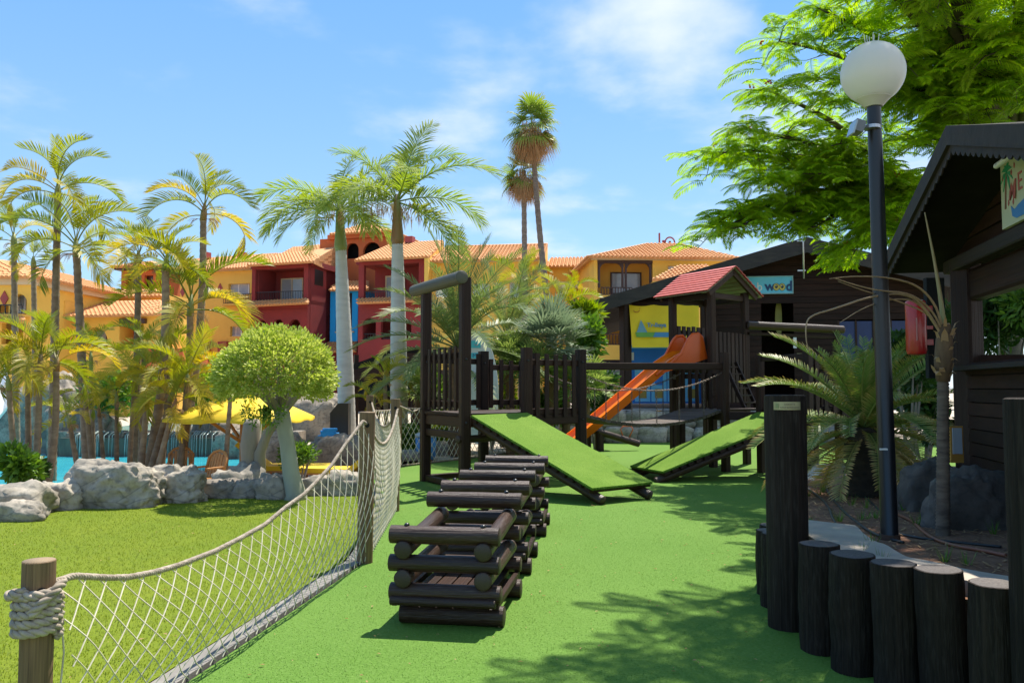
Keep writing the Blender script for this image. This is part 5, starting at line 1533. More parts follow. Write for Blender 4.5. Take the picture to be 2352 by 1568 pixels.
text(mnu, 'M', KP(sL - .155, 2.80 + .19, KB + .002), -kd, Z + -kd * .15, .2, M_tp, depth=.003, bold=.004); text(mnu, 'E', KP(sL - .33, 2.80 + .22, KB + .002), -kd, Z, .19, M_tp, depth=.003); text(mnu, 'N', KP(sL - .46, 2.80 + .22, KB + .002), -kd, Z, .2, M_tg, depth=.003, bold=.004); text(mnu, 'U', KP(sL - .64, 2.80 + .22, KB + .002), -kd, Z, .2, M_tb, depth=.003)
mpoly([(.20, .14), (.26, .10), (.33, .12), (.45, .14), (.7, .10), (.7, .03), (.3, .03), (.22, .06)], M_tb, 'painted_wave')
mpoly([(.30, .48), (.36, .43), (.48, .44), (.55, .50), (.40, .515)], M_tb, 'painted_cloud')
for a, b in ((.15, .15), (.24, .14), (.05, .36), (.22, .36), (.28, .40)): mpoly([(a, b), (a + .016, b + .02), (a + .004, b + .045), (a - .01, b + .02)], M_tp, 'painted_drop')
# red fire box on the kiosk corner
M_fire = mat('red fire box', (0.45, 0.012, 0.008), 0.3, c2=(0.38, 0.01, 0.006), scale=1, coat=.3)
fb = thing('fire_extinguisher_box', at(2104, 815, 7.35), 'red plastic fire extinguisher box on the kiosk corner', 'extinguisher box')
c_ = at(2104, 752, 7.35); prf = [(-.245, .055), (-.235, .078), (-.2, .088), (.2, .088), (.235, .08), (.245, .055)]
mb = MB(); mb.tube([c_ + Z * z for z, _ in prf], [r for _, r in prf], 14); mb.build('case', M_fire, fb, auto=math.radians(40))
for z in (-.13, .0, .17):
    mb = MB(); mb.box(c_ + Vector((.11, .03, z)), (.09, .05, .05 if z else .03)); mb.build('bracket', M_fire, fb)
mb = MB(); mb.box(c_ + Vector((-.035, -.082, -.02)), (.008, .012, .2)); mb.build('hinge_strip', plain('worn pink edge', (.5, .2, .18)), fb)
mb = MB(); mb.box(c_ + Vector((.20, .06, -.0)), (.16, .06, .9)); mb.build('back_board', M_black, fb)
# ================================================================== planter
pal_c = [(2.16, 6.92, .125, .47), (2.04, 6.55, .122, .49), (1.965, 6.2, .125, .53), (1.865, 5.66, .137, 1.555), (1.895, 5.16, .122, .645), (1.95, 4.80, .125, .655), (2.055, 4.50, .118, .665), (2.205, 4.30, .114, .675), (2.345, 4.10, .112, .655), (2.452, 3.88, .135, 1.555), (2.66, 3.6, .12, .66), (2.8, 3.34, .12, .66)]
PALS = [unit_log(90 + i, M_pal, M_paltop, seg=28, wob=.05, rings=11, cham=.07, bulge=.02) for i in range(4)]
PALT = [unit_log(95 + i, M_pal, M_pal, seg=22, wob=.015, rings=9, cham=.12) for i in range(2)]
labs = ['short dark log farthest along the planter edge, by the turf', 'short dark log second from the far end of the planter edge', 'short dark log just behind the tall plaque post', 'tall black log post with a small plaque near its top', 'short dark log right next to the tall plaque post', 'short dark log with split rounded top, second right of the plaque post', 'short dark log with frayed top, third right of the plaque post', 'short dark log with clean sawn top, fourth right of the plaque post', 'short dark log beside the right edge post', 'tall black log post cut by the right edge of the picture', 'short log near the right picture edge, past the tall post', 'short log nearest the viewer past the tall right post']
for i, (x, y, r, h) in enumerate(pal_c):
    if i > 9: continue
    tall = h > 1
    p = Vector((x, y, 0))
    if tall:
        t = thing('log_post', p, labs[i], 'post', 'tall log posts of the planter')
        put('shaft', PALT[i % 2], t, frame_m(p - Z * .05, p + Z * h, r, roll=i * 2.1))
        if i == 3:
            M_plq = mat('aged brass plaque', (0.40, 0.36, 0.19), 0.4, c2=(0.28, 0.25, 0.13), scale=8, metal=.3)
            mb = MB(); vs, fs = [], []
            for k in range(13):
                a = math.radians(-90 - 42 + 70 * k / 12 - 6)
                for z in (h - .10, h - .046): vs.append(p + Vector((math.cos(a) * (r + .012), math.sin(a) * (r + .012), z)))
            for k in range(12): fs.append((2 * k, 2 * k + 2, 2 * k + 3, 2 * k + 1))
            mb.add(vs, fs); pq = mb.build('plaque', M_plq, t)
            for row, word in enumerate(('DONATE', 'BALE BANCHOS')):
                a = math.radians(-90 - 8); q = p + Vector((math.cos(a) * (r + .022), math.sin(a) * (r + .022), h - .068 - .022 * row)); rt = Vector((-math.sin(a), math.cos(a), 0))
                text(pq, word, q + rt * .0, rt, Z, .017, plain('plaque ink', (.10, .07, .04)), depth=.0006, align='CENTER')
            mb = MB(); mb.box(p + Vector((math.cos(math.radians(-128)) * (r + .014), math.sin(math.radians(-128)) * (r + .014), h - .073)), (.02, .004, .03), Matrix.Rotation(math.radians(-38), 3, 'Z')); mb.build('crest', plain('plaque crest', (.22, .24, .10)), pq)
    else:
        o = put('palisade_log', PALS[i % 4], None, frame_m(p - Z * .05, p + Vector((random.uniform(-.015, .015), random.uniform(-.015, .015), h)), r, roll=i * 1.7))
        tag(o, labs[i], 'log', 'short logs edging the planter')
# planter soil, rim and edging
def soilz(x, y): return 0.53 - 0.022 * max(0, y - 5.5) + .02 * mnoise.noise(Vector((x * 1.5, y * 1.5, 0)))
outl = [(2.2, 7.1), (2.06, 6.4), (1.93, 5.8), (1.93, 5.2), (2.0, 4.85), (2.1, 4.6), (2.24, 4.4), (2.4, 4.2), (2.58, 3.9), (2.9, 3.3), (3.1, 2.6), (4.2, 2.6), (4.6, 6), (5.6, 9.5), (8.0, 12.4), (4.95, 13.4), (3.6, 10.4)]
bm = bmesh.new()
vs_ = [bm.verts.new((x, y, 0)) for x, y in outl]; bm.faces.new(vs_)
bmesh.ops.triangulate(bm, faces=bm.faces[:]); bmesh.ops.subdivide_edges(bm, edges=bm.edges[:], cuts=7, use_grid_fill=True)
bmesh.ops.triangulate(bm, faces=bm.faces[:])
for v in bm.verts: v.co.z = soilz(v.co.x, v.co.y)
me = bpy.data.meshes.new('planter_soil'); bm.to_mesh(me); bm.free(); me.materials.append(M_soil); me.polygons.foreach_set('use_smooth', [True] * len(me.polygons))
o = put('planter_soil', me); o['kind'] = 'structure'
M_rim = mat('planter rim concrete', (0.46, 0.38, 0.29), 0.85, c2=(0.33, 0.28, 0.23), scale=3, detail=8, bump=.4)
def rim(name, pts, w0, w1, z, th, label):
    mb = MB(); n = len(pts)
    L_, R_ = [], []
    for i, p in enumerate(pts):
        d = Vector(pts[min(i + 1, n - 1)]) - Vector(pts[max(i - 1, 0)]); nn = Vector((-d.y, d.x)).normalized()
        L_.append(Vector((p[0] - nn.x * w0, p[1] - nn.y * w0, z + .01 * mnoise.noise(Vector((p[0] * 3, p[1] * 3, 1)))))); R_.append(Vector((p[0] + nn.x * w1, p[1] + nn.y * w1, z - .03 + .02 * mnoise.noise(Vector((p[0] * 3, p[1] * 3, 5))))))
    for i in range(n - 1):
        q = [L_[i], L_[i + 1], R_[i + 1], R_[i]]
        mb.hexa([p - Z * th for p in q] + q)
    o = mb.build(name, M_rim, None, recalc=True); tag(o, label, 'planter rim')
rp = [Vector((3.0, 3.2)), Vector((2.72, 3.75)), Vector((2.56, 4.15)), Vector((2.42, 4.38)), Vector((2.28, 4.55)), Vector((2.16, 4.72)), Vector((2.08, 4.95)), Vector((2.04, 5.2)), Vector((2.05, 5.6)), Vector((2.1, 6.0)), Vector((2.2, 6.4))]
for _ in range(2):
    nr = [rp[0]]
    for a, b in zip(rp[:-1], rp[1:]): nr += [a * .75 + b * .25, a * .25 + b * .75]
    rp = nr + [rp[-1]]
rim('planter_rim', rp, .06, -.42 * -1 * -1, .60, .5, 'pale cracked concrete rim inside the log edging') if False else rim('planter_rim', list(reversed(rp)), .05, .40, .60, .5, 'pale cracked concrete rim inside the log edging')
rim('planter_kerb', [Vector((2.2, 6.9)), Vector((3.6, 10.4)), Vector((4.9, 13.2)), Vector((6.4, 12.9)), Vector((8, 12.3))], .12, .10, .42, .6, 'pale stone kerb along the far side of the planting bed')
M_rockk = rockmat('dull brown rock', (0.15, 0.115, 0.09), (0.075, 0.06, 0.048))
rock(2085, 2215, 1050, 1150, 'grey rock at the kiosk foot behind the young palm', 60, M_rockk, Y=7.5, z0=.35, sub=4, dep=.8, group='rocks in the planter')
rock(2150, 2345, 1080, 1195, 'dark grey rock between young palm and right edge post', 61, M_rockk, Y=6.4, z0=.35, sub=4, dep=.6, group='rocks in the planter')
rock(2035, 2110, 1010, 1080, 'small pale rock behind the lamp post', 62, M_rock, Y=9.5, z0=.3, sub=3, dep=.8, group='rocks in the planter')
# hoses
M_hose = plain('black irrigation hose', (.02, .02, .022), .5); M_hoser = plain('terracotta hose', (.25, .08, .04), .5)
def hose(pts, r, m, label):
    P_ = []
    for u, v in pts:
        p = gp(u, v, .5)
        for _ in range(4): p = gp(u, v, soilz(p.x, p.y) + r)
        P_.append(p)
    for _ in range(2):
        q = [P_[0]]
        for a, b in zip(P_[:-1], P_[1:]): q += [a * .75 + b * .25, a * .25 + b * .75]
        P_ = q + [P_[-1]]
    mb = MB(); mb.tube(P_, r, 6); o = mb.build('hose', m, None, smooth=True); tag(o, label, 'hose', 'irrigation hoses in the planter')
hose([(1856, 1122), (1885, 1142), (1905, 1165), (1912, 1190), (1930, 1215), (1938, 1224)], .011, M_hose, 'black hose nearest the tall plaque post')
hose([(1895, 1105), (1900, 1130), (1925, 1160), (1950, 1185), (1985, 1212), (2020, 1232), (2075, 1245)], .011, M_hose, 'black hose winding past the lamp post foot')
hose([(1940, 1082), (1942, 1105), (1965, 1122), (2010, 1160), (2030, 1185)], .009, M_hose, 'black hose curling out from under the short leaved palm')
hose([(2060, 1180), (2095, 1195), (2120, 1220), (2150, 1240), (2200, 1255), (2250, 1262), (2310, 1275)], .013, M_hoser, 'terracotta coloured hose lying along the planter rim')
hose([(2090, 1090), (2130, 1125), (2190, 1160), (2260, 1190), (2330, 1215)], .008, M_hose, 'thin black hose crossing behind the young palm')
hose([(2050, 1222), (2110, 1235), (2180, 1243), (2300, 1255)], .010, M_hose, 'black hose stretched straight behind the planter rim')
# ---- globe lamp
lb = Vector((2.70, 5.98, .50))
lp = thing('globe_lamp', lb, 'black garden lamp post with white globe in the planter', 'lamp')
gc = at(2005, 168, 5.98); gr = .226
top_ = Vector((gc.x + .0, gc.y, gc.z - gr + .02))
mb = MB(); pts_ = [lb - Z * .1, lb + Z * .02, lb + Z * .03, lb.lerp(top_, .5), top_]
mb.tube(pts_, [.068, .068, .060, .056, .048], 18); mb.build('pole', M_blackp, lp, auto=math.radians(40))
mb = MB(); mb.tube([lb - Z * .08, lb + Z * .06], .072, 14); mb.build('rusty_foot', mat('rusty foot', (.10, .05, .03), .8, scale=9), lp)
bm = bmesh.new(); bmesh.ops.create_uvsphere(bm, u_segments=40, v_segments=24, radius=gr); me = bpy.data.meshes.new('globe'); bm.to_mesh(me); bm.free()
me.polygons.foreach_set('use_smooth', [True] * len(me.polygons))
m_, t_, out_ = nodes_of('opal globe plastic')
b_ = t_.nodes.new('ShaderNodeBsdfPrincipled'); b_.inputs['Base Color'].default_value = (.80, .77, .69, 1); b_.inputs['Roughness'].default_value = .22; b_.inputs['Subsurface Weight'].default_value = .35; b_.inputs['Subsurface Radius'].default_value = (.1, .1, .1)
tr_ = t_.nodes.new('ShaderNodeBsdfTranslucent'); tr_.inputs[0].default_value = (.85, .82, .74, 1); ms_ = t_.nodes.new('ShaderNodeMixShader'); ms_.inputs[0].default_value = .45
t_.links.new(b_.outputs[0], ms_.inputs[1]); t_.links.new(tr_.outputs[0], ms_.inputs[2]); t_.links.new(ms_.outputs[0], out_.inputs[0])
me.materials.append(m_); put('globe', me, lp, Matrix.Translation(gc))
mb = MB(); mb.tube([gc - Z * (gr + .03), gc - Z * (gr - .015), gc - Z * (gr - .03), gc - Z * (gr - .05)], [.06, .1, .118, .12], 28); mb.build('globe_collar', plain('cream collar', (.6, .56, .46), .4), lp, auto=math.radians(40))
for i, (a, b) in enumerate(((-.05, 0), (-.025, .02), (0, -.015), (.02, .015), (.04, -.01), (.0, .04))):
    mb = MB(); q = gc + Vector((a, b, gr * .97)); mb.tube([q, q + Vector((a * .2, b * .2, .075))], .0022, 4); mb.build('bird_spike', M_white, lp)
mb = MB(); q = at(2003, 293, 5.95); mb.tube([q - Z * .012, q + Z * .012], .057, 16); mb.build('clamp', M_metal, lp)
fl = thing('floodlight', at(1978, 293, 5.93), 'small grey floodlight clamped to the lamp post', 'floodlight')
q = at(1972, 293, 5.93); R = Matrix.Rotation(math.radians(18), 3, 'Y')
mb = MB(); mb.box(q + Vector((-.01, 0, 0)), (.07, .11, .085), R); mb.build('housing', plain('grey cast metal', (.16, .16, .16), .5), fl)
mb = MB(); mb.box(q + Vector((-.05, -.01, -.012)), (.012, .12, .1), R); mb.build('glass', M_glass, fl)
mb = MB(); mb.beam(q + Vector((.02, 0, .02)), q + Vector((.06, .02, .01)), .02, .02); mb.build('arm', M_metal, fl)
mb = MB(); q = at(2032, 1030, 5.9); mb.box(q + Vector((-.03, -.05, 0)), (.05, .02, .012)); o = mb.build('white_tag', M_white, lp)
# leaning sign frame behind the young palm
sf = thing('notice_frame', at(2195, 1062, 7.1), 'orange framed notice leaning beside the kiosk behind the young palm', 'notice board')
q0, q1 = at(2180, 978, 7.0), at(2212, 1062, 7.0)
mb = MB(); mb.box(((q0.x + q1.x) / 2, 7.0, (q0.z + q1.z) / 2), (abs(q1.x - q0.x), .03, abs(q0.z - q1.z))); mb.build('frame', plain('orange frame', (.45, .22, .04), .5), sf)
mb = MB(); mb.box(((q0.x + q1.x) / 2, 6.98, (q0.z + q1.z) / 2 + .03), (abs(q1.x - q0.x) - .03, .012, abs(q0.z - q1.z) - .09)); mb.build('sheet', M_glass, sf)
# ================================================================== pool terrace furniture
M_canv = mat('yellow canvas', (0.78, 0.54, 0.01), 0.7, c2=(0.70, 0.47, 0.01), scale=2)
M_uw = plain('orange parasol wood', (.50, .22, .05), .5)
uc = at(556, 1075, 16.0); ux, uy = uc.x, 16.0
pa = thing('parasol', (ux, uy, -.3), 'yellow canvas parasol on wooden post behind the topiary tree', 'parasol')
zt_ = at(560, 905, uy).z; ze_ = at(560, 963, uy).z
mb = MB(); n = 8; vs, fs = [], []
for ring, (rr, z) in enumerate(((0.02, zt_), (.42, zt_ - .10), (.82, zt_ - .24), (1.22, ze_ + .04), (1.22, ze_ - .01))):
    for k in range(n * 4):
        a = 2 * math.pi * (k + .5) / (n * 4); q = 1.0 / max(abs(math.cos(a)), abs(math.sin(a))) ** .8
        sag = .03 * math.sin(a * n / 2) ** 2 * rr
        vs.append((ux + math.cos(a) * rr * q, uy + math.sin(a) * rr * q, z - sag))
W = n * 4
for r in range(4):
    for k in range(W): fs.append((r * W + k, r * W + (k + 1) % W, (r + 1) * W + (k + 1) % W, (r + 1) * W + k))
fs.append(tuple(range(W)))
mb.add(vs, fs); mb.build('canopy', M_canv, pa, smooth=True)
bar('post', pa, (ux, uy, -.3), (ux, uy, zt_ - .05), .10, .10, M_uw)
for k in range(4):
    a = math.pi / 4 + k * math.pi / 2
    bar('strut', pa, (ux, uy, ze_ - .45), (ux + math.cos(a) * .85, uy + math.sin(a) * .85, ze_ + .1), .045, .06, M_uw)
M_lng = plain('yellow cushion', (.78, .52, .01), .7)
def lounger(label, p, yaw, m=M_lng):
    t = thing('sun_lounger', p, label, 'sun lounger', 'yellow sun loungers on the terrace', yaw)
    M = WM[t.name]
    def tp(x, y, z): return M @ Vector((x, y, z))
    R3 = M.to_3x3()
    mb = MB(); mb.box(tp(.55, 0, .33), (1.25, .58, .09), R3); mb.build('seat_cushion', m, t)
    mb = MB(); mb.box(tp(-.33, 0, .57), (.75, .58, .09), R3 @ Matrix.Rotation(math.radians(40), 3, 'Y')); mb.build('backrest_cushion', m, t)
    mb = MB(); mb.box(tp(.5, 0, .27), (1.4, .6, .03), R3); mb.build('frame', M_uw, t)
    for x in (-.05, 1.05):
        for y in (-.25, .25): bar('leg', t, tp(x, y, 0), tp(x, y, .26), .05, .05, M_uw)
lounger('yellow sun lounger with raised back left of the topiary trunk', (at(622, 1085, 16.6).x, 16.6, -.3), .1)
lounger('yellow sun lounger seen behind the net right of the topiary', (at(808, 1080, 16.0).x, 16.0, -.3), math.pi - .2)
def chair(label, p, yaw, m):
    t = thing('garden_chair', p, label, 'chair', 'orange garden chairs by the pool', yaw)
    M = WM[t.name]
    def tp(x, y, z): return M @ Vector((x * .82, y * .82, z * .8))
    R3 = M.to_3x3()
    mb = MB(); mb.box(tp(0, 0, .42), (.38, .38, .04), R3); mb.build('seat', m, t)
    for i in range(6):
        bar('back_slat', t, tp(-.2 + .08 * i, -.22, .44), tp((-.2 + .08 * i) * .9, -.36, .95 - .25 * (abs(i - 2.5) / 2.5) ** 2 * .3), .05, .02, m)
    mb = MB(); arc = [tp(-.25, -.22, .44), tp(-.25, -.34, .85), tp(-.15, -.375, .96), tp(0, -.385, 1.0), tp(.15, -.375, .96), tp(.25, -.34, .85), tp(.25, -.22, .44)]
    mb.tube(arc, .028, 6); mb.build('back_frame', m, t, smooth=True)
    for x in (-.2, .2):
        for y in (-.2, .2): bar('leg', t, tp(x, y, 0), tp(x, y, .41), .04, .04, m)
        bar('armrest', t, tp(x * 1.2, -.27, .66), tp(x * 1.2, .2, .66), .05, .03, m)
M_ch = plain('orange brown plastic', (.50, .22, .06), .5)
chair('orange slatted garden chair right of the boulders by the pool', (at(472, 1095, 14.4).x, 14.4, -.3), math.pi - .45, M_ch)
chair('orange garden chair half hidden behind the leaning palms', (at(412, 1090, 15.2).x, 15.2, -.3), math.pi + .3, M_ch)
tb = thing('side_table', (at(527, 1070, 15.6).x, 15.6, -.3), 'low round orange table left of the parasol post', 'table')
mb = MB(); c = Vector((at(527, 1070, 15.6).x, 15.6, -.3)); mb.tube([c + Z * .38, c + Z * .42], .32, 20); mb.build('table_top', M_ch, tb); bar('leg', tb, c, c + Z * .38, .08, .08, M_ch)
# black cabinet, towels, blue bin, surfboard sign
bx_ = thing('towel_stand', (at(770, 1000, 21.5).x, 21.5, 0), 'black upright towel cabinet beside the first royal palm', 'cabinet')
F11 = Frame(770, 21.5, 0.0, 0.0); mb = MB()
mb.prism([F11.P(*F11.sz(u, v, 0), 0) for u, v in ((758, 1002), (758, 948), (776, 926), (800, 926), (800, 1002))], -F11.n * .5); mb.build('case', M_blackp, bx_, recalc=True)
tw_ = thing('towel_pile', (at(752, 1000, 20.8).x, 20.8, .3), 'pile of folded bright blue towels on the rock', 'towels')
M_tow = mat('blue towel', (.02, .22, .55), .9, c2=(.03, .30, .65), scale=8, bump=.4)
for i in range(4):
    mb = MB(); c = at(754 + (i % 2) * 4, 1001 - i * 5, 20.7); mb.box(c, (.46 - .04 * i, .3, .055), Matrix.Rotation(.1 * i, 3, 'Z')); mb.build('towel', M_tow, tw_)
bi = thing('litter_bin', (at(976, 1056, 18.4).x, 18.6, 0), 'blue and black litter bin behind the cord fence', 'bin')
c = Vector((at(976, 1056, 18.6).x, 18.8, 0)); mb = MB(); mb.tube([c, c + Z * .02, c + Z * .5], [.2, .22, .24], 14); mb.build('body', plain('bin blue', (.05, .22, .5), .5), bi, smooth=True)
mb = MB(); mb.tube([c + Z * .5, c + Z * .56, c + Z * .62], [.25, .25, .12], 14); mb.build('lid', plain('bin lid', (.4, .48, .55), .4), bi, smooth=True)
sfb = thing('surfboard_sign', (at(1090, 1000, 19.0).x, 19.0, 0), 'pale surfboard shaped sign with blue squares behind the platform railing', 'sign')
F12 = Frame(1090, 18.6, 0.0, 0.0)
out = []
for i in range(28):
    t = 2 * math.pi * i / 28; cu_, cv_ = 1098, 890
    out.append((cu_ + 46 * math.sin(t) * (1 - .12 * math.cos(t)), cv_ - 128 * math.cos(t)))
mb = MB(); mb.prism([F12.P(*F12.sz(u, v, 0), 0) for u, v in out], -F12.n * .06); mb.build('board', mat('pale grey blue board', (.52, .56, .56), .4, c2=(.45, .52, .55), scale=1.4), sfb, recalc=True)
mb = MB(); mb.tube([F12.P(*F12.sz(u, v, .005), .005) for u, v in out + [out[0]]], .012, 5); mb.build('rim', M_white, sfb)
M_cy = plain('cyan square', (.06, .45, .55), .5)
mb = MB(); F12.ubox(mb, 1078, 1104, 782, 799, .002, .012); mb.build('cyan_square', M_cy, sfb); mb = MB(); F12.ubox(mb, 1078, 1101, 810, 823, .002, .012); mb.build('cyan_square', M_cy, sfb)
s, z = F12.sz(1085, 821, .014); text(sfb, 'MENU', F12.P(s, z, .014), F12.t, Z, .13, M_navy, depth=.002)
s, z = F12.sz(1094, 790, .014); mb = MB(); mb.tube([F12.P(s + .035 * math.cos(t), z + .03 * math.sin(t), .016) for t in [math.pi * (1 + i / 8) for i in range(9)]], .006, 4); mb.build('smile_mark', M_rd1, sfb)
s, z = F12.sz(1086, 868, .014); text(sfb, 'emo', F12.P(s, z, .014), (F12.t - Z * .9), (Z + F12.t * .9), .3, M_navy, depth=.002, bold=.006)
# ================================================================== vegetation
def rachis(L, a0, curv, n=12, pw=1.4):
    pts, tan = [Vector((0, 0, 0))], []
    for i in range(n):
        s = (i + .5) / n
        th = a0 - curv * s ** pw
        d = Vector((math.cos(th), 0, math.sin(th)))
        tan.append(d); pts.append(pts[-1] + d * (L / n))
    return pts, tan
def feather(seed, L, n, leaf, a0, curv, vee=0.25, width=0.018, droop=0.25, s0=0.2, b0=70, b1=30, tipf=0.0, plum=0.0, mats=None, pet=0.014, side_twist=0.0, pw=1.4, allt=0.0, fold=True):
    """pinnate frond along +x, arching in the xz plane"""
    rnd = random.Random(seed)
    pts, tan = rachis(L, a0, curv, 14, pw)
    def pos(s):
        f = s * 14; i = min(int(f), 13)
        return pts[i].lerp(pts[i + 1], f - i), tan[i]
    mb = MB()
    mb.tube(pts, [pet * (1 - .85 * i / 14) + .002 for i in range(15)], 4, a=[min(allt + .15, 1)] * 15)
    Y = Vector((0, 1, 0))
    for sd in (-1, 1):
        for i in range(n):
            s = s0 + (1 - s0) * (i + rnd.uniform(.2, .8)) / n
            p, t = pos(min(s, .999))
            up = t.cross(Y) * -1
            if up.z < 0 and abs(t.x) > .3: up = -up
            q = (s - s0) / (1 - s0)
            ln = leaf * (math.sin(math.pi * min(.10 + .80 * q, .97)) ** .55) * rnd.uniform(.85, 1.08)
            b = math.radians(b0 + (b1 - b0) * q + rnd.uniform(-5, 5))
            v = vee + plum * rnd.uniform(-1, 1)
            d = (t * math.cos(b) + Y * sd * math.sin(b) * math.cos(v) + up * math.sin(b) * math.sin(v)).normalized()
            wd = width * rnd.uniform(.8, 1.15) * (1 - .35 * q)
            wv = (t - d * t.dot(d)).normalized()
            g = Vector((0, 0, -1)) * droop * ln
            m1 = p + d * ln * .42 + g * .12; m2 = p + d * ln * .75 + g * .45; tp = p + d * ln + g
            tt_ = tipf * rnd.uniform(.3, 1)
            al = [allt, allt, allt + .25 * tt_, allt + .25 * tt_, min(1, allt + .7 * tt_), min(1, allt + .7 * tt_), min(1, allt + tt_)]
            mb.add([p - wv * wd * .35, p + wv * wd * .35, m1 - wv * wd, m1 + wv * wd, m2 - wv * wd * .7, m2 + wv * wd * .7, tp], [(0, 1, 3, 2), (2, 3, 5, 4), (4, 5, 6)], al)
    return mb.mesh('frond', mats)
def fan(seed, R, pet_l, a0, n=26, span=250, width=0.03, droop=.35, mats=None, curv=.5, tipf=0.0, allt=0.0, bend=0.0):
    rnd = random.Random(seed)
    pts, tan = rachis(pet_l, a0, curv, 6)
    mb = MB(); mb.tube(pts, [.016, .014, .012, .011, .010, .009, .008], 4, a=[allt] * 7)
    c = pts[-1]; t = tan[-1]; Y = Vector((0, 1, 0)); up = Y.cross(t) * -1
    if up.z < 0: up = -up
    for i in range(n):
        a = math.radians(-span / 2 + span * i / (n - 1) + rnd.uniform(-2, 2))
        d = (t * math.cos(a) + Y * math.sin(a) + up * (.16 + bend) * abs(math.sin(a))).normalized()
        ln = R * (1 - .22 * abs(math.sin(a / 2)) ** 2) * rnd.uniform(.88, 1.05)
        wv = d.cross(up).normalized()
        w_ = width * rnd.uniform(.85, 1.1)
        g = Vector((0, 0, -1)) * droop * ln
        up2 = up * (w_ * .5 * (1 if i % 2 else -1))
        m1 = c + d * ln * .5 + g * .08 + up2; m2 = c + d * ln * .78 + g * .35; tp = c + d * ln * .97 + g
        tt_ = tipf * rnd.random()
        mb.add([c - wv * w_ * .12, c + wv * w_ * .12, m1 - wv * w_, m1 + wv * w_, m2 - wv * w_ * .55, m2 + wv * w_ * .55, tp], [(0, 1, 3, 2), (2, 3, 5, 4), (4, 5, 6)], [allt, allt, allt, allt, min(1, allt + .5 * tt_), min(1, allt + .5 * tt_), min(1, allt + tt_)])
    return mb.mesh('fan_leaf', mats)
def place(me, parent, p, az, tilt=0.0, sc_=1.0, roll=0.0, nm='frond'):
    return put(nm, me, parent, Matrix.Translation(Vector(p)) @ Matrix.Rotation(az, 4, 'Z') @ Matrix.Rotation(-tilt, 4, 'Y') @ Matrix.Rotation(roll, 4, 'X') @ Matrix.Scale(sc_, 4))
def trunk(parent, base, hub, r0, r1, m, ring=0.12, amp=.06, bow=None, seg=9, nm='trunk', prof=None, z_off=0.0):
    base, hub = Vector(base), Vector(hub)
    L = (hub - base).length; n = max(4, min(int(L / ring * 2), 160))
    bow = bow or Vector((0, 0, 0)); pts, rad = [], []
    for i in range(n + 1):
        t = i / n
        pts.append(base.lerp(hub, t) + bow * math.sin(math.pi * t))
        r = r0 + (r1 - r0) * t if prof is None else prof(t)
        rad.append(r * (1 + (amp if i % 2 else -amp)))
    mb = MB(); mb.tube(pts, rad, seg); return mb.build(nm, m, parent, smooth=True)
# ---- materials
L_areca = leafmat('areca leaf', (0.135, 0.20, 0.018), (0.33, 0.325, 0.032), tip=(0.45, 0.27, 0.08), trans=.42, var=.35)
L_arecay = leafmat('areca leaf yellow', (0.26, 0.265, 0.022), (0.50, 0.37, 0.04), tip=(0.48, 0.30, 0.10), trans=.45, var=.3)
L_royal = leafmat('royal palm leaf', (0.15, 0.25, 0.045), (0.32, 0.37, 0.05), tip=(0.42, 0.34, 0.14), trans=.42, var=.4, rough=.65)
L_phx = leafmat('date palm leaf', (0.115, 0.175, 0.05), (0.21, 0.25, 0.07), tip=(0.36, 0.33, 0.16), trans=.3, var=.4)
L_fan = leafmat('fan palm leaf', (0.15, 0.24, 0.06), (0.30, 0.36, 0.10), tip=(0.38, 0.33, 0.15), trans=.3, var=.4)
L_fanb = leafmat('blue fan palm leaf', (0.16, 0.22, 0.13), (0.25, 0.30, 0.18), tip=(0.40, 0.38, 0.22), trans=.25, var=.4)
L_wash = leafmat('washingtonia leaf', (0.15, 0.24, 0.04), (0.26, 0.33, 0.07), tip=(0.36, 0.22, 0.09), trans=.35, var=.4)
L_dead = leafmat('dead palm leaf', (0.36, 0.21, 0.10), (0.48, 0.32, 0.17), trans=.25, rough=.8, var=.5)
L_sago = leafmat('sago leaf', (0.075, 0.165, 0.030), (0.16, 0.26, 0.05), tip=(0.66, 0.42, 0.17), trans=.22, var=.3, rough=.45)
L_bush = leafmat('shrub leaf', (0.075, 0.16, 0.025), (0.17, 0.27, 0.04), trans=.3, var=.8)
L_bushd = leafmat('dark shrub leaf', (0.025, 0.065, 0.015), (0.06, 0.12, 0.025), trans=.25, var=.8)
L_bushy = leafmat('bright shrub leaf', (0.15, 0.25, 0.02), (0.30, 0.34, 0.03), trans=.4, var=.8)
L_top = leafmat('topiary leaf', (0.22, 0.31, 0.035), (0.56, 0.58, 0.17), trans=.34, var=1.0, rough=.5)
L_poin = leafmat('poinciana leaf', (0.17, 0.32, 0.014), (0.42, 0.54, 0.026), trans=.54, var=.5, rough=.5)
B_areca = mat('areca trunk', (0.29, 0.215, 0.135), 0.85, c2=(0.16, 0.105, 0.065), scale=(4, 4, 9), detail=6, bump=.5, rnd=.2)
B_grey = mat('grey palm trunk', (0.24, 0.19, 0.145), 0.9, c2=(0.14, 0.105, 0.08), scale=(3, 3, 10), detail=6, bump=.6, rnd=.15)
B_royal = mat('royal palm bark', (0.56, 0.53, 0.49), 0.8, c2=(0.44, 0.42, 0.39), scale=(2, 2, 9), detail=6, bump=.3, contrast=(.3, .7))
B_shaft = mat('green crownshaft', (0.17, 0.22, 0.045), 0.5, c2=(0.26, 0.25, 0.07), scale=(2, 2, .8), detail=4)
B_shaftb = mat('brown crownshaft', (0.26, 0.12, 0.045), 0.6, c2=(0.20, 0.20, 0.06), scale=(5, 5, .6), detail=4)
B_bark = mat('tree bark', (0.30, 0.255, 0.20), 0.85, c2=(0.20, 0.17, 0.13), scale=(3, 3, 1.2), detail=7, bump=.5)
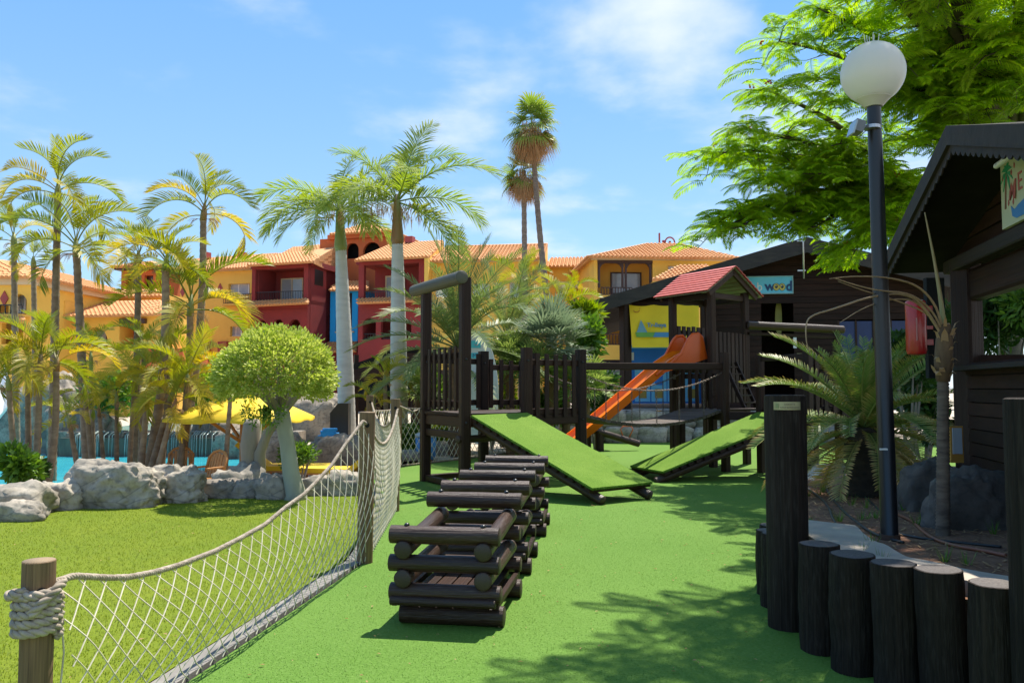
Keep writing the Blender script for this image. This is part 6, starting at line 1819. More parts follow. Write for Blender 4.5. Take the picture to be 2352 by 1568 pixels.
B_branch = mat('poinciana branch', (0.055, 0.042, 0.032), 0.85, c2=(0.09, 0.07, 0.05), scale=6, bump=.5)
B_fibre = mat('palm fibre', (0.20, 0.12, 0.06), 0.95, c2=(0.10, 0.06, 0.03), scale=(8, 8, 3), bump=.9)
# ---- areca palms on the left
AR = []
for i, a0 in enumerate((80, 68, 56, 42, 28, 12)):
    for y in (0, 1):
        AR.append((a0, feather(100 + i * 2 + y, 1.75, 50, .46, math.radians(a0), math.radians(70 + i * 8 + 12 * y), vee=.75, width=.0155, droop=.10 + .03 * i, s0=.24, tipf=.55 if i > 2 else .25, mats=L_arecay if (y and i > 1) else L_areca, pet=.016, pw=1.25)))
def areca(label, hub, base, nfr=8, sc_=1.0, r=.055, seed=0, bow=None, grp='yellow green feather palms round the pool', spear=True, m=None):
    rnd = random.Random(seed * 13 + 5); sc_ *= .84 if seed in (1, 2, 3, 8) else .76
    t = thing('areca_palm', base, label, 'palm', grp)
    trunk(t, Vector(base) - Z * .05, hub, r * 1.15, r * .8, m or B_areca, .13, .05, bow)
    mb = MB(); h = Vector(hub); d = (h - Vector(base)).normalized()
    mb.tube([h - d * .05, h + d * .15 * sc_, h + d * .42 * sc_], [r * .95, r * .85, r * .3], 8); mb.build('crownshaft', B_shaft if seed % 3 else B_shaftb, t, smooth=True)
    az0 = rnd.uniform(0, 6.28)
    for i in range(nfr):
        q = (i + .5) / nfr
        k = min(int(q * 6), 5) * 2 + rnd.randint(0, 1)
        az = az0 + i * 2.4 + rnd.uniform(-.25, .25)
        place(AR[k][1], t, h + d * (.32 - .26 * q) * sc_, az, rnd.uniform(-.12, .12), sc_ * rnd.uniform(.85, 1.12), rnd.uniform(-.5, .5))
    if spear:
        place(AR[0][1], t, h + d * .3 * sc_, rnd.uniform(0, 6), .15, sc_ * .75)
    for i in range(3):   # flower stalk remains
        mb = MB(); a = rnd.uniform(0, 6.28)
        e = Vector((math.cos(a), math.sin(a), 0))
        for k in range(9):
            dd = (e + Vector((rnd.uniform(-.5, .5), rnd.uniform(-.5, .5), rnd.uniform(-.7, .1)))).normalized()
            p0 = h - d * .02; p1 = p0 + e * .14 * sc_ + Z * .02
            mb.tube([p0, p1, p1 + dd * .17 * sc_, p1 + dd * .26 * sc_ - Z * .09 * sc_], .0035, 3, cap=False)
        mb.build('flower_stalk', L_dead, t)
    return t
def A2(label, hu, hv, bu, bv, Y, nfr, sc_, r, seed, zb=None, bow=0.0):
    if zb is None: zb = -.36 if seed < 28 else -.05
    hub = at(hu, hv, Y); b = at(bu, bv, Y); base = Vector((b.x, Y, zb))
    return areca(label, hub, base, nfr, sc_, r, seed, Vector((bow, 0, 0)))
A2('tallest palm at the left, crown highest above the roofs', 133, 455, 120, 1070, 17.5, 10, 1.02, .085, 1)
A2('second tall palm right below the tallest left palm', 176, 585, 205, 1062, 17.0, 11, 1.0, .09, 2)
A2('tall single palm standing in front of the yellow hotel wing', 467, 502, 405, 1066, 18.0, 9, 1.0, .085, 3, bow=.18)
A2('slim palm at the far left edge with drooping crown', 32, 560, 40, 1072, 19.0, 8, .85, .075, 4)
A2('slim palm with sparse crown between the left edge palms', 77, 608, 86, 1072, 18.5, 5, .6, .065, 5)
A2('pale ringed palm in front of the orange pavilion', 318, 604, 312, 1066, 17.5, 8, .85, .075, 6)
A2('leaning brown palm just right of the orange pavilion', 380, 618, 330, 1076, 16.0, 9, .85, .085, 7, bow=.15)
A2('broad crowned palm below the yellow hotel wing arch', 437, 720, 412, 1066, 16.5, 11, 1.12, .08, 8, bow=.06)
A2('short bright palm at left with trunk straight up', 93, 842, 82, 1107, 13.6, 9, .80, .055, 9)
A2('short palm with two tone trunk next to the bright left palm', 64, 866, 69, 1107, 13.9, 6, .62, .052, 10)
A2('short leaning palm at the far left by the pool', 20, 890, 46, 1110, 13.4, 6, .62, .05, 11)
A2('short thick palm leaning right of the bright left palm', 129, 846, 100, 1107, 13.8, 7, .72, .06, 12, bow=.08)
A2('leaning dark palm in front of the overhanging rock', 160, 975, 195, 1062, 15.0, 6, .55, .05, 13)
A2('short palm left of the waterfall with yellow crown', 194, 905, 222, 1054, 16.0, 7, .62, .05, 14)
A2('thin ringed palm left of the waterfall', 228, 950, 246, 1052, 16.2, 6, .55, .042, 15)
A2('straight thin palm in front of the waterfall', 268, 922, 270, 1052, 16.2, 7, .62, .045, 16)
A2('thin palm with high small crown left of the waterfall', 209, 828, 218, 1056, 17.0, 6, .7, .045, 17)
A2('palm leaning over the waterfall middle', 342, 876, 320, 1066, 15.6, 8, .75, .06, 18)
A2('strongly leaning palm right of the waterfall', 392, 915, 330, 1072, 15.4, 7, .72, .06, 19)
A2('upright palm left of the yellow parasol', 429, 882, 411, 1064, 15.2, 9, .85, .055, 20)
A2('second leaning palm right of the waterfall', 398, 940, 345, 1076, 15.0, 6, .65, .055, 21)
A2('thin palm behind the waterfall palms', 309, 880, 296, 1060, 16.6, 7, .65, .05, 22)
A2('low yellow palm among the waterfall palms', 330, 815, 322, 1062, 17.2, 6, .7, .05, 23)
A2('yellow palm in front of the low ochre wall', 388, 830, 372, 1064, 17.0, 6, .7, .05, 25)
A2('thin ringed palm in front of the yellow parasol', 530, 900, 514, 1058, 14.8, 5, .55, .045, 27)
A2('small yellow palm at the foot of the second royal palm', 884, 880, 890, 1050, 20.0, 8, .62, .06, 28)
A2('low yellow palm left of the second royal palm', 858, 935, 856, 1050, 19.5, 7, .6, .05, 29)
A2('yellow feather palm right of the centre date palm', 1287, 730, 1290, 960, 24.0, 10, .95, .07, 30)
A2('bright yellow palm tuft in front of the yellow tile roof wing', 1195, 655, 1195, 950, 27.0, 9, 1.0, .08, 31)
A2('young palm in front of the white window', 1320, 680, 1318, 955, 27.0, 6, .7, .06, 32)
# ---- royal palms
RY = []
for i, (a0, cv) in enumerate(((82, 45), (64, 62), (44, 78), (22, 80), (2, 70), (-22, 50))):
    RY.append(feather(300 + i, 2.55, 74, .72, math.radians(a0), math.radians(cv), vee=.30, width=.021, droop=.22, s0=.14, b0=68, b1=28, plum=.5, tipf=.35 if i < 4 else .8, mats=L_royal, pet=.024, pw=1.5))
def royal(label, hu, hv, sv, bu, bv, Y, seed, r=.20, extra=(), sc_=1.0, spec=()):
    rnd = random.Random(seed)
    hub = at(hu, hv, Y); b = at(bu, bv, Y); base = Vector((b.x, Y, 0)); sh = at((hu * .85 + bu * .15), sv, Y)
    t = thing('royal_palm', base, label, 'palm', 'royal palms with smooth grey trunks')
    trunk(t, base - Z * .1, sh, r, r * .68, B_royal, .16, .012, seg=16, prof=lambda q: r * (1.12 - .28 * q + .10 * math.sin(q * 3.6 + .3) - .18 * max(0, q - .8)))
    mb = MB(); mb.tube([sh - Z * .03, sh.lerp(hub, .12), sh.lerp(hub, .5), hub, hub + Z * .25], [r * .74, r * .86, r * .66, r * .5, r * .2], 14); mb.build('crownshaft', B_shaft if seed == 1 else B_shaftb, t, smooth=True)
    for (az, k, s) in spec:
        place(RY[k], t, hub + Z * .05, math.radians(az), rnd.uniform(-.06, .06), s * sc_, rnd.uniform(-.35, .35))
    for i in range(16):   # ragged dry strands under the crown
        a = rnd.uniform(0, 6.28); e = Vector((math.cos(a), math.sin(a), -.25)); p = hub + e * .12
        mb = MB()
        for k in range(10):
            q = p + e * rnd.uniform(.1, .75) + Z * rnd.uniform(-.12, .12)
            mb.add([q, q + Vector((.018, 0, 0)), q + Vector((rnd.uniform(-.08, .08), rnd.uniform(-.08, .08), -rnd.uniform(.15, .4)))], [(0, 1, 2)])
        mb.build('dry_strand', L_dead, t)
    return t
royal('left royal palm with ragged crown in front of the orange tower', 780, 488, 575, 800, 1026, 22.0, 1, .20, spec=((180, 2, .95), (160, 3, 1.0), (205, 3, .85), (20, 1, 1.0), (45, 0, .95), (0, 2, .9), (-20, 3, .8), (-60, 4, .8), (-110, 4, .75), (-150, 4, .85), (100, 1, .8), (130, 2, .9), (-90, 3, .8), (30, 4, .7), (150, 5, .6), (190, 4, .75), (-40, 4, .7)))
royal('right royal palm with long arching frond, by the second red house', 912, 468, 560, 918, 1035, 21.0, 2, .195, spec=((0, 2, 1.1), (12, 3, .95), (60, 0, 1.0), (35, 1, 1.0), (-35, 5, .95), (-5, 5, 1.0), (180, 1, .85), (165, 2, .8), (200, 3, .75), (-120, 3, .8), (-80, 2, .85), (110, 1, .8), (95, 0, .8), (225, 4, .7)))
# ---- washingtonia palms
WF = [fan(400 + i, 1.0, .75, math.radians(a0), 24, 230, .048, dr, L_wash, curv=.45, tipf=.5) for i, (a0, dr) in enumerate(((78, .15), (52, .25), (30, .35), (10, .45), (-10, .55)))]
WD = [fan(420 + i, 1.0, .7, math.radians(a0), 18, 150, .04, .8, L_dead, curv=.5) for i, a0 in enumerate((-8, -30, -50, -66))]
def washing(label, hub, base, seed, bow, ntop, sc_=1.0):
    rnd = random.Random(seed)
    t = thing('fan_palm', base, label, 'palm', 'tall slender fan palms behind the hotel')
    trunk(t, base, hub, .23, .15, B_grey, .5, .05, bow, seg=10)
    for i in range(ntop):
        q = i / ntop
        k = min(int(q * 5), 4)
        place(WF[k], t, Vector(hub) + Z * (.15 - .75 * q) * sc_, i * 2.4 + rnd.uniform(-.3, .3), rnd.uniform(-.15, .15), sc_ * rnd.uniform(.85, 1.1), rnd.uniform(-.4, .4), 'leaf')
    for i in range(38):
        q = i / 38
        place(WD[min(3, int(q * 3 + rnd.random()))], t, Vector(hub) - Z * (.25 + .5 * q * sc_), i * 2.4, rnd.uniform(-.2, .2), sc_ * rnd.uniform(.75, 1.05) * (1 - .25 * q), rnd.uniform(-.4, .4), 'dead_leaf')
    for i in range(5):
        mb = MB(); a = rnd.uniform(3.6, 5.8) if i < 3 else rnd.uniform(0, 6.28); e = Vector((math.cos(a), math.sin(a), 0)); h = Vector(hub)
        for k in range(40):
            p1 = h + e * rnd.uniform(.25, .7) + Z * rnd.uniform(-.8, .1) + Vector((rnd.uniform(-.12, .12), rnd.uniform(-.12, .12), 0))
            mb.add([p1, p1 + Vector((.03, 0, 0)), p1 + Vector((rnd.uniform(-.06, .06), 0, -rnd.uniform(.25, .6)))], [(0, 1, 2)])
        mb.build('dry_flower_stalk', L_dead, t)
    return t
wb = at(1274, 760, 50); hub = at(1221, 285, 50)
washing('taller fan palm with leaning trunk and brown skirt', hub, Vector((wb.x + .6, 50, 0)), 1, Vector((-.28, 0, 0)), 24, 1.2)
wb = at(1208, 760, 51); hub = at(1203, 392, 51)
washing('shorter straight fan palm beside the leaning fan palm', hub, Vector((wb.x, 51, 0)), 2, Vector((0, 0, 0)), 18, .98)
# ---- date palm in the centre
PH = [feather(500 + i, 2.7, 64, .44, math.radians(a0), math.radians(cv), vee=.30, width=.015, droop=.10, s0=.16, b0=62, b1=26, plum=.18, tipf=.25, mats=L_phx, pet=.020) for i, (a0, cv) in enumerate(((84, 30), (68, 48), (54, 58), (38, 62), (20, 60), (4, 50), (-15, 30)))]
def datepalm(label, c, n, sc_, seed, r=.2, z0=0):
    rnd = random.Random(seed); c = Vector(c)
    t = thing('date_palm', (c.x, c.y, z0), label, 'palm')
    trunk(t, (c.x, c.y, z0), c, r, r * 1.1, B_fibre, .12, .10, seg=12)
    for i in range(n):
        q = (i + .5) / n; k = min(int(q * 7), 6)
        place(PH[k], t, c + Z * (.1 - .15 * q), i * 2.39996 + rnd.uniform(-.12, .12), rnd.uniform(-.08, .08), sc_ * rnd.uniform(.85, 1.08), rnd.uniform(-.3, .3))
    return t
datepalm('big feathery date palm behind the goal frame', at(1050, 800, 19.8), 36, 1.0, 1)
datepalm('date palm with grey green fronds left of the timber house', at(1165, 785, 22.5), 26, .85, 2)
# ---- low fan palms
CF = [fan(520 + i, .62, .55, math.radians(a0), 22, 240, .026, .12, L_fan, curv=.3, tipf=.4, bend=.1) for i, a0 in enumerate((84, 62, 40, 18, -5))]
CB = [fan(540 + i, .66, .6, math.radians(a0), 26, 250, .024, .08, L_fanb, curv=.25, tipf=.35, bend=.12) for i, a0 in enumerate((86, 66, 46, 26, 5, -15))]
def lowfan(label, c, n, sc_, seed, blue=False, r=.11):
    rnd = random.Random(seed); c = Vector(c); S = CB if blue else CF
    t = thing('low_fan_palm', (c.x, c.y, 0), label, 'palm', 'low fan palms behind the play platform')
    trunk(t, (c.x, c.y, -.02), c, r, r, B_fibre, .1, .1, seg=9)
    for i in range(n):
        q = (i + .5) / n; k = min(int(q * len(S)), len(S) - 1)
        place(S[k], t, c, i * 2.39996 + rnd.uniform(-.2, .2), rnd.uniform(-.1, .1), sc_ * rnd.uniform(.85, 1.12), rnd.uniform(-.3, .3), 'leaf')
    return t
lowfan('blue grey fan palm behind the right railing of the platform', at(1262, 800, 20.5), 40, 1.12, 1, True)
lowfan('green fan palm right of the surfboard sign', at(1172, 842, 20.0), 34, .9, 2)
lowfan('low green fan palm at the foot of the blue fan palm', at(1225, 860, 19.8), 30, .8, 3)
lowfan('small fan palm at the left of the goal frame', at(962, 905, 20.5), 24, .75, 4)
lowfan('dark low fan palm behind the chain bridge', at(1345, 895, 20.0), 26, .8, 5)
lowfan('low fan palm between bridge and platform railing', at(1300, 880, 21.0), 26, .8, 6)
# ---- leafy shrubs
def leaf_cloud(mb, rnd, c, rad, n, size, shell=.55, squash=1.0, up=.3, asp=.45):
    c = Vector(c)
    for _ in range(n):
        d = Vector((rnd.gauss(0, 1), rnd.gauss(0, 1), rnd.gauss(0, 1))).normalized()
        r = (shell + (1 - shell) * rnd.random()) * (1 + .14 * mnoise.noise(d * 2.3 + c))
        p = c + Vector((d.x * rad[0], d.y * rad[1], d.z * rad[2])) * r
        a = (d + Vector((rnd.uniform(-1, 1), rnd.uniform(-1, 1), rnd.uniform(-1, 1))) * .9 + Z * up).normalized()
        b = a.cross(Vector((rnd.uniform(-1, 1), rnd.uniform(-1, 1), rnd.uniform(-1, 1)))).normalized()
        s = size * rnd.uniform(.7, 1.3)
        mb.add([p, p + a * s * .5 + b * s * asp * .5, p + a * s, p + a * s * .5 - b * s * asp * .5], [(0, 1, 2, 3)])
def shrub(label, c, rad, n, size, m, seed, lobes=5, base_z=0.0, cat='shrub', grp='leafy shrubs', asp=.45):
    rnd = random.Random(seed); c = Vector(c)
    t = thing('shrub', (c.x, c.y, base_z), label, cat, grp)
    mb = MB()
    for i in range(lobes):
        o = Vector((rnd.uniform(-.5, .5) * rad[0], rnd.uniform(-.5, .5) * rad[1], rnd.uniform(-.35, .4) * rad[2]))
        leaf_cloud(mb, rnd, c + o, [x * .62 for x in rad], n // lobes, size, .3, asp=asp)
    f = mb.build('foliage', m, t); f['kind'] = 'stuff'
    mb = MB()
    for i in range(6):
        a = rnd.uniform(0, 6.28)
        mb.tube([(c.x, c.y, base_z - .02), (c.x + .2 * rad[0] * math.cos(a), c.y + .2 * rad[1] * math.sin(a), (c.z + base_z) / 2), (c.x + .5 * rad[0] * math.cos(a), c.y + .5 * rad[1] * math.sin(a), c.z)], [.03, .02, .008], 5)
    mb.build('stems', B_bark, t); return t
def S2(label, u, v, Y, ru, rv, n, size, m, seed, **k):
    c = at(u, v, Y); shrub(label, c, (ru / F * Y, ru / F * Y * .8, rv / F * Y), n, size, m, seed, base_z=k.pop('bz', 0.0), **k)
S2('round green shrub beside the topiary trunk', 686, 1048, 15.4, 52, 36, 2600, .07, L_bush, 1, bz=-.7)
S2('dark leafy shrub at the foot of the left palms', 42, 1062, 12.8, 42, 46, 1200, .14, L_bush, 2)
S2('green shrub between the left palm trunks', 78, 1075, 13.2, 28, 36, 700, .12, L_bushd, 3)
S2('flowering green shrub behind the cord fence', 925, 1010, 20.0, 50, 42, 1500, .12, L_bush, 4)
S2('yellow green shrub seen under the play deck', 1020, 1000, 21.0, 46, 40, 1500, .13, L_bushy, 5)
S2('green shrub behind the left slats of the platform', 1010, 900, 22.0, 50, 60, 1600, .16, L_bush, 6)
S2('tall green shrub behind the middle slats of the platform', 1130, 930, 21.5, 60, 60, 2000, .16, L_bushy, 7)
S2('green shrub behind the right slats of the platform', 1240, 935, 21.0, 70, 50, 2200, .15, L_bush, 8)
S2('dark green shrub beside the orange slide', 1365, 905, 22.0, 55, 60, 2000, .16, L_bushd, 9)
S2('broad leaved shrub at the porch end of the timber house', 1345, 790, 23.0, 42, 70, 1300, .24, L_bush, 10, asp=.35)
S2('bright drooping leaves above the broad leaved shrub', 1345, 725, 24.0, 36, 30, 800, .30, L_bushy, 11, asp=.25)
S2('green shrub behind the blue cabinet', 1600, 830, 33.0, 40, 40, 900, .2, L_bush, 12, bz=.9)
S2('dark green bush between timber house and kiosk', 2085, 830, 10.5, 70, 80, 2200, .09, L_bushd, 13, bz=.2)  # bush enlarged to darken the bright gap beside the kiosk
S2('low dark bush between lamp post and kiosk corner', 2120, 935, 11.5, 75, 95, 2200, .10, L_bushd, 33, bz=.2)  # added bush, covers bright ground so the gap reads dark
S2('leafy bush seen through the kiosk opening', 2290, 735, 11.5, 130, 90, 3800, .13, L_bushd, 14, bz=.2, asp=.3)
S2('tall leafy bush behind the kiosk at the right edge', 2420, 700, 11.0, 130, 110, 3600, .13, L_bush, 15, bz=.2, asp=.3)
S2('green bush at the far left behind the water slide', 20, 930, 26.0, 60, 60, 1500, .18, L_bush, 16)
S2('green bush behind the yellow parasol', 480, 905, 24.5, 70, 60, 1700, .18, L_bushy, 17)
S2('dry flowering bush in front of the low ochre wall', 330, 905, 25.0, 80, 60, 1800, .18, L_bushy, 18)
S2('green bush in front of the low yellow wing', 230, 900, 25.0, 70, 60, 1600, .18, L_bush, 19)
S2('climbing plant below the upper pool rocks', 600, 930, 27.0, 60, 50, 1400, .18, L_bush, 20)
# ---- topiary tree
tb_ = Vector((at(678, 1148, 12.0).x, 12.0, 0))
tt = thing('topiary_tree', tb_, 'round clipped bright green tree with pale trunk on the lawn', 'tree')
fk = at(648, 950, 12.0)
pts = [tb_ - Z * .05, tb_ + Vector((.01, 0, .08)), at(668, 1085, 12.0), at(660, 1020, 12.0), fk, at(640, 925, 12.0)]
mb = MB(); mb.tube(pts, [.18, .145, .118, .108, .112, .09], 14); mb.build('trunk', mat('pale topiary trunk', (.36, .36, .27), .8, c2=(.27, .26, .20), scale=(3, 3, 1), detail=7, bump=.3), tt, smooth=True)
cc = at(634, 858, 12.0); rnd = random.Random(3)
mb = MB()
for i in range(16):
    a = rnd.uniform(0, 6.28); e = Vector((math.cos(a), math.sin(a), 0)); q = cc + e * rnd.uniform(.3, .7) + Z * rnd.uniform(-.2, .35)
    mb.tube([fk, fk.lerp(q, .5) + Z * .05, q], [.06, .03, .008], 6)
mb.build('branches', B_bark, tt)
mb = MB(); RX, RZ = .80, .63
NCL = 760
for ci in range(NCL):
    zz = 1 - 1.60 * (ci + .5) / NCL; aa = ci * 2.39996
    d = Vector((math.sqrt(max(0, 1 - zz * zz)) * math.cos(aa), math.sqrt(max(0, 1 - zz * zz)) * math.sin(aa), zz))
    d = (d + Vector((rnd.uniform(-1, 1), rnd.uniform(-1, 1), rnd.uniform(-1, 1))) * .05).normalized()
    br_ = 1 + .10 * mnoise.noise(d * 2.6 + Vector((5, 1, 2))) + .07 * mnoise.noise(d * 6) + rnd.uniform(-.05, .04) + (.10 if rnd.random() < .04 else 0)
    wd_ = 1.07 if zz < 0 else 1.0
    pc = cc + Vector((d.x * RX * br_ * wd_, d.y * RX * br_ * wd_, d.z * RZ * br_ * (1.0 if zz > 0 else .86)))
    cr = rnd.uniform(.06, .11)
    for _ in range(rnd.randint(22, 34)):
        e = Vector((rnd.gauss(0, 1), rnd.gauss(0, 1), rnd.gauss(0, 1))).normalized()
        p = pc + e * cr * rnd.random() ** .6 - d * cr * .5
        v = (d * .9 + e * .9 + Z * .25).normalized()
        b = v.cross(Vector((rnd.uniform(-1, 1), rnd.uniform(-1, 1), rnd.uniform(-1, 1)))).normalized(); s = rnd.uniform(.035, .07)
        mb.add([p, p + v * s * .55 + b * s * .28, p + v * s, p + v * s * .55 - b * s * .28], [(0, 1, 2, 3)])
f = mb.build('crown', L_top, tt); f['kind'] = 'stuff'
mb = MB()
for i in range(5):
    p = cc + Vector((-.35 + .12 * i, -.2, -.5))
    leaf_cloud(mb, rnd, p - Z * (.05 + .1 * (i % 2)), (.1, .1, .16), 90, .05, .1)
f = mb.build('hanging_shoots', L_bush, tt); f['kind'] = 'stuff'
# dead palm stump pair beside the parasol
sp_ = thing('bare_forked_trunk', (at(590, 1085, 13.6).x, 13.6, -.7), 'bare pale forked trunk with cut stub beside the parasol post', 'tree')
b_ = Vector((at(592, 1085, 13.6).x, 13.6, -.72))
mb = MB(); mb.tube([b_ + Vector((-.07, .1, 0)), at(575, 1020, 13.7), at(580, 975, 13.7), at(580, 962, 13.7)], [.17, .16, .15, .10], 10); mb.build('stub_trunk', B_bark, sp_, smooth=True)
mb = MB(); mb.tube([b_ + Vector((.05, 0, 0)), at(597, 1040, 13.6), at(612, 1000, 13.6), at(628, 978, 13.6), at(640, 955, 13.6), at(655, 950, 13.6)], [.12, .09, .075, .055, .04, .025], 9); mb.build('curved_trunk', B_bark, sp_, smooth=True)
mb = MB()
q = at(607, 1000, 13.55)
for i in range(60):
    p = at(608 + rnd.uniform(-10, 14), 935 + rnd.uniform(-8, 10), 13.5)
    mb.add([p, p + Vector((.014, 0, 0)), p + Vector((rnd.uniform(-.02, .02), 0, -rnd.uniform(.2, .5)))], [(0, 1, 2)])
f = mb.build('hanging_shoots', L_bush, sp_); f['kind'] = 'stuff'
# ---- sago palm
SG = [feather(600 + i, 1.15, 50, .165, math.radians(a0), math.radians(cv), vee=.42, width=.0094, droop=.08, s0=.12, b0=76, b1=50, tipf=tf, mats=L_sago, pet=.011, pw=1.5, allt=al) for i, (a0, cv, tf, al) in enumerate(((86, 16, .3, 0), (76, 30, .5, 0), (58, 45, .75, 0), (38, 55, .9, .0), (18, 60, 1.05, 0), (-5, 60, 1.1, .08), (-28, 45, 1.1, .25)))]
sgc = at(1985, 985, 8.9)
sgp = thing('sago_palm', (sgc.x, sgc.y, .42), 'short sago palm with orange tipped stiff fronds in the planter', 'palm')
trunk(sgp, (sgc.x, sgc.y, .38), sgc + Z * .02, .21, .19, mat('sago trunk', (.03, .024, .018), .95, c2=(.06, .045, .03), scale=(9, 9, 14), bump=1.0), .07, .12, seg=14)
rnd = random.Random(9)
for i in range(62):
    q = (i + .5) / 62; k = min(int(q ** .9 * 7), 6)
    place(SG[k], sgp, sgc + Z * (.10 - .14 * q), i * 2.39996 + rnd.uniform(-.15, .15), rnd.uniform(-.08, .08), rnd.uniform(.88, 1.12) * (1.08 if k > 1 else .78), rnd.uniform(-.3, .3))
mb = MB()
for i in range(90):
    a = rnd.uniform(0, 6.28); e = Vector((math.cos(a), math.sin(a), rnd.uniform(.2, 1.2))).normalized(); p = sgc + e * .08 + Z * .04
    mb.add([p, p + Vector((.012, 0, .004)), p + e * rnd.uniform(.06, .14)], [(0, 1, 2)])
mb.build('woolly_heart', L_dead, sgp)
# ---- young ringed palm in front of the kiosk
yb = gp(2166, 1232, .5); yb = Vector((yb.x, yb.y, .47)); yt = at(2166, 870, yb.y); yh = at(2170, 745, yb.y)
yp = thing('young_palm', yb, 'thin young palm with ringed trunk, torn fibre and bare stems by the kiosk', 'palm')
trunk(yp, yb, yt, .050, .040, mat('ringed young trunk', (.20, .145, .10), .85, c2=(.08, .055, .04), scale=(5, 5, 20), bump=.6), .026, .075, seg=12)
rnd = random.Random(21); mb = MB(); mb.tube([yt - Z * .02, yt.lerp(yh, .3), yt.lerp(yh, .7), yh], [.048, .066, .06, .04], 10); mb.build('fibre_sheath', B_fibre, yp, smooth=True)
for i in range(26):
    a = rnd.uniform(0, 6.28); z = rnd.random(); e = Vector((math.cos(a), math.sin(a), 0)); p = yt.lerp(yh, z) + e * .055
    mb = MB(); w_ = e.cross(Z) * rnd.uniform(.012, .028)
    c1 = p + e * .02 + Z * rnd.uniform(.02, .06); c2 = c1 + e * rnd.uniform(.01, .05) + Z * rnd.uniform(-.03, .04)
    mb.add([p - w_, p + w_, c1 + w_ * .8, c1 - w_ * .8, c2], [(0, 1, 2, 3), (3, 2, 4)]); mb.build('fibre_shred', L_dead, yp)
def stem(pts, r0, r1, m, nm='bare_stem'):
    P_ = [at(u, v, y) for u, v, y in pts]
    for _ in range(2):
        q = [P_[0]]
        for a, b in zip(P_[:-1], P_[1:]): q += [a * .75 + b * .25, a * .25 + b * .75]
        P_ = q + [P_[-1]]
    n = len(P_); mb = MB(); mb.tube(P_, [r0 + (r1 - r0) * i / (n - 1) for i in range(n)], 6); return mb.build(nm, m, yp, smooth=True)
M_stem = mat('dry palm stem', (.40, .27, .15), .7, c2=(.28, .18, .09), scale=(6, 6, 6)); M_spear = mat('green palm spear', (.24, .25, .10), .5, c2=(.33, .22, .10), scale=(2, 2, 2))
Yp = yb.y
stem([(2168, 750, Yp), (2160, 680, Yp), (2145, 590, Yp), (2124, 488, Yp)], .022, .003, M_spear, 'leaf_spear')
stem([(2165, 755, Yp), (2150, 700, Yp - .05), (2110, 655, Yp - .15), (2040, 636, Yp - .3), (1960, 634, Yp - .5), (1905, 640, Yp - .6)], .012, .002, M_stem)
stem([(2165, 760, Yp), (2140, 710, Yp - .05), (2090, 672, Yp - .2), (2020, 668, Yp - .4), (1965, 655, Yp - .55), (1915, 638, Yp - .6)], .010, .002, M_stem)
stem([(2163, 765, Yp), (2135, 720, Yp), (2060, 690, Yp - .1), (1985, 668, Yp - .3), (1925, 646, Yp - .5)], .009, .002, M_stem)
stem([(2163, 770, Yp), (2125, 705, Yp - .05), (2080, 672, Yp - .1), (2000, 680, Yp - .3), (1920, 708, Yp - .5), (1862, 724, Yp - .6), (1850, 745, Yp - .62), (1852, 790, Yp - .64), (1862, 812, Yp - .65)], .011, .003, M_stem)
stem([(2160, 765, Yp), (2110, 690, Yp - .05), (2050, 685, Yp - .1), (1985, 705, Yp - .3), (1930, 740, Yp - .4)], .008, .002, M_stem)
# tufts of weeds and dry litter on the planter soil
mb = MB(); rnd = random.Random(31)
for _ in range(46):
    x, y = rnd.uniform(2.2, 4.0), rnd.uniform(4.8, 9.5)
    if x < 2.2 + (y - 6.5) * .38: continue
    for k in range(14):
        a = rnd.uniform(0, 6.28); e = Vector((math.cos(a), math.sin(a), 0)); h = rnd.uniform(.04, .13)
        p = Vector((x, y, soilz(x, y))) + e * rnd.uniform(0, .03); w_ = e.cross(Z) * .004
        mb.add([p - w_, p + w_, p + e * h * .5 + Z * h], [(0, 1, 2)])
wd_ = mb.build('weeds', L_bush); tag(wd_, 'thin green weeds sprouting from the planter soil', 'weeds', kind='stuff')
mb = MB()
for _ in range(2600):
    x, y = rnd.uniform(2.1, 4.6), rnd.uniform(4.6, 11)
    if x < 2.2 + (y - 6.5) * .38: continue
    a = rnd.uniform(0, 6.28); e = Vector((math.cos(a), math.sin(a), rnd.uniform(-.05, .3))); s = rnd.uniform(.02, .06); p = Vector((x, y, soilz(x, y) + .006)); w_ = Vector((-e.y, e.x, 0)) * rnd.uniform(.003, .008)
    mb.add([p - w_, p + w_, p + e * s + w_, p + e * s - w_], [(0, 1, 2, 3)])
lt_ = mb.build('leaf_litter', L_dead); tag(lt_, 'dry brown leaf litter on the planter soil', 'leaf litter', kind='stuff')
# ---- poinciana tree
def pfrond(seed, L=.50, n=16):
    rnd = random.Random(seed); pts, tan = rachis(L, math.radians(18), math.radians(62), 8, 1.2)
    mb = MB(); mb.tube(pts, [.0045 * (1 - .8 * i / 8) + .001 for i in range(9)], 3, cap=False)
    Y = Vector((0, 1, 0))
    for sd in (-1, 1):
        for i in range(n):
            s = .10 + .90 * (i + .5) / n; f = s * 8; k = min(int(f), 7); p = pts[k].lerp(pts[k + 1], f - k); t = tan[k]
            up = Vector((-t.z, 0, t.x)); q = s
            ln = .135 * math.sin(math.pi * min(.16 + .76 * q, .96)) ** .7 * rnd.uniform(.9, 1.08) * L / .5
            b = math.radians(72 - 34 * q); d = (t * math.cos(b) + Y * sd * math.sin(b) * .97 + up * -.08).normalized()
            wv = (t - d * t.dot(d)).normalized(); w_ = .0105 * L / .5
            m1 = p + d * ln * .5; e = p + d * ln - Z * ln * .18
            mb.add([p, m1 - wv * w_, e, m1 + wv * w_], [(0, 1, 2, 3)])
    return mb
PF = [pfrond(700 + i, .52 + .04 * (i % 3)) for i in range(5)]
PFm = [m.mesh('leaf', L_poin) for m in PF]
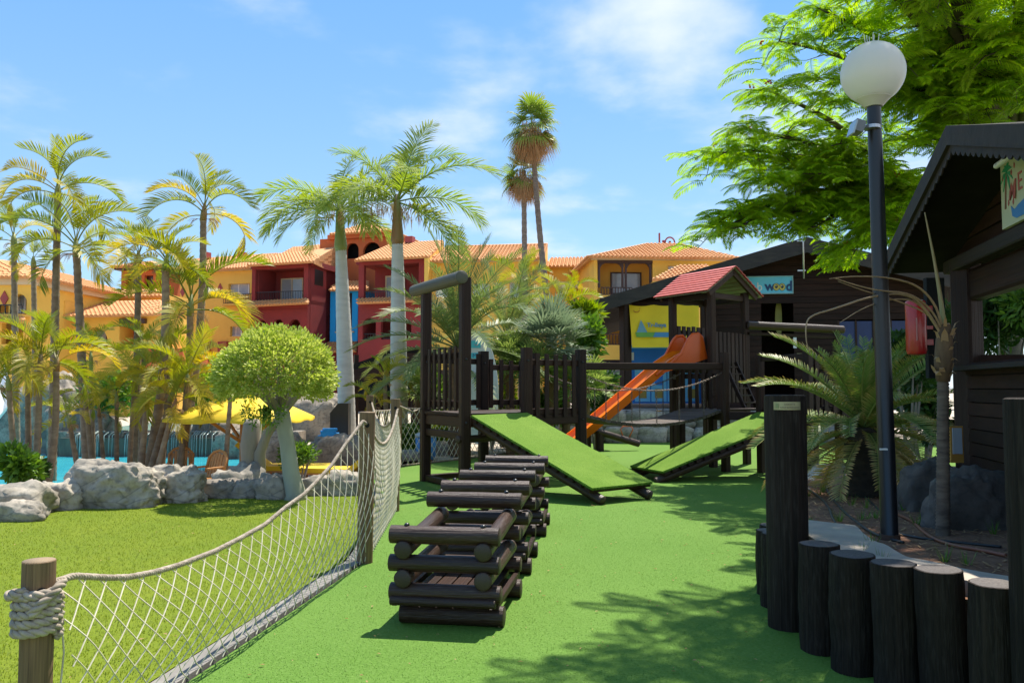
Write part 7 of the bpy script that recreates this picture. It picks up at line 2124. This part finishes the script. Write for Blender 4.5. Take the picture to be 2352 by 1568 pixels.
pt = thing('poinciana_tree', (10.4, 17.2, 0), 'spreading feathery leaved flame tree over the kiosk at upper right', 'tree')
rnd = random.Random(77)
root = Vector((10.4, 17.2, 0)); fork = Vector((10.0, 16.6, 4.2))
mb = MB(); mb.tube([root - Z * .1, root + Vector((-.05, -.1, 1.5)), fork], [.30, .22, .20], 12); mb.build('trunk', B_branch, pt, smooth=True)
limbs = [(1700, 345, 10.4), (1672, 515, 10.9), (1770, 210, 9.8), (1790, 95, 9.3), (1880, 20, 9.0), (1990, -60, 8.6), (1830, 470, 10.6), (1875, 520, 11.0), (1930, 330, 10.2), (2020, 200, 9.4), (2120, 60, 8.8), (2200, 190, 9.4), (2290, 120, 8.6), (2330, 10, 8.0), (1950, 480, 10.8), (2060, 420, 10.4), (1760, 420, 10.4), (2050, 130, 9.0), (1900, 180, 9.4), (2120, 330, 10.0), (1985, 560, 11.5), (2160, 250, 9.6), (1870, 400, 10.2)]
limbs += [(1965, 575, 11.2), (2030, 520, 10.8), (2080, 480, 10.4), (1640, 350, 10.6), (1650, 535, 10.8), (1700, 490, 10.8), (1720, 300, 10.0), (2250, 40, 8.6), (2330, 200, 9.0)]
tips = [at(u, v, y * 1.38) for u, v, y in limbs]
over = [Vector(p) for p in ((2.75, 7.6, 6.9), (3.3, 8.4, 6.9), (2.6, 6.9, 7.1), (3.4, 7.4, 7.0), (2.1, 7.8, 7.2), (2.9, 9.0, 7.0), (5.6, 8.6, 6.8), (6.2, 7.4, 6.8), (4.6, 9.2, 7.0), (6.8, 9.0, 6.8))]
anchors = []
def curve(a, b, rise, n=10):
    out = []
    for i in range(n + 1):
        t = i / n
        p = a.lerp(b, t) + Z * (rise * math.sin(math.pi * t))
        out.append(p + Vector((mnoise.noise(p * .8), mnoise.noise(p * .8 + Vector((9, 0, 0))), mnoise.noise(p * .8 + Vector((0, 9, 0))))) * .12 * math.sin(math.pi * t))
    return out
hubs = [fork + Vector((-1.2, -1.0, 1.1)), fork + Vector((-.9, -1.8, 1.6)), fork + Vector((.3, -1.8, 1.5)), fork + Vector((-1.8, -.6, .7))]
for h in hubs:
    mb = MB(); mb.tube(curve(fork, h, .15, 6), [.15, .13, .12, .11, .10, .095, .09], 9); mb.build('limb', B_branch, pt, smooth=True)
spots = []
for j, tp_ in enumerate(tips + over):
    h = min(hubs, key=lambda q: (q - tp_).length)
    c = curve(h, tp_, .35 if j < len(tips) else .6, 12)
    mb = MB(); mb.tube(c, [.095 * (1 - i / 12) ** .8 + .010 for i in range(13)], 7)
    # side twigs
    for i in range(4, 13):
        for s in range(2 if i > 5 else 1):
            a = c[i]; d = (c[min(i + 1, 12)] - c[i - 1]).normalized()
            e = (d * rnd.uniform(.2, .8) + Vector((rnd.uniform(-1, 1), rnd.uniform(-1, 1), rnd.uniform(-.45, .35)))).normalized()
            ln = rnd.uniform(.45, 1.0) * (1.0 if i < 10 else .6)
            b = a + e * ln - Z * .1 * ln; m_ = a.lerp(b, .5) + Z * .06
            mb.tube([a, m_, b], [.014, .009, .004], 4, cap=False)
            for q in (.3, .5, .68, .85, 1.0):
                spots.append((a.lerp(m_, q * 2) if q < .5 else m_.lerp(b, q * 2 - 1), e))
        spots.append((c[i], (c[i] - c[i - 1]).normalized()))
    mb.build('branch', B_branch, pt, smooth=True)
leaves = []
for p, e in spots:
    for _ in range(2 if rnd.random() < .15 else 1):
        d = (e * .5 + Vector((rnd.uniform(-1, 1), rnd.uniform(-1, 1), 0))).normalized()
        az = math.atan2(d.y, d.x); leaves.append((p, az, rnd.uniform(-.25, .35), rnd.uniform(.9, 1.3), rnd.uniform(-.4, .4), rnd.randint(0, 4)))
def inview(p):
    q = p - Vector((0, 0, CAMZ)); y = q.y * math.cos(TH) + q.z * math.sin(TH); zc_ = -q.y * math.sin(TH) + q.z * math.cos(TH)
    return y > 1 and abs(q.x / y) < .63 and abs(zc_ / y) < .43
order = sorted(range(len(leaves)), key=lambda i: (not inview(leaves[i][0]), leaves[i][0].y))
mbr = MB()
for n_, i in enumerate(order):
    p, az, ti, s, ro, k = leaves[i]
    M_ = Matrix.Translation(p) @ Matrix.Rotation(az, 4, 'Z') @ Matrix.Rotation(-ti, 4, 'Y') @ Matrix.Rotation(ro, 4, 'X') @ Matrix.Scale(s, 4)
    if n_ < 290: put('leaf', PFm[k], pt, M_)
    else: mbr.add([M_ @ Vector(v) for v in PF[k].v], PF[k].f)
f = mbr.build('foliage', L_poin, pt); f['kind'] = 'stuff'
mb = MB()
for i in range(26):
    p = random.Random(i).choice(tips) + Vector((rnd.uniform(-.3, .3), rnd.uniform(-.3, .3), .12))
    for k in range(5): mb.box(p + Vector((rnd.uniform(-.04, .04), rnd.uniform(-.04, .04), rnd.uniform(-.04, .04))), (.025, .025, .03), Matrix.Rotation(rnd.uniform(0, 3), 3, 'X'))
f = mb.build('red_flowers', plain('flame flower', (.5, .06, .02), .6), pt); f['kind'] = 'stuff'

# ---- short pile and blades: lawn, turf, and what has fallen on them
def blades(name, label, m, n, area, h0, h1, wd, seed, test, z=0.0):
    rnd = random.Random(seed); vs, fs = [], []
    x0, x1, y0, y1 = area
    k = 0
    while k < n:
        y = y0 + (y1 - y0) * rnd.random() ** 1.6; x = rnd.uniform(x0, x1)
        k += 1
        if not test(x, y): continue
        a = rnd.uniform(0, 6.283); h = rnd.uniform(h0, h1); c, s = math.cos(a), math.sin(a); l = rnd.uniform(.3, 1.1) * h; b = len(vs)
        vs += [(x - s * wd, y + c * wd, z), (x + s * wd, y - c * wd, z), (x + c * l, y + s * l, z + h)]
        fs.append((b, b + 1, b + 2))
    mb = MB(); mb.v, mb.f, mb.a = vs, fs, [0.0] * len(vs)
    o = mb.build(name, m); tag(o, label, 'grass', kind='stuff'); return o
def edge_x(y):
    e = [P0, P1, P2, P3, P4]
    for a, b in zip(e[:-1], e[1:]):
        if y <= b.y: return a.x + (b.x - a.x) * (y - a.y) / (b.y - a.y)
    return P4.x
L_lawn = leafmat('lawn blade', (0.118, 0.168, 0.010), (0.168, 0.205, 0.015), trans=.3, rough=.6, var=1.0)
L_turf = leafmat('turf pile', (0.085, 0.178, 0.022), (0.128, 0.225, 0.040), trans=.2, rough=.6, var=1.0)
blades('lawn_grass', 'short yellow green lawn grass left of the net', L_lawn, 150000, (-9, -1.3, 3.0, 12.6), .008, .022, .0028, 5, lambda x, y: x < edge_x(y) - .21 and abs(x) < y * .66 + .2 and y < 13.0 + (x + 4.2) * .17, .004)
blades('turf_pile', 'short artificial turf pile on the playground floor', L_turf, 150000, (-2.6, 3.2, 3.6, 13), .003, .007, .0022, 6, lambda x, y: x > edge_x(y) + .02 and abs(x) < y * .66 + .2 and x < 1.9 + max(0, y - 6.4) * .4, 0.0)
rnd = random.Random(8); mb = MB()
for _ in range(420):
    y = 3.8 + 10 * rnd.random() ** 1.5; x = rnd.uniform(-1.6, 3.5)
    if x < edge_x(y) + .1 or (x > 1.6 and y < 7.2): continue
    a = rnd.uniform(0, 6.28); s = rnd.uniform(.006, .02); c, q = math.cos(a) * s, math.sin(a) * s
    mb.add([(x - c, y - q, .013), (x + q * .4, y - c * .4, .019), (x + c, y + q, .014), (x - q * .4, y + c * .4, .016)], [(0, 1, 2, 3)])
o = mb.build('fallen_leaflets', L_dead); tag(o, 'tiny dry fallen leaflets scattered on the green turf', 'leaf litter', kind='stuff')
mb = MB()
for _ in range(160):
    y = 4 + 9 * rnd.random(); x = rnd.uniform(-7, -1.5)
    if x > edge_x(y) - .3: continue
    a = rnd.uniform(0, 6.28); s = rnd.uniform(.008, .024); c, q = math.cos(a) * s, math.sin(a) * s
    mb.add([(x - c, y - q, .03), (x + q * .4, y - c * .4, .035), (x + c, y + q, .03), (x - q * .4, y + c * .4, .033)], [(0, 1, 2, 3)])
o = mb.build('fallen_petals', L_dead); tag(o, 'small pale fallen leaves scattered on the lawn', 'leaf litter', kind='stuff')
